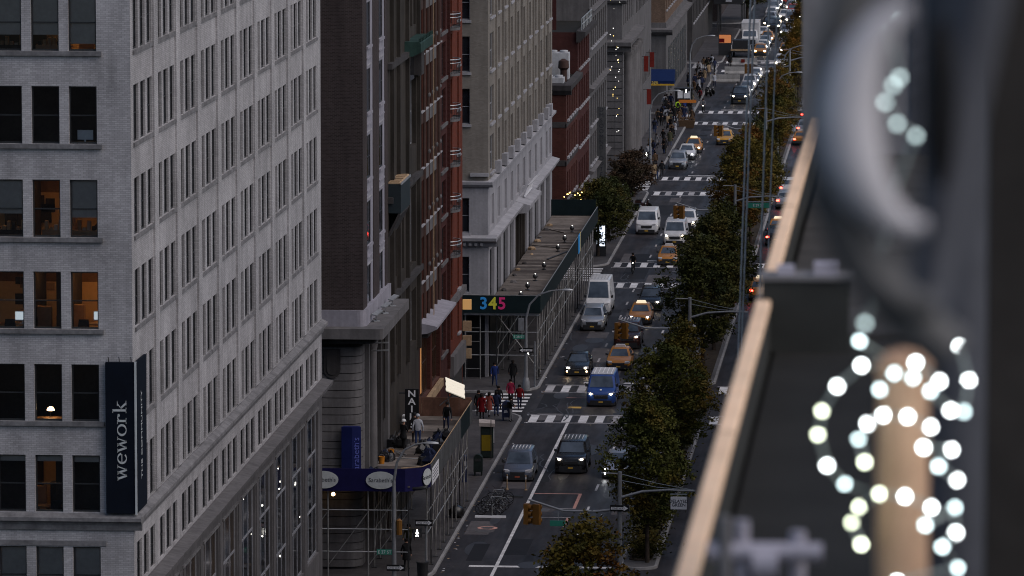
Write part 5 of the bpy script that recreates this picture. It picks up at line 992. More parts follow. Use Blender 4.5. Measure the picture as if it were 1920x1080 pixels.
def car(kind, loc, paint, label, lights='on', away=False, rack=None, taxi=False, far=False, roof_paint=None, group=None, plate='plate_orange', rz=0, fog=False, cat=None):
    k = KIND[kind]; L, W, H, cb, pr = k['L'], k['W'], k['H'], k['cab'], k['prof']; hw = W / 2
    name = {'sedan': 'car', 'suv': 'car', 'bigsuv': 'car', 'minivan': 'minivan', 'van': 'van', 'highvan': 'van'}[kind]
    if taxi: name = 'taxi'
    t = thing(name, label, cat or name, (loc[0], loc[1] + (-L / 2 if away else L / 2), .005), pi if away else rz, group or 'traffic on the avenue')
    Y = lambda f: -L / 2 + f * L
    def body():
        b = MB(); rs = []
        for f, top, wf, bot in pr:
            w = hw * wf; h = [(w * .92, bot), (w, bot + .14), (w, top * .62), (w * .985, top - .12), (w * .93, top - .03), (w * .82, top)]
            rs.append([(x, Y(f), z) for x, z in h] + [(-x, Y(f), z) for x, z in h[::-1]])
        b.rings(rs); return b.mesh('body', 'paint_black', 38)
    def ztop(f):
        for (f0, t0, *_), (f1, t1, *_) in zip(pr[:-1], pr[1:]):
            if f <= f1: return t0 + (t1 - t0) * (f - f0) / (f1 - f0)
        return pr[-1][1]
    b0, b1, r0, r1, wb, wr = cb; zb0, zb1 = ztop(b0) - .03, ztop(min(b1, .97)) - .03; zr = H
    def P(u, v):                                             # point of the cabin surface: u along (0 front .. 1 back), v up 0..1 -> y, z, halfwidth
        y = Y((b0 + (r0 - b0) * v) + ((b1 + (r1 - b1) * v) - (b0 + (r0 - b0) * v)) * u); zb = zb0 + (zb1 - zb0) * u
        return y, zb + (zr - .06 - zb) * v, hw * (wb + (wr - wb) * v)
    def cabin():
        b = MB(); rs = []
        for v, ins, dz in ((0, 0, 0), (.5, 0, 0), (1, 0, 0), (1, .06, .04), (1, .2, .06)):
            y0, z0, w = P(0, v); y1, z1, _ = P(1, v); w -= ins; y0 += ins; y1 -= ins
            c = .10; rs.append([(-w + c, y0, z0 + dz), (w - c, y0, z0 + dz), (w, y0 + c * 1.4, z0 + dz), (w, y1 - c, z1 + dz), (w - c, y1, z1 + dz), (-w + c, y1, z1 + dz), (-w, y1 - c, z1 + dz), (-w, y0 + c * 1.4, z0 + dz)])
        b.rings(rs); return b.mesh('cabin', 'paint_black', 30)
    def setm(o, m): o.material_slots[0].link = 'OBJECT'; o.material_slots[0].material = MATS[m]; return o
    setm(place('body', cmesh((kind, 'body'), body), t), paint); setm(place('cabin', cmesh((kind, 'cab'), cabin), t), roof_paint or paint)
    def wscreen(u, v0, v1, eps, nm, inset):
        def fn():
            b = MB(); out = []
            for v, s in ((v0, -1), (v0, 1), (v1, 1), (v1, -1)):
                y, z, w = P(u, v); out.append((s * (w - inset), y + eps, z + .012))
            b.poly(out); return b.mesh(nm, 'car_glass')
        return fn
    place('windscreen', cmesh((kind, 'ws'), wscreen(0, .06, .93, -.014, 'windscreen', .15)), t)
    place('rear_window', cmesh((kind, 'rw'), wscreen(1, .2, .9, .014, 'rear_window', .17)), t)
    ends = {'sedan': ((.13, .48), (.52, .84)), 'suv': ((.12, .4), (.43, .68), (.72, .92)), 'bigsuv': ((.11, .36), (.39, .64), (.67, .94)), 'minivan': ((.13, .38), (.41, .66), (.69, .94)), 'van': ((.07, .24),), 'highvan': ((.06, .22),)}[kind]
    for s in (-1, 1):
        for i, (u0, u1) in enumerate(ends):
            def sw(u0=u0, u1=u1, s=s):
                b = MB(); out = []
                for u, v in ((u0, .1), (u1, .1), (u1, .85), (u0, .85)):
                    if kind.endswith('van') and kind != 'minivan': v = .1 + (v - .1) * (.6 if kind == 'highvan' else .85)
                    y, z, w = P(u, v); out.append((s * (w + .008), y, z))
                b.poly(out); return b.mesh('side_window', 'car_glass')
            place('side_window', cmesh((kind, 'sw', s, i), sw), t)
    def wheel():
        b = MB(); r = k['r']; n = 16; b.rings([[(x, q * cos(2 * pi * j / n), q * sin(2 * pi * j / n)) for j in range(n)] for x, q in ((-.11, r * .8), (-.11, r * .95), (-.06, r), (.06, r), (.11, r * .95), (.11, r * .8))]); return b.mesh('wheel', 'rubber', 40)
    def rim():
        b = MB(); r = k['r'] * .62; n = 10; b.rings([[(x, q * cos(2 * pi * j / n), q * sin(2 * pi * j / n)) for j in range(n)] for x, q in ((-.125, r * .5), (-.118, r), (.118, r), (.125, r * .5))]); return b.mesh('rim', 'rim_metal', 40)
    wm, rm = cmesh((kind, 'wheel'), wheel), cmesh((kind, 'rim'), rim)
    for f in (.17, .81):
        for s in (-1, 1):
            o = place('wheel', wm, t, (s * (hw - .09), Y(f), k['r']))
            if not far: place('rim', rm, o)
    z1, z2 = pr[0][1], pr[1][1]; ny = -L / 2
    def lamp(sx):
        b = MB(); b.rings([[(sx * x, ny + y, z) for x, z in zz] for y, zz in ((-.005, [(hw * .50, z2 - .15), (hw * .80, z2 - .16), (hw * .84, z2 - .0), (hw * .52, z2 - .05)]), (.16, [(hw * .50, z2 - .18), (hw * .93, z2 - .16), (hw * .945, z2 + .03), (hw * .52, z2 + .01)]))]); return b.mesh('headlight', 'lens_off', 40)
    on = {'on': 'headlight_on', 'cool': 'headlight_cool', 'off': 'lens_off'}[lights]
    for s in (-1, 1):
        hl = place('headlight', cmesh((kind, 'hl', s), lambda: lamp(s)), t)
        if lights != 'off' and not away: setm(place('bulb', cmesh((kind, 'hb', s, far), lambda: MB().ball((s * hw * .70, ny + .0, z2 - .085), .13 if far else .085, 8, 4, sz=.75).mesh('bulb', 'headlight_on', 60)), hl), on)
        setm(place('tail_light', cmesh((kind, 'tl', s), lambda: MB().box(s * hw * .62 if s > 0 else -hw * .93, hw * .93 if s > 0 else -hw * .62, L / 2 - .1, L / 2 + .02, z2 - .06, z2 + .1).mesh('tail_light', 'tail_off')), t), 'tail_on' if away else 'tail_off')
        if fog: MB().ball((s * hw * .78, ny + .02, pr[0][3] + .1), .07, 8, 4).build('fog_lamp', 'fog_on' if lights == 'on' else 'headlight_cool', t, 60)
        if not far:
            place('mirror', cmesh((kind, 'mir', s), lambda: MB().rings([[(s * (hw * x), Y(b0 + .06) + y, z) for x, z in ((.93, zb0 + .05), (1.14, zb0 + .06), (1.14, zb0 + .22 + .1 * kind.endswith('van')), (.96, zb0 + .2))] for y in (0, .12)]).mesh('mirror', 'black_plastic')), t)
    big = kind in ('van', 'highvan', 'bigsuv')
    place('grille', cmesh((kind, 'gr'), lambda: MB().rings([[(x * hw * q, ny + y, z) for x, z in ((-.46, z1 - .28), (.46, z1 - .28), (.5, z1 - .02), (-.5, z1 - .02))] for y, q in ((-.015, 1), (.1, 1.05))]).mesh('grille', 'black_plastic')), t)
    place('bumper', cmesh((kind, 'bu'), lambda: MB().rings([[(x * hw, ny + y, z) for x, z in ((-w_, .12), (w_, .12), (w_, pr[0][3] + .16), (-w_, pr[0][3] + .16))] for y, w_ in ((-.03, .70), (.12, .93), (.3, .99))]).mesh('bumper', 'black_plastic', 30)), t)  # black bumper made taller and lower to darken beneath the nose like shade
    place('rear_bumper', cmesh((kind, 'rbu'), lambda: MB().box(-hw * .9, hw * .9, L / 2 - .15, L / 2 + .03, .3, .52).mesh('rear_bumper', 'black_plastic')), t)
    if not far: MB().box(-.16, .16, ny - .05, ny - .03, pr[0][3] + .0, pr[0][3] + .1).build('number_plate', plate, t); MB().box(-.16, .16, L / 2 + .03, L / 2 + .05, .6, .7).build('number_plate', plate, t); MB().box(-hw * .4, hw * .4, ny - .022, ny - .012, z1 - .09, z1 - .06).build('grille_bar', 'chrome', t)
    if rack == 'rails':
        for s in (-1, 1):
            MB().tube([(s * hw * (wr - .04), Y(r0 + .1), zr - .02), (s * hw * (wr - .04), Y(r0 + .13), zr + .05), (s * hw * (wr - .04), Y(r1 - .06), zr + .05), (s * hw * (wr - .04), Y(r1 - .03), zr - .02)], .02, 5).build('roof_rail', 'chrome', t)
    if rack == 'ribs':
        for i in range(6): x = hw * wr * (-.72 + i * .288); MB().box(x - .025, x + .025, Y(r0 + .16), Y(r1 - .08), zr - .0, zr + .03).build('roof_rib', 'sign_white', t)  # white on the ribs paints the highlight of the chrome
        for i in (.3, .8): MB().box(-hw * wr * .85, hw * wr * .85, Y(r0 + (r1 - r0) * i), Y(r0 + (r1 - r0) * i) + .05, zr + .03, zr + .06).build('roof_bar', 'chrome', t)
    if taxi: MB().prism([(-.42, 0), (.42, 0), (.32, .2), (-.32, .2)], 'y', Y(r0) + .35, Y(r0) + .62).build('roof_sign', 'roof_sign_on' if lights == 'on' and not far else 'sign_white', t, None, (0, 0, zr + .005))
    return t
G1, G2, G3 = 'cars driving towards the camera', 'cars driving away from the camera', 'parked vehicles'
car('minivan', (-26.35, 335.8), 'paint_greyblue', 'parked blue-grey minivan with roof rack beside the bicycles', 'off', rack='ribs', group=G3, plate='plate_red')
car('bigsuv', (-23.2, 339.4), 'paint_black', 'large black SUV with chrome roof ribs and lit headlights', rack='ribs', group=G1)
car('sedan', (-20.15, 337.6), 'paint_silver', 'silver sedan half hidden by the median tree, fog lamps lit', 'cool', fog=True, group=G1)
bv = car('van', (-23.25, 371.4), 'paint_blue', 'bright blue delivery van with pale roof in the crossing', 'on', roof_paint='paint_blue', group=G1)
MB().box(-.78, .78, -1.25, 2.55, 2.125, 2.14).build('roof_panel', 'white_unit', bv); text('e', .34, 'sign_white', bv, (-.02, -2.48, 1.20), (radians(28), 0, 0), .004, .01)
for i in range(5): MB().box(-.62 + i * .3, -.56 + i * .3, -1.0, 2.3, 2.141, 2.16).build('roof_rib', 'sign_white', bv)
car('sedan', (-26.05, 387.8), 'paint_black', 'black sedan with orange fog lamps waiting at the stop line', fog=True, group=G1)
car('sedan', (-23.2, 391.2), 'paint_taxi', 'orange taxi sedan directly behind the blue van', 'off', taxi=True, group=G1)
car('bigsuv', (-23.3, 403.9), 'paint_darkred', 'dark maroon boxy SUV with roof ribs behind the orange taxi', rack='ribs', group=G1)
car('sedan', (-23.2, 419.5), 'paint_taxi', 'orange taxi between the maroon SUV and a black car', taxi=True, group=G1)
car('suv', (-22.9, 428.5), 'paint_black', 'black crossover nearest the second crossing', group=G1)
car('suv', (-26.7, 415.2), 'paint_silver', 'parked silver crossover in front of the tall white van', 'off', rack='rails', group=G3)
hv = car('highvan', (-26.9, 425.5), 'paint_white', 'tall white high-roof van parked below the timber deck', 'off', group=G3)
for i in range(6): MB().box(-.62 + i * .25, -.56 + i * .25, -1.0, 2.5, 2.73, 2.755).build('roof_rib', 'white_unit', hv)
car('sedan', (-23.15, 462.6), 'paint_taxi', 'orange taxi entering the second crossing', taxi=True, lights='off', group=G1)
car('van', (-23.35, 479.0), 'paint_white', 'white van with lit headlights behind the crossing taxi', group=G1)
car('suv', (-22.9, 492.5), 'paint_white', 'white crossover following the white van', group=G1, rack='rails')
car('van', (-26.4, 488.5), 'paint_white', 'parked white van tucked beside the left tree', 'off', group=G3)
car('suv', (-26.75, 554.2), 'paint_silver', 'silver crossover parked first at the third crossing', 'off', group=G3, rack='rails'); car('sedan', (-26.35, 565.6), 'paint_white', 'white car parked behind the silver crossover', 'cool', group=G3); car('sedan', (-26.0, 573.4), 'paint_taxi', 'orange taxi last in the far kerb row', group=G3, taxi=True)
car('sedan', (-23.0, 583.8), 'paint_yellow', 'yellow taxi alone before the fourth crossing', taxi=True, lights='off', group=G1)
car('bigsuv', (-23.45, 640.5), 'paint_black', 'black SUV stopped at the fourth crossing with bright headlights', group=G1)
random.seed(77)
CN = ['paint_white', 'paint_silver', 'paint_grey', 'paint_taxi', 'paint_white', 'paint_red', 'paint_black', 'paint_silver']
lab1 = ['white sedan right behind the stopped black SUV', 'silver sedan second behind the stopped black SUV', 'white crossover third behind the stopped black SUV', 'grey car fourth in the far queue', 'white sedan at the back of the far queue']
for i, y in enumerate((648.2, 655.6, 663.4, 671.0, 679.0)): car(['sedan', 'sedan', 'suv', 'sedan', 'sedan'][i], (-23.3 + .1 * i, y), ['paint_white', 'paint_silver', 'paint_white', 'paint_grey', 'paint_white'][i], lab1[i], 'cool' if i % 2 else 'on', far=True, group=G1)
car('sedan', (-23.75, 724.0), 'paint_taxi', 'bright orange taxi leading the far crossing with both lights on', taxi=True, far=True, group=G1)
lab2 = ['pale car behind the far leading taxi', 'second pale roof behind the far leading taxi', 'orange taxi roof in the far queue', 'dark SUV with bright lights far up the avenue', 'white car far up the avenue', 'silver car near the top of the picture', 'farthest white van up the avenue', 'orange car in the far right lane', 'white car in the far right lane', 'red-brown car in the far right lane', 'silver car in the far right lane before the lamps', 'white car abreast of the leading taxi', 'dark car abreast of the far queue', 'pale car by the farthest median tree', 'taxi by the farthest median tree']
spots = [(-23.7, 732, 'sedan', 'paint_white'), (-23.7, 741, 'sedan', 'paint_silver'), (-23.6, 750, 'sedan', 'paint_taxi'), (-23.4, 772, 'bigsuv', 'paint_black'), (-22.6, 800, 'sedan', 'paint_white'), (-22.2, 822, 'sedan', 'paint_silver'), (-22.0, 845, 'van', 'paint_white'), (-20.3, 726, 'sedan', 'paint_taxi'), (-20.2, 700, 'suv', 'paint_white'), (-20.2, 738, 'sedan', 'paint_darkred'), (-20.0, 662, 'suv', 'paint_silver'), (-20.1, 752, 'sedan', 'paint_white'), (-19.8, 775, 'suv', 'paint_grey'), (-19.6, 800, 'sedan', 'paint_silver'), (-19.6, 830, 'sedan', 'paint_taxi')]
for (x, y, kd, m), lb in zip(spots, lab2): car(kd, (x, y), m, lb, random.choice(['on', 'cool']), taxi='taxi' in m, far=True, group=G1)
lane = ['kerb', 'middle', 'tree-side']
n_ = 0
for li, x0 in enumerate((-24.6, -21.4, -18.9)):
    for k, y in enumerate([760 + li * 4 + 11.5 * q for q in range(11)]):
        if any(abs(y - q[1]) < 7 and abs(x0 - q[0]) < 2 for q in spots): continue
        m = CN[(k * 3 + li) % len(CN)]; n_ += 1
        car(['sedan', 'suv', 'sedan', 'van'][(k + li) % 4 if k % 3 else 0], (x0 + .25 * sin(k), y), m, f"{m.split('_')[1]} vehicle number {['one', 'two', 'three', 'four', 'five', 'six', 'seven', 'eight', 'nine', 'ten', 'eleven'][k]} of the distant {lane[li]} lane queue", ['on', 'cool'][k % 2], taxi='taxi' in m, far=True, group=G1)
# right-hand carriageway, seen from behind
for x, y, kd, m, tx, lb in ((-14.6, 588.6, 'sedan', 'paint_taxi', 1, 'orange taxi driving away beside the ledge'), (-14.5, 601, 'suv', 'paint_silver', 0, 'silver car driving away ahead of the departing taxi'), (-14.4, 530.5, 'suv', 'paint_white', 0, 'white car driving away with red tail lights'), (-14.3, 517.5, 'suv', 'paint_silver', 0, 'silver car driving away close behind the white one'), (-14.3, 492.5, 'sedan', 'paint_taxi', 1, 'orange taxi driving away below the street sign'), (-14.2, 483.6, 'suv', 'paint_black', 0, 'black car driving away with glaring red tail lights'), (-14.2, 440.9, 'suv', 'paint_taxi', 1, 'dark orange taxi driving away half behind the stone pier'), (-14.6, 622, 'sedan', 'paint_grey', 0, 'grey car driving away nearest the red signal')):
    car(kd, (x, y), m, lb, 'on', away=True, taxi=bool(tx), group=G2, far=y > 540)
# box truck at the kerb
t = thing('box_truck', 'white box truck parked behind the concrete barriers', 'truck', (-25.6, 741, .005), 0, G3)
MB().box(-1.2, 1.2, -2.5, 4.5, 1.0, 3.6).build('cargo_box', 'white_unit', t); MB().rings([[(x, y, z_) for x, z_ in ((-1.1, .5), (1.1, .5), (1.1, 1.5), (1.0, h_), (-1.0, h_), (-1.1, 1.5))] for y, h_ in ((-4.5, 1.5), (-4.3, 1.7), (-3.6, 2.5), (-2.6, 2.6))]).build('cab', 'paint_white', t, 30); MB().poly([(-.9, -4.27, 1.76), (.9, -4.27, 1.76), (.86, -3.66, 2.46), (-.86, -3.66, 2.46)]).build('windscreen', 'car_glass', t); MB().box(-1.22, 1.22, -2.55, -2.45, 3.45, 3.65).build('front_rail', 'sign_white', t); MB().box(-.8, .8, -4.55, -4.5, .7, 1.3).build('grille', 'black_plastic', t); MB().box(-1.1, 1.1, -4.6, -4.4, .35, .6).build('bumper', 'black_plastic', t)
for y in (-3.6, 3.0):
    for s in (-1, 1): MB().rings([[(s * x, y + q * cos(2 * pi * j / 14), .48 + q * sin(2 * pi * j / 14)) for j in range(14)] for x, q in ((.8, .45), (.82, .48), (1.08, .48), (1.1, .45))]).build('wheel', 'rubber', t, 40)
for s in (-1, 1): MB().box(s * .75 - .15, s * .75 + .15, -4.53, -4.46, 1.0, 1.25).build('headlight', 'lens_off', t)
t = thing('equipment_trailer', 'dark flatbed trailer with pale frame in front of the box truck', 'trailer', (-26.2, 722, .005), 0, G3)
MB().box(-1.3, 1.3, -2, 3, .7, 1.0).build('bed', 'black_plastic', t); MB().box(-1.35, 1.35, -2.1, -2.0, .9, 1.15).build('edge_rail', 'tan_wood', t); MB().box(-1.2, .9, .0, 2.6, 1.0, 2.2).build('machine_housing', 'tarp_black', t)
for s in (-1, 1): MB().tube([(s * 1.25, -2, 1.0), (s * 1.25, -2, 1.7)], .05).build('stake', 'sign_white', t); MB().rings([[(s * x, .5 + q * cos(2 * pi * j / 12), .38 + q * sin(2 * pi * j / 12)) for j in range(12)] for x, q in ((.9, .36), (.92, .38), (1.15, .38), (1.17, .36))]).build('wheel', 'rubber', t, 40)
# cyclists' mounts and scooters
def motorbike(loc, rz, label, mat='paint_black'):
    t = thing('motor_scooter', label, 'scooter', loc, rz, 'two-wheelers at the far kerb')
    for y in (-.62, .62): MB().rings([[(x, y + q * cos(2 * pi * j / 12), .27 + q * sin(2 * pi * j / 12)) for j in range(12)] for x, q in ((-.06, .24), (-.05, .27), (.05, .27), (.06, .24))]).build('wheel', 'rubber', t, 40)
    MB().rings([[(w * x, y, z_) for x, z_ in ((-1, z0), (1, z0), (.8, z1_), (-.8, z1_))] for y, w, z0, z1_ in ((-.5, .1, .35, .9), (-.3, .16, .25, .5), (.1, .17, .25, .5), (.35, .17, .4, .78), (.85, .12, .5, .75))]).build('body', mat, t, 40); MB().tube([(0, -.62, .27), (0, -.45, .95)], .04, 6).build('fork', 'dark_steel', t); MB().tube([(-.33, -.4, 1.0), (.33, -.4, 1.0)], .02, 5).build('handlebar', 'black_plastic', t); MB().box(-.13, .13, .1, .7, .76, .84).build('seat', 'black_plastic', t); MB().ball((0, -.5, .86), .07, 8, 4).build('headlamp', 'lens_off', t, 60)
motorbike((-27.7, 653, .005), .5, 'dark scooter leaning at the far kerb, nearer one'); motorbike((-27.6, 656, .005), .7, 'dark scooter at the far kerb, farther one'); motorbike((-28.0, 513, .005), 1.2, 'dark scooter parked under the reddish tree', 'paint_darkred'); motorbike((-28.0, 509, .005), 1.0, 'black scooter parked nearest the third crossing')

# ================================================================== people
SK = {}
def body_mesh(pose):
    if pose in SK: return SK[pose]
    # joints: x left(+)/right, y forward = -y, z up; pose gives offsets of feet and hands
    fl, fr_, hl, hr, lean = pose
    J = {'pel': (0, 0, .95), 'sp': (0, lean * .5, 1.18), 'ch': (0, lean, 1.40), 'nk': (0, lean * 1.1, 1.53), 'hd': (0, lean * 1.15 - .02, 1.66), 'tp': (0, lean * 1.15, 1.755)}
    R_ = {'pel': (.17, .125), 'sp': (.16, .115), 'ch': (.19, .125), 'nk': (.065, .065), 'hd': (.095, .11), 'tp': (.055, .065)}
    E_ = [('pel', 'sp'), ('sp', 'ch'), ('ch', 'nk'), ('nk', 'hd'), ('hd', 'tp')]
    for s, f, h, n in ((1, fl, hl, 'l'), (-1, fr_, hr, 'r')):
        hip = Vector((s * .10, 0, .88)); ank = Vector((s * .11, f[0], .09 + f[1])); knee = (hip + ank) / 2 + Vector((0, -.05 - abs(f[1]) * .35, .02))
        toe = ank + Vector((s * .02, -.17, -.05 - f[1] * .2)); sh = Vector((s * .19, lean, 1.43)); hand = Vector((s * (.27 + h[2]), h[0], h[1])); elb = (sh + hand) / 2 + Vector((s * .05, .07, -.02)); fin = hand + (hand - elb).normalized() * .09
        for kk, p, r in (('hip', hip, .105), ('kn', knee, .068), ('an', ank, .048), ('to', toe, .042), ('sh', sh, .075), ('el', elb, .052), ('ha', hand, .040), ('fi', fin, .03)): J[kk + n] = tuple(p); R_[kk + n] = (r, r)
        E_ += [('pel', 'hip' + n), ('hip' + n, 'kn' + n), ('kn' + n, 'an' + n), ('an' + n, 'to' + n), ('ch', 'sh' + n), ('sh' + n, 'el' + n), ('el' + n, 'ha' + n), ('ha' + n, 'fi' + n)]
    ks = list(J); me = bpy.data.meshes.new('body'); me.from_pydata([J[k] for k in ks], [(ks.index(a), ks.index(b)) for a, b in E_], [])
    o = bpy.data.objects.new('body', me); COL.objects.link(o); md = o.modifiers.new('skin', 'SKIN'); sv = me.skin_vertices[0].data
    for i, k in enumerate(ks): sv[i].radius = R_[k]; sv[i].use_root = (k == 'pel')
    sb_ = o.modifiers.new('sub', 'SUBSURF'); sb_.levels = 1; sb_.render_levels = 1
    dg = bpy.context.evaluated_depsgraph_get(); m2 = bpy.data.meshes.new_from_object(o.evaluated_get(dg)); bpy.data.objects.remove(o)
    m2.materials.clear()
    for nm in ('cloth_black', 'cloth_black', 'skin', 'shoe'): m2.materials.append(MATS[nm])
    hands = [Vector(J['hal']), Vector(J['har']), Vector(J['fil']), Vector(J['fir'])]; feet = [Vector(J['anl']), Vector(J['anr']), Vector(J['tol']), Vector(J['tor'])]
    for p in m2.polygons:
        c = p.center; i = 0
        if c.z > 1.545: i = 2
        elif min((c - h).length for h in hands) < .055: i = 2
        elif min((c - h).length for h in feet) < .085: i = 3
        elif c.z < .90 and abs(c.x) < .24 and c.z < .9: i = 1
        p.material_index = i; p.use_smooth = True
    SK[pose] = m2; return m2
STAND = ((0, 0), (.03, 0), (.02, .82, .02), (.0, .82, .02), 0.0); WALK = ((-.32, .0), (.34, .06), (.24, .86, 0), (-.26, .88, 0), -.04); WALK2 = ((.30, .07), (-.28, 0), (-.22, .9, 0), (.22, .85, 0), -.05)
HOLD = ((-.06, 0), (.08, 0), (-.28, 1.12, -.08), (-.25, 1.08, -.1), -.03); BEND = ((-.15, 0), (.15, 0), (-.5, .75, -.05), (-.45, .8, -.05), -.32); RIDE = ((-.05, .28), (.1, .05), (-.55, 1.08, -.05), (-.55, 1.08, -.05), -.22)
def person(loc, rz, pose, top, legs, label, hair='hair_dark', coat=0, bag=None, helmet=False, h=1.0, group='pedestrians'):
    t = thing('person', label, 'person', loc, rz, group); o = place('body', body_mesh(pose), t)
    for i, m in enumerate((top, legs, 'skin', 'shoe')): o.material_slots[i].link = 'OBJECT'; o.material_slots[i].material = MATS[m]
    ln = pose[4]; hy = ln * 1.15
    if helmet: MB().rings([[(r * cos(2 * pi * j / 12) * .92, hy + r * 1.08 * sin(2 * pi * j / 12) - e, z_) for j in range(12)] for r, z_, e in ((.16, 1.71, .02), (.13, 1.715, 0), (.128, 1.78, 0), (.09, 1.83, 0), (.02, 1.85, 0))]).build('helmet', helmet, t, 50)
    else: MB().rings([[(r * cos(2 * pi * j / 12), hy + dy + r * 1.12 * sin(2 * pi * j / 12), z_) for j in range(12)] for r, z_, dy in ((.085, 1.56, .045), (.115, 1.63, .03), (.12, 1.70, .012), (.10, 1.76, .005), (.03, 1.79, 0))]).build('hair', hair, t, 50)
    if coat:                                                  # skirt of a coat, follows the hips
        MB().rings([[(w * cos(2 * pi * j / 14), ln * q + w * .72 * sin(2 * pi * j / 14), z_) for j in range(14)] for w, z_, q in ((.20, 1.15, .5), (.205, .95, .1), (.235, 1.0 - coat * .5, 0), (.25, .95 - coat, 0))], cap=False).build('coat', top, t, 60)
    if bag: MB().rings([[(x, y, z_) for x, y in ((-.14, .0), (.14, .0), (.12, .14), (-.12, .14))] for z_ in (1.0, 1.1, 1.4)]).build('backpack', bag, t, None, (0, ln * .7 + .1, 0)) if bag != 'tote' else MB().box(-.36, -.28, -.12, .12, .45, .75).build('hand_bag', 'cloth_black', t)
    t.scale = (h, h, h); return t
PZ = .147
person((-31.0, 363.6, PZ), pi * .95, STAND, 'cloth_red', 'cloth_black', 'person in a long red coat waiting at the corner crossing', coat=.45, hair='hair_dark', bag='tote')
person((-31.35, 365.2, PZ), .3, STAND, 'cloth_black', 'cloth_black', 'person in black close behind the red coat', coat=.2); person((-30.55, 364.3, PZ), pi * .9, WALK, 'cloth_salmon', 'cloth_grey', 'person in a salmon jacket seen behind a thin pole', bag=None, coat=.4)
person((-30.1, 365.0, PZ), pi, STAND, 'cloth_navy', 'cloth_denim', 'person in navy beside the salmon jacket', coat=.1); person((-30.25, 368.8, .005), 0, WALK2, 'cloth_black', 'cloth_black', 'person in black stepping onto the zebra crossing'); person((-28.9, 362.3, PZ), pi * .5, HOLD, 'cloth_black', 'cloth_grey', 'person in black standing between the mailbox and the kerb', bag='cloth_black')
person((-29.7, 372.5, .005), .1, WALK, 'cloth_pink', 'cloth_black', 'person in bright pink on the side-street zebra', coat=.2); person((-28.85, 369.6, .005), .2, WALK2, 'cloth_red', 'cloth_navy', 'person with a red top at the kerb end of the zebra'); person((-31.5, 380.5, PZ), .2, WALK, 'cloth_blue', 'cloth_denim', 'person in blue walking under the scaffold'); person((-30.3, 382, PZ), pi, STAND, 'cloth_black', 'cloth_black', 'dark figure standing under the 345 hoarding', coat=.3)
person((-31.3, 312.3, 5.43), pi * .8, HOLD, 'cloth_black', 'cloth_black', 'worker in a black coat and white helmet holding a hose', helmet='helmet_white', coat=.25, group='workers on the platform'); person((-30.6, 314.0, 5.43), pi * 1.05, STAND, 'cloth_pale', 'cloth_denim', 'worker in pale shirt with a helmet seen from behind', helmet='cloth_pale', group='workers on the platform', h=1.05); person((-30.9, 315.2, 5.43), pi, STAND, 'cloth_black', 'cloth_black', 'worker in dark clothes partly behind the pale-shirted one', helmet='cloth_black', group='workers on the platform'); person((-29.5, 320.5, 5.43), .3, BEND, 'cloth_black', 'cloth_navy', 'worker in black stooping by the far hoarding', helmet='cloth_black', group='workers on the platform')
person((-30.0, 301.0, PZ), .4, STAND, 'cloth_black', 'cloth_black', 'dark figure under the near platform', coat=.4); person((-30.4, 306.5, PZ), -.3, WALK, 'cloth_olive', 'cloth_black', 'person in olive walking under the near platform')
# cyclists
for loc, lb, lb2, m in (((-25.8, 456.3, .005), 'cyclist in black riding through the second crossing', 'bicycle under the cyclist in the second crossing', 'cloth_black'), ((-27.2, 626.5, .005), 'cyclist in dark clothes waiting at the far crossing', 'bicycle under the far cyclist', 'cloth_grey')):
    q = person((loc[0], loc[1] + .15, .02), 0, RIDE, m, 'cloth_black', lb, group='cyclists'); b_ = thing('bicycle', lb2, 'bicycle', loc, -pi / 2, 'ridden bicycles'); bicycle_parts(b_); MB().ball((.45, 0, .95), .05, 6, 4).build('front_lamp', 'lamp_white', b_, 60)
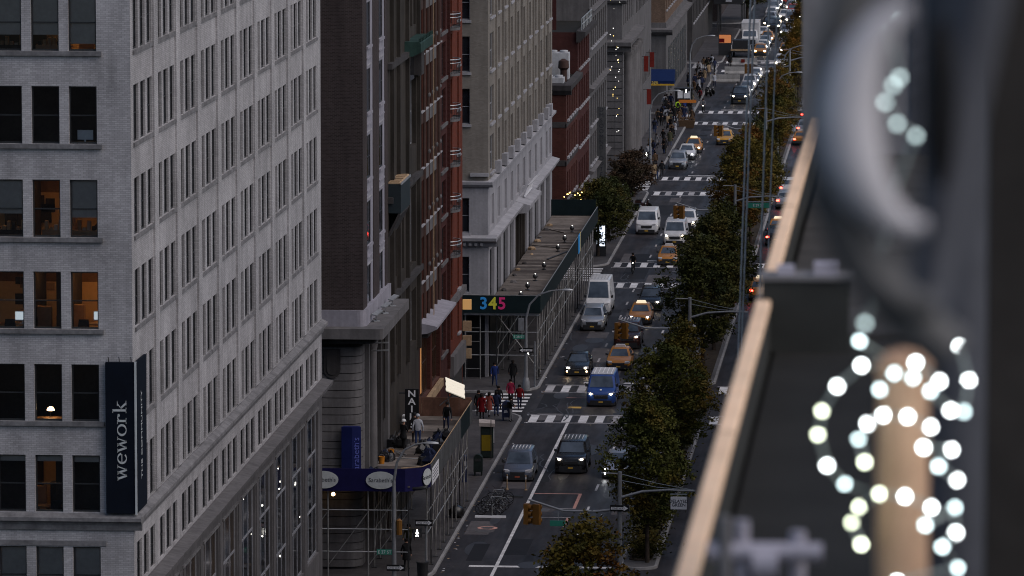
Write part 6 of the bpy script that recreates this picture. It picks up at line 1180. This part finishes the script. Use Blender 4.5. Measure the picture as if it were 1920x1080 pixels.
# far pavements
random.seed(12)
FAR = [(-31.2, 612, 'cloth_black', 'cloth_black', 'person in black nearest the bank columns'), (-30.4, 611, 'cloth_grey', 'cloth_pale', 'striding person in pale trousers at the far corner'), (-29.9, 613, 'cloth_black', 'cloth_navy', 'dark figure beside the striding one'), (-29.3, 611.6, 'cloth_brown', 'cloth_black', 'person in a brown coat at the far corner'), (-28.9, 614, 'cloth_navy', 'cloth_denim', 'person in navy behind the planter'), (-27.9, 612.8, 'cloth_brown', 'cloth_black', 'person in a long brown coat stepping off the far kerb'), (-28.3, 618, 'cloth_black', 'cloth_black', 'dark figure between cart and kerb'), (-30.0, 622, 'cloth_lime', 'cloth_navy', 'person in a lime safety jacket in the crowd'), (-30.9, 619.5, 'cloth_black', 'cloth_grey', 'dark figure left of the lime jacket'), (-31.4, 616, 'cloth_navy', 'cloth_black', 'person in navy by the bank wall'), (-30.4, 617, 'cloth_olive', 'cloth_black', 'person in olive in front of the lime jacket'), (-29.3, 624, 'cloth_blue', 'cloth_black', 'person in blue behind the lime jacket'), (-31.6, 626, 'cloth_black', 'cloth_black', 'dark figure by the awning corner'),
 (-28.8, 648, 'cloth_black', 'cloth_grey', 'person in black walking near the red figure'), (-28.3, 643, 'cloth_red', 'cloth_black', 'person in red beside the far lamp post'), (-29.9, 664, 'cloth_navy', 'cloth_black', 'walker in navy on the far pavement'), (-29.2, 663, 'cloth_black', 'cloth_black', 'walker in black next to the navy walker'), (-30.2, 678, 'cloth_black', 'cloth_brown', 'distant walker left of centre pavement'), (-28.9, 684, 'cloth_black', 'cloth_black', 'distant walker in the far pavement group'), (-28.5, 690, 'cloth_navy', 'cloth_black', 'distant walker by the kerb in navy'), (-29.4, 694, 'cloth_black', 'cloth_black', 'distant dark walker at the end of the block'), (-27.6, 668, 'cloth_pale', 'cloth_navy', 'pale-jacketed person at the far scooters'), (-26.9, 700, 'cloth_black', 'cloth_black', 'dark worker by the far barrier'),
 (-27.9, 545.5, 'cloth_black', 'cloth_black', 'dark figure crossing in front of the silver crossover'), (-28.5, 541.5, 'cloth_tan', 'cloth_black', 'person in tan at the third crossing kerb'), (-28.3, 542.3, 'cloth_black', 'cloth_denim', 'person in black beside the tan one'), (-30.8, 560, 'cloth_black', 'cloth_black', 'person in black under the bank columns'), (-30.2, 562.5, 'cloth_pale', 'cloth_black', 'person in a pale coat by the bank columns'), (-29.7, 559, 'cloth_navy', 'cloth_black', 'person in navy near the pale coat'), (-28.9, 571, 'cloth_black', 'cloth_olive', 'person in black by the kerb signs'), (-29.0, 553, 'cloth_brown', 'cloth_black', 'person in brown near the reddish tree'), (-30.6, 520, 'cloth_black', 'cloth_black', 'dark figure on the pavement by the imitated window glitter')]
for i, (x, y, a, b, lb) in enumerate(FAR): person((x, y, PZ if x < XK and not (y % 82 > 9999) else .005), random.choice([0, pi]) + random.uniform(-.6, .6), random.choice([WALK, WALK2, STAND]), a, b, lb, coat=random.choice([0, .2, .35]), bag=random.choice([None, None, 'cloth_black']), helmet=False, h=random.uniform(.94, 1.05), group='distant pedestrians')
random.seed(91)
cl_ = ['cloth_black', 'cloth_navy', 'cloth_grey', 'cloth_brown', 'cloth_black', 'cloth_olive', 'cloth_pale', 'cloth_tan']
WHERE = ['beside the bank wall', 'near the food cart', 'by the planter', 'under the navy awning', 'at the news stand', 'along the far kerb', 'near the far scooters', 'toward the orange panel', 'under the bank columns', 'by the third-crossing pavement']
n_ = 0
for wi, (xa, xb, ya, yb, cnt) in enumerate(((-32, -30.5, 606, 614, 4), (-30.5, -28.6, 614, 620, 5), (-30.5, -28.9, 603, 610, 4), (-32, -30.4, 627, 634, 4), (-30.4, -28.7, 632, 640, 4), (-30.4, -28.7, 646, 662, 5), (-31, -28.7, 662, 678, 5), (-31, -28.7, 682, 700, 6), (-31.6, -28.7, 586, 603, 6), (-31.4, -28.7, 566, 585, 6))):
    for q in range(cnt):
        c1, c2 = cl_[(q * 3 + wi) % 8], random.choice(['cloth_black', 'cloth_denim', 'cloth_black', 'cloth_grey'])
        person((random.uniform(xa, xb), ya + (yb - ya) * (q + .5) / cnt, PZ), random.choice([0, pi]) + random.uniform(-.7, .7), random.choice([WALK, WALK2, STAND, HOLD]), c1, c2, f"{c1.split('_')[1]}-clad walker {WHERE[wi]}, {['nearest', 'second', 'third', 'fourth', 'fifth', 'farthest'][q]} of that knot", coat=random.choice([0, .2, .4]), bag=random.choice([None, 'cloth_black', 'tote']), h=random.uniform(.92, 1.05), group='distant pedestrians')
# ---- loose gear on the near platform
def bucket(loc, label):
    t = thing('bucket', label, 'bucket', loc, 0, 'orange buckets'); MB().lathe([(.15, 0), (.18, .4), (.19, .42), (.16, .42), (.13, .05)], 12).build('pail', 'bucket_orange', t, 40); MB().tube([(-.18, 0, .4), (-.1, 0, .52), (.1, 0, .52), (.18, 0, .4)], .01, 4).build('handle', 'galvanised', t)
bucket((-32.0, 306.6, 5.43), 'orange bucket on the platform nearest the blue sign'); bucket((-31.75, 309.6, 5.43), 'orange bucket on the platform by the black sacks'); 
for i, (x, y, s, lb) in enumerate(((-31.9, 308.0, .9, 'black tarp heap between the orange buckets'), (-31.8, 313.6, 1.2, 'large black sack heap against the wall on the platform'), (-29.6, 306.6, 1.3, 'dark machine under a tarp by the curved hoarding'), (-29.5, 311.5, 1.2, 'dark bundle of gear along the hoarding'), (-29.3, 316, 1.1, 'dark gear heap at the far hoarding'), (-32.0, 302.4, .6, 'small dark bundle beside the blue vertical sign'))):
    t = thing('tarp_heap', lb, 'tarp', (x, y, 5.43), i, 'dark heaps on the platform'); random.seed(i + 40)
    for q in range(5):
        b = MB(); n = 9; w = s * random.uniform(.22, .42); ox, oy = random.uniform(-.35, .35) * s, random.uniform(-.5, .5) * s
        b.rings([[(ox + w * r * cos(2 * pi * j / n) * random.uniform(.6, 1.3), oy + w * r * 1.2 * sin(2 * pi * j / n) * random.uniform(.6, 1.3), w * z_ * random.uniform(.7, 1.3) if z_ else 0) for j in range(n)] for r, z_ in ((1, 0), (1.05, .6), (.8, 1.3), (.3, 1.7))]); b.build('sheet', random.choice(['tarp_black', 'cloth_black', 'cloth_navy', 'tarp_black']), t)
    MB().tube([(-.3 * s, 0, .5 * s), (.1, .2, .75 * s), (.5 * s, .3, .35 * s)], .025, 5).build('strap', 'dark_steel', t); MB().box(-.5 * s, -.1 * s, -.2, .3, 0, .4 * s).build('crate', 'black_plastic', t)
for i, (x, y, rz) in enumerate(((-31.4, 311.0, .5), (-31.3, 310.2, .35), (-31.0, 308.6, 1.4))):
    t = thing('steel_tube', ['pale loose tube on the platform deck', 'second loose tube on the platform deck', 'tube lying across the platform deck'][i], 'tube', (x, y, 5.46), rz, 'loose tubes on the platform'); MB().tube([(0, -1.0, 0), (0, 1.0, .02)], .03, 6).build('tube', 'galvanised', t)
t = thing('work_light', 'bright tilted cream light panel on a stand above the plywood end wall', 'light panel', (-29.5, 325.6, 5.43)); MB().tube([(-.2, 0, 0), (-.35, 0, 1.7)], .03, 6).build('stand', 'galvanised', t)
EMIT('panel_lit', (1, .92, .76), .16); ax_, ay_ = Vector((.58, .15, -.26)), Vector((-.05, .42, .36))
for i in range(5): c = Vector((.1, 0, 1.95)) + ay_ * (-.8 + i * .4); MB().obox(c, ax_ * (1 - .04 * (i % 2)), ay_ * .185, (0, -.03, .035)).build('slat', 'panel_lit', t)
MB().obox((.1, .05, 1.88), ax_ * 1.02, ay_ * 1.02, (0, .02, -.02)).build('backing', 'dark_steel', t); MB().tube([(.0, 0, 1.85), (-.2, .2, 1.4), (-.9, .4, .8)], .035, 6).build('arm', 'galvanised', t)

# ================================================================== trees
def leaf_mat(name, c_lo, c_hi, turn):
    m, nt, b = nodes(name); v = coord(nt); n1 = noise(nt, v, .55, 3); c = ramp(nt, n1, c_lo, c_hi, .35, .65); c = mixc(nt, ramp(nt, noise(nt, v, .35, 2), (0, 0, 0), (1, 1, 1), .5, .72), c, turn); 
    f = noise(nt, v, 9, 2); c = mixc(nt, .45, c, ramp(nt, f, (.15,) * 3, (1,) * 3), 'OVERLAY'); nt.links.new(c, b.inputs['Base Color']); b.inputs['Roughness'].default_value = .75; b.inputs['Specular IOR Level'].default_value = .12
    return m
leaf_mat('leaf_green', (.024, .032, .008), (.070, .070, .013), (.12, .072, .013)); leaf_mat('leaf_turning', (.040, .042, .010), (.105, .075, .012), (.15, .055, .012)); leaf_mat('leaf_dark', (.015, .021, .007), (.045, .048, .011), (.07, .052, .011)); leaf_mat('leaf_russet', (.026, .019, .012), (.045, .026, .015), (.028, .024, .012)); leaf_mat('leaf_ochre', (.075, .058, .012), (.15, .095, .014), (.16, .07, .012))
def make_tree(seed, h, rx, rz, zc, n, trunk=.14):
    random.seed(seed); b = MB(); L_ = MB(); limbs = []
    b.tube([(0, 0, 0), (.05, .03, h * .25), (random.uniform(-.2, .2), random.uniform(-.2, .2), zc * .8), (random.uniform(-.2, .2), 0, zc + rz * .6)], [trunk * 1.25, trunk, trunk * .7, trunk * .2], 8)
    for i in range(22):
        z0 = random.uniform(h * .22, zc + rz * .2); a = random.uniform(0, 2 * pi); e = Vector((cos(a) * rx * random.uniform(.6, 1.08), sin(a) * rx * random.uniform(.6, 1.08), min(h * .97, z0 + random.uniform(.6, 2.0)))); s0 = Vector((0, 0, z0)); mid = (s0 + e) / 2 + Vector((0, 0, .25)); b.tube([s0, mid, e], [trunk * .5, trunk * .3, .02], 5); limbs.append(e)
    cl = []
    for i in range(int(n / 34)):
        while True:
            p = Vector((random.uniform(-1, 1), random.uniform(-1, 1), random.uniform(-1, 1)))
            if .25 < p.length < 1: break
        if random.random() < .45: p = p.normalized() * random.uniform(.72, 1.0)
        taper = 1.0 - .42 * max(0, p.z) - .12 * max(0, -p.z); k = 1 + .26 * sin(3 * math.atan2(p.y, p.x) + seed + 2.2 * p.z) + random.uniform(-.2, .18)
        cl.append((Vector((p.x * rx * taper * k, p.y * rx * taper * k, zc + p.z * rz * (1 + random.uniform(-.08, .08)))), random.uniform(.22, .5)))
    gaps = [Vector((random.uniform(-1, 1) * rx * .9, random.uniform(-1, 1) * rx * .9, zc + random.uniform(-.8, .8) * rz)) for _ in range(17)]
    cl = [(c, r) for c, r in cl if min((c - g).length for g in gaps) > .68]
    for c, r in cl:
        for j in range(34):
            d = Vector((random.gauss(0, 1), random.gauss(0, 1), random.gauss(0, .55))) * r * .62; p = c + d; s = random.uniform(.06, .115)
            n1 = Vector((random.gauss(0, 1), random.gauss(0, 1), random.gauss(0, .6))).normalized(); n2 = n1.cross(Vector((random.gauss(0, 1), random.gauss(0, 1), random.gauss(.6, .6)))).normalized(); L_.quad(p - n1 * s * 1.35, p + n2 * s * .75, p + n1 * s * 1.35, p - n2 * s * .75)
    me = bpy.data.meshes.new('crown'); me.from_pydata(L_.v, [], L_.f); me.update(); me.materials.append(MATS['leaf_green'])
    return b.mesh('trunk', 'bark', 50), me
TV = [make_tree(1, 10.5, 2.75, 4.1, 6.2, 18000), make_tree(2, 11.5, 2.9, 4.4, 6.8, 18000), make_tree(3, 12.2, 3.1, 4.6, 7.4, 18500), make_tree(4, 7.6, 2.8, 3.0, 4.4, 16000), make_tree(5, 5.0, 1.9, 1.8, 3.0, 9000)]
def tree(v, loc, mat, label, s=(1, 1, 1), rz=0, group='trees on the median'):
    t = thing('street_tree', label, 'tree', loc, rz, group); t.scale = s; place('trunk', TV[v][0], t); o = place('crown', TV[v][1], t); o.material_slots[0].link = 'OBJECT'; o.material_slots[0].material = MATS[mat]
tree(0, (-16.75, 255.5, .15), 'leaf_turning', 'nearest median tree, brown-green, at the bottom edge', (1.0, 1.0, 1.0), .4)
tree(1, (-16.35, 304.5, .15), 'leaf_green', 'dark green median tree hiding the silver sedan', (.80, .80, .88), 1.4)
tree(2, (-16.6, 331.5, .15), 'leaf_green', 'tall median tree with orange-tinged crown right of the blue van', (.88, .88, .82), 2.2); tree(0, (-16.3, 345.0, .15), 'leaf_turning', 'slender orange-brown topped tree behind the blue van', (.7, .7, .9), .9)
tree(1, (-16.7, 387, .15), 'leaf_dark', 'broad dark median tree right of the second crossing', (1.06, 1.06, .94), 3.0); tree(2, (-16.6, 402.5, .15), 'leaf_dark', 'dark median tree behind the broad one', (.9, .9, .9), .2); tree(0, (-16.6, 418, .15), 'leaf_dark', 'dark green tree left of the twin cables', (.95, .95, .97), 5.0)
tree(2, (-16.6, 452.5 + 14, .15), 'leaf_turning', 'olive-orange median tree beside the third crossing', (.92, .92, .95), 1.0); tree(1, (-16.5, 480, .15), 'leaf_turning', 'orange-green tree crossed by the cables', (.88, .88, .97), 2.6); tree(0, (-16.5, 497, .15), 'leaf_dark', 'dark tree just beyond the orange-green one', (0.800, 0.800, 0.960), 3.3)
tree(1, (-16.4, 551, .15), 'leaf_turning', 'far median tree with brown crown', (0.720, 0.720, 0.912), .6); tree(2, (-16.4, 566, .15), 'leaf_turning', 'far median tree behind the brown-crowned one', (0.680, 0.680, 0.864), 1.9); tree(0, (-16.4, 640, .15), 'leaf_ochre', 'ochre median tree under the far lamps', (0.760, 0.760, 0.960), .3); tree(1, (-16.4, 664, .15), 'leaf_turning', 'faint far tree near the picture top', (0.800, 0.800, 0.960), 1.2); tree(2, (-16.4, 720, .15), 'leaf_turning', 'farthest median tree at the picture top', (0.800, 0.800, 0.960), 2.0); tree(0, (-16.4, 745, .15), 'leaf_dark', 'farthest dark median tree', (0.800, 0.800, 1.008), 2.0)
SG = 'trees on the left pavement'
tree(3, (-29.6, 468.5, .147), 'leaf_dark', 'dark bushy pavement tree at the end of the timber deck', (.95, .95, .92), .5, SG); tree(3, (-29.4, 481, .147), 'leaf_dark', 'dark pavement tree next to the parked white van', (.85, .85, .8), 2.0, SG); tree(4, (-29.5, 515, .147), 'leaf_russet', 'reddish-brown low pavement tree', (1.0, 1.0, .9), 1.0, SG); tree(4, (-29.5, 523, .147), 'leaf_russet', 'reddish-brown second low pavement tree', (1.1, 1.1, .95), 2.4, SG); tree(4, (-31.6, 463.5, .147), 'leaf_dark', 'small shrub-like tree with golden lights by the deck end', (.7, .7, 1.1), 0, SG); tree(3, (-28.2, 800, .147), 'leaf_dark', 'dark far tree above the parked truck', (1.4, 1.4, 1.5), 0, SG)
fs = thing('bulb_cluster', 'golden fairy lights glowing in the shrub at the deck end', 'string lights', (-31.4, 462.0, 3.0)); random.seed(15); pts_ = []
for i in range(26): p = (random.uniform(-.9, .8), random.uniform(-.6, .5), random.uniform(.6, 3.6)); pts_.append(p); MB().ball((0, 0, 0), .055, 6, 4).build('bulb', 'fairy', fs, 60, p)
MB().tube(sorted(pts_, key=lambda p: p[2]), .01, 4).build('cable', 'black_plastic', fs)
# planting under the median trees
def shrub(loc, s, mat, label):
    t = thing('shrub', label, 'shrub', loc, random.uniform(0, 6), 'shrubs on the median'); b = MB()
    for i in range(700):
        p = Vector((random.gauss(0, .42), random.gauss(0, .42), abs(random.gauss(.35, .3)))); n = Vector((random.gauss(0, 1), random.gauss(0, 1), random.gauss(0, .6))).normalized() * .08; m_ = n.orthogonal().normalized() * .05; b.quad(p - n, p + m_, p + n, p - m_)
    b.build('foliage', mat, t); MB().tube([(0, 0, -.05), (.05, 0, .5)], .03, 5).build('stem', 'bark', t); t.scale = (s, s, s)
random.seed(19)
for i, (y, s, m) in enumerate(((284, 1.0, 'leaf_dark'), (308, 1.5, 'leaf_dark'), (306, 1.0, 'leaf_green'), (312, 1.3, 'leaf_dark'), (316.5, 1.2, 'leaf_green'), (321, 1.3, 'leaf_dark'), (326, 1.2, 'leaf_green'), (337, 1.2, 'leaf_dark'), (341, 1.2, 'leaf_dark'), (350, 1.3, 'leaf_dark'), (356, 1.2, 'leaf_green'))): shrub((-16.7 + .2 * (i % 3 - 1), y, .2), s, m, f"{['low shrub at the signal mast foot', 'round dark shrub first behind the near crossing', 'small green shrub at the median nose', 'dark shrub below the tree hiding the sedan', 'green shrub third from the median nose', 'dark shrub fourth from the median nose', 'green shrub under the tall tree', 'dark shrub behind the tall tree', 'dark shrub under the slender tree', 'dark shrub past the slender tree', 'last green shrub before the blue van crossing'][i]}")

# ================================================================== suspended cables on the terrace side, further along the avenue
rg = thing('rigging_beam', 'roof outrigger holding the hanging cables above the picture', 'rigging', (-2.0, 110, 54)); MB().box(-2.3, 6, -.15, .15, 0, .3).build('beam', 'dark_steel', rg); MB().box(4, 6, -.6, .6, -3.0, 0).build('counterweight', 'jersey_concrete', rg)
b3 = right_block('near terrace-side block carrying the rigging beam', 46.5, 126, 51.0, 'grey_stone', .2)
CAB = ['leftmost of the four long hanging cables', 'second of the four long hanging cables from the left', 'third hanging cable, crossing the far trees', 'rightmost of the four long hanging cables']
for i, (x0, x1) in enumerate(((-3.52, -4.47), (-3.41, -4.45), (-3.15, -4.05), (-2.95, -3.95))):
    t = thing('hanging_cable', CAB[i], 'cable', (0, 110, 0), 0, 'hanging cables'); n = 150; p0, p1 = Vector((x0, 0, 54.0)), Vector((x1, 0, 22.0)); r = .019 if i != 3 else .015
    pts_ = [p0 + (p1 - p0) * (k / n) for k in range(n + 1)]
    for s in (0, 1, 2):                                       # three twisted strands
        MB().tube([p + Vector((cos(k * 1.25 + s * 2.094), sin(k * 1.25 + s * 2.094), 0)) * r * .62 for k, p in enumerate(pts_)], r * .62, 5).build('strand', 'galvanised' if s else 'white_unit', t)
# ================================================================== roof terrace in front of the camera
M('bulkhead_grey', (.19, .185, .19), .8, .15, 1.0)
tr = thing('terrace_parapet', 'pale stone parapet ledge of the terrace running along the avenue, out of focus', 'parapet', (-1.0, 30, 47))
for y0, y1 in ((12.0, 16.4), (16.43, 20.6), (20.63, 25.95), (26.0, 31.55), (31.6, 37.3), (37.36, 44.9)): MB().rings([[(x, y, z_) for x, z_ in ((-.055, .27), (.035, .27), (.035, .305), (.028, .315), (-.045, .315), (-.055, .305))] for y in (y0 - 30, y1 - 30)]).build('coping_stone', 'ledge_stone', tr)
MB().box(-.04, .03, -18, 14.9, -47, .27).build('wall', 'terrace_grey', tr)
tf = MB().box(-.94, 8, 4, 46, 46.6, 47.0).build('terrace_roof', 'roof_membrane'); tf['kind'] = 'structure'
M('terrace_lighter', (.055, .053, .051), .85, .2, 1.2)
for k_ in range(8): MB().box(-.93, 8, 32.3 + k_ * 1.55, 33.8 + k_ * 1.55, 47.0, 47.03).build('lighter_strip', 'terrace_lighter', tf)  # lighter strips added to brighten the roof where a grey wall stands
pr_ = thing('parapet_pier', 'low grey pier block sitting on the terrace parapet, out of focus', 'pier', (-.77, 31.75, 47)); MB().box(-.25, .27, -.12, .12, 0, .43).build('block', 'terrace_grey', pr_); MB().box(-.265, .29, -.14, .14, .43, .46).build('cap', 'bulkhead_grey', pr_); MB().box(-.16, -.06, -.08, .04, .46, .51).build('highlight_block', 'lilac_paint', pr_); MB().box(.06, .2, -.1, .05, .46, .53).build('highlight_block', 'lilac_paint', pr_)  # pale blocks and lighter cap paint the highlights on the pier top
bh_ = thing('roof_bulkhead', 'grey roof bulkhead wall closing the terrace, strongly out of focus', 'building', (0, 45, 47)); MB().box(-1.12, 6, 0, 1.4, 0, 8).build('wall', 'bulkhead_grey', bh_); MB().box(-.2, .6, -.03, -.003, 0, 2.1).build('door', 'column_blue', bh_)
pf = thing('pipe_fitting', 'pale roof pipes with couplings beside the ledge, out of focus', 'pipe', (-.68, 19, 47)); MB().tube([(-.12, 0, .87), (.29, 0, .87)], .035, 10).build('pipe', 'lilac_paint', pf, 40); MB().tube([(0, .02, 0), (0, .02, .98)], .028, 10).build('riser', 'lilac_paint', pf, 40); MB().tube([(.04, 0, .83), (.13, 0, .83)], .062, 10).build('coupling', 'lilac_paint', pf, 40); MB().tube([(.2, .1, 0), (.2, .1, .93)], .03, 10).build('riser', 'lilac_paint', pf, 40); MB().tube([(-.06, -.02, .75), (-.06, -.02, 1.0)], .025, 10).build('valve', 'sill_stone', pf, 40)
pw = thing('timber_post', 'round timber post wrapped in lights, blurred in the lower right foreground', 'post', (-.088, 16.1, 47)); MB().tube([(0, 0, 0), (0, 0, 1.0), (0, 0, 1.9)], [.085, .083, .078], 16).build('shaft', 'post_wood', pw, 40); MB().lathe([(.085, 1.9), (.09, 1.93), (.05, 1.97), (.01, 1.98)], 16).build('cap', 'post_wood', pw, 40)
cbm = thing('steel_column', 'bluish steel column, blurred, behind the string lights', 'column', (.075, 18.4, 47)); MB().tube([(0, 0, 0), (0, 0, 5)], .11, 20).build('shaft', 'column_blue', cbm, 40); MB().lathe([(.16, 0), (.16, .1), (.12, .14)], 16).build('base', 'column_blue', cbm, 40)
cbr = thing('brick_chimney', 'dark brown chimney stack filling the right picture edge, out of focus', 'chimney', (.55, 20.5, 47)); MB().box(-.34, .5, -.3, .5, 0, 6).build('stack', 'column_brown', cbr); MB().box(-.37, .53, -.33, .53, 5.6, 5.75).build('band', 'column_brown', cbr)
M('scroll_lit', (.44, .425, .44), .45, .1, 3); M('scroll_dark', (.10, .098, .097), .6, .15, 3)  # pale tone puts the light on the inner curl into its colour
sbk = thing('scroll_bracket', 'large grey curled metal scroll, strongly out of focus at upper right', 'ornament', (-.02, 9.0, 50.26))
MB().tube([(-.165 * cos(a), .06, .32 * sin(a)) for a in [radians(-98 + i * 7.2) for i in range(25)]], [.022 + .013 * sin(pi * i / 24) for i in range(25)], 12).build('outer_ring', 'scroll_dark', sbk, 40)
MB().tube([(-.118 * cos(a) - .008, .03, .185 * sin(a)) for a in [radians(-98 + i * 8.2) for i in range(23)]], [.014 + .040 * sin(pi * i / 22) ** 1.3 for i in range(23)], 16).build('inner_curl', 'scroll_lit', sbk, 40)
MB().rings([[(.03 + k * .03 * cos(2 * pi * j / 18), .12 + d, .02 + k * .15 * sin(2 * pi * j / 18)) for j in range(18)] for k, d in ((.5, -.02), (1, .0), (1, .02), (.5, .04))]).build('dark_eye', 'sign_black', sbk, 40)
MB().tube([(-.16, .08, -.12), (-.11, .09, -.24), (-.03, .1, -.34), (.05, .12, -.41)], .042, 12).build('tail', 'scroll_dark', sbk, 40)
MB().tube([(.42, .35, 1.6), (.125, .35, .30), (.06, .35, .0), (.015, .3, -.34), (.0, .2, -.38)], [.05, .05, .05, .04, .02], 14).build('brace', 'column_blue', sbk, 40)
# string lights: loops of bulbs wound round the post (x, z, dy, kind)
ls = thing('string_lights', 'white bulb string looped round the timber post, glowing as blurred discs', 'string lights', (0, 16, 47))
LOOPS = [[(-.195, 2.236, 0, 'd'), (-.177, 2.14, 0, 'd'), (-.22, 2.012, 0, 'd'), (-.114, 1.93, .12, 'd'), (-.214, 1.938, 0, 'b'), (-.286, 1.874, 0, 'b'), (-.332, 1.796, .02, 'g'), (-.344, 1.722, .03, 'g'), (-.316, 1.628, .03, 'b'), (-.264, 1.565, .08, 'd'), (-.145, 1.50, .2, 'n')],
 [(-.157, 1.879, -.1, 'd'), (-.114, 1.928, -.1, 'd'), (-.058, 1.916, -.1, 'd'), (-.05, 1.961, -.1, 'b'), (.021, 1.905, -.1, 'b'), (-.005, 1.876, -.1, 'd'), (.055, 1.816, -.08, 'b'), (.095, 1.801, 0, 'd'), (.11, 1.89, .05, 'b'), (.082, 1.992, .05, 'b')],
 [(-.201, 1.651, -.05, 'g'), (-.22, 1.716, -.02, 'd'), (-.193, 1.768, -.05, 'b'), (-.145, 1.801, -.1, 'b'), (-.073, 1.80, -.12, 'b'), (-.004, 1.767, -.1, 'b'), (-.024, 1.705, -.1, 'b'), (.059, 1.69, -.04, 'b'), (.021, 1.648, -.1, 'd'), (.076, 1.597, -.03, 'b')],
 [(-.21, 1.398, -.04, 'g'), (-.239, 1.458, 0, 'g'), (-.216, 1.515, -.05, 'g'), (-.155, 1.562, -.1, 'g'), (-.079, 1.558, -.12, 'b'), (0, 1.523, -.1, 'b'), (-.017, 1.469, -.1, 'd'), (.071, 1.507, 0, 'd'), (.075, 1.437, -.04, 'b'), (.035, 1.404, -.1, 'd'), (.081, 1.323, 0, 'd'), (-.10, 1.295, -.1, 'b'), (-.17, 1.25, -.08, 'd')],
 [(-0.178, 2.309, -2, 'f'), (-0.166, 2.355, -2, 'n'), (-0.165, 2.423, -2, 'f'), (-0.131, 2.512, -2, 'n'), (-0.121, 2.614, -2, 'f'), (-0.061, 2.775, -2, 'n'), (-0.049, 2.805, -2, 'f'), (-0.098, 2.837, -2, 'f'), (-0.130, 2.893, -2, 'f'), (-0.109, 2.938, -2, 'f'), (-0.093, 2.959, -2, 'f'), (-0.122, 3.082, -2, 'f'), (-0.096, 3.110, -2, 'f')]]  # faint upper bulbs added to imitate glints reflected in the scroll
bm_ = {k_: MB().ball((0, 0, 0), .0085, 8, 6).mesh('bulb', m_, 60) for k_, m_ in (('b', 'led_bright'), ('d', 'led_dim'), ('g', 'led_green'), ('f', 'led_faint_glint'))}
for q, lp in enumerate(LOOPS):
    P_ = []
    for x, z_, dy, c_ in lp:
        p = (x, dy, z_); P_.append(p)
        if c_ != 'n': place('bulb', bm_[c_], ls, p)
    MB().tube(P_, .006, 5).build('cable', 'clear_cable', ls, 40)
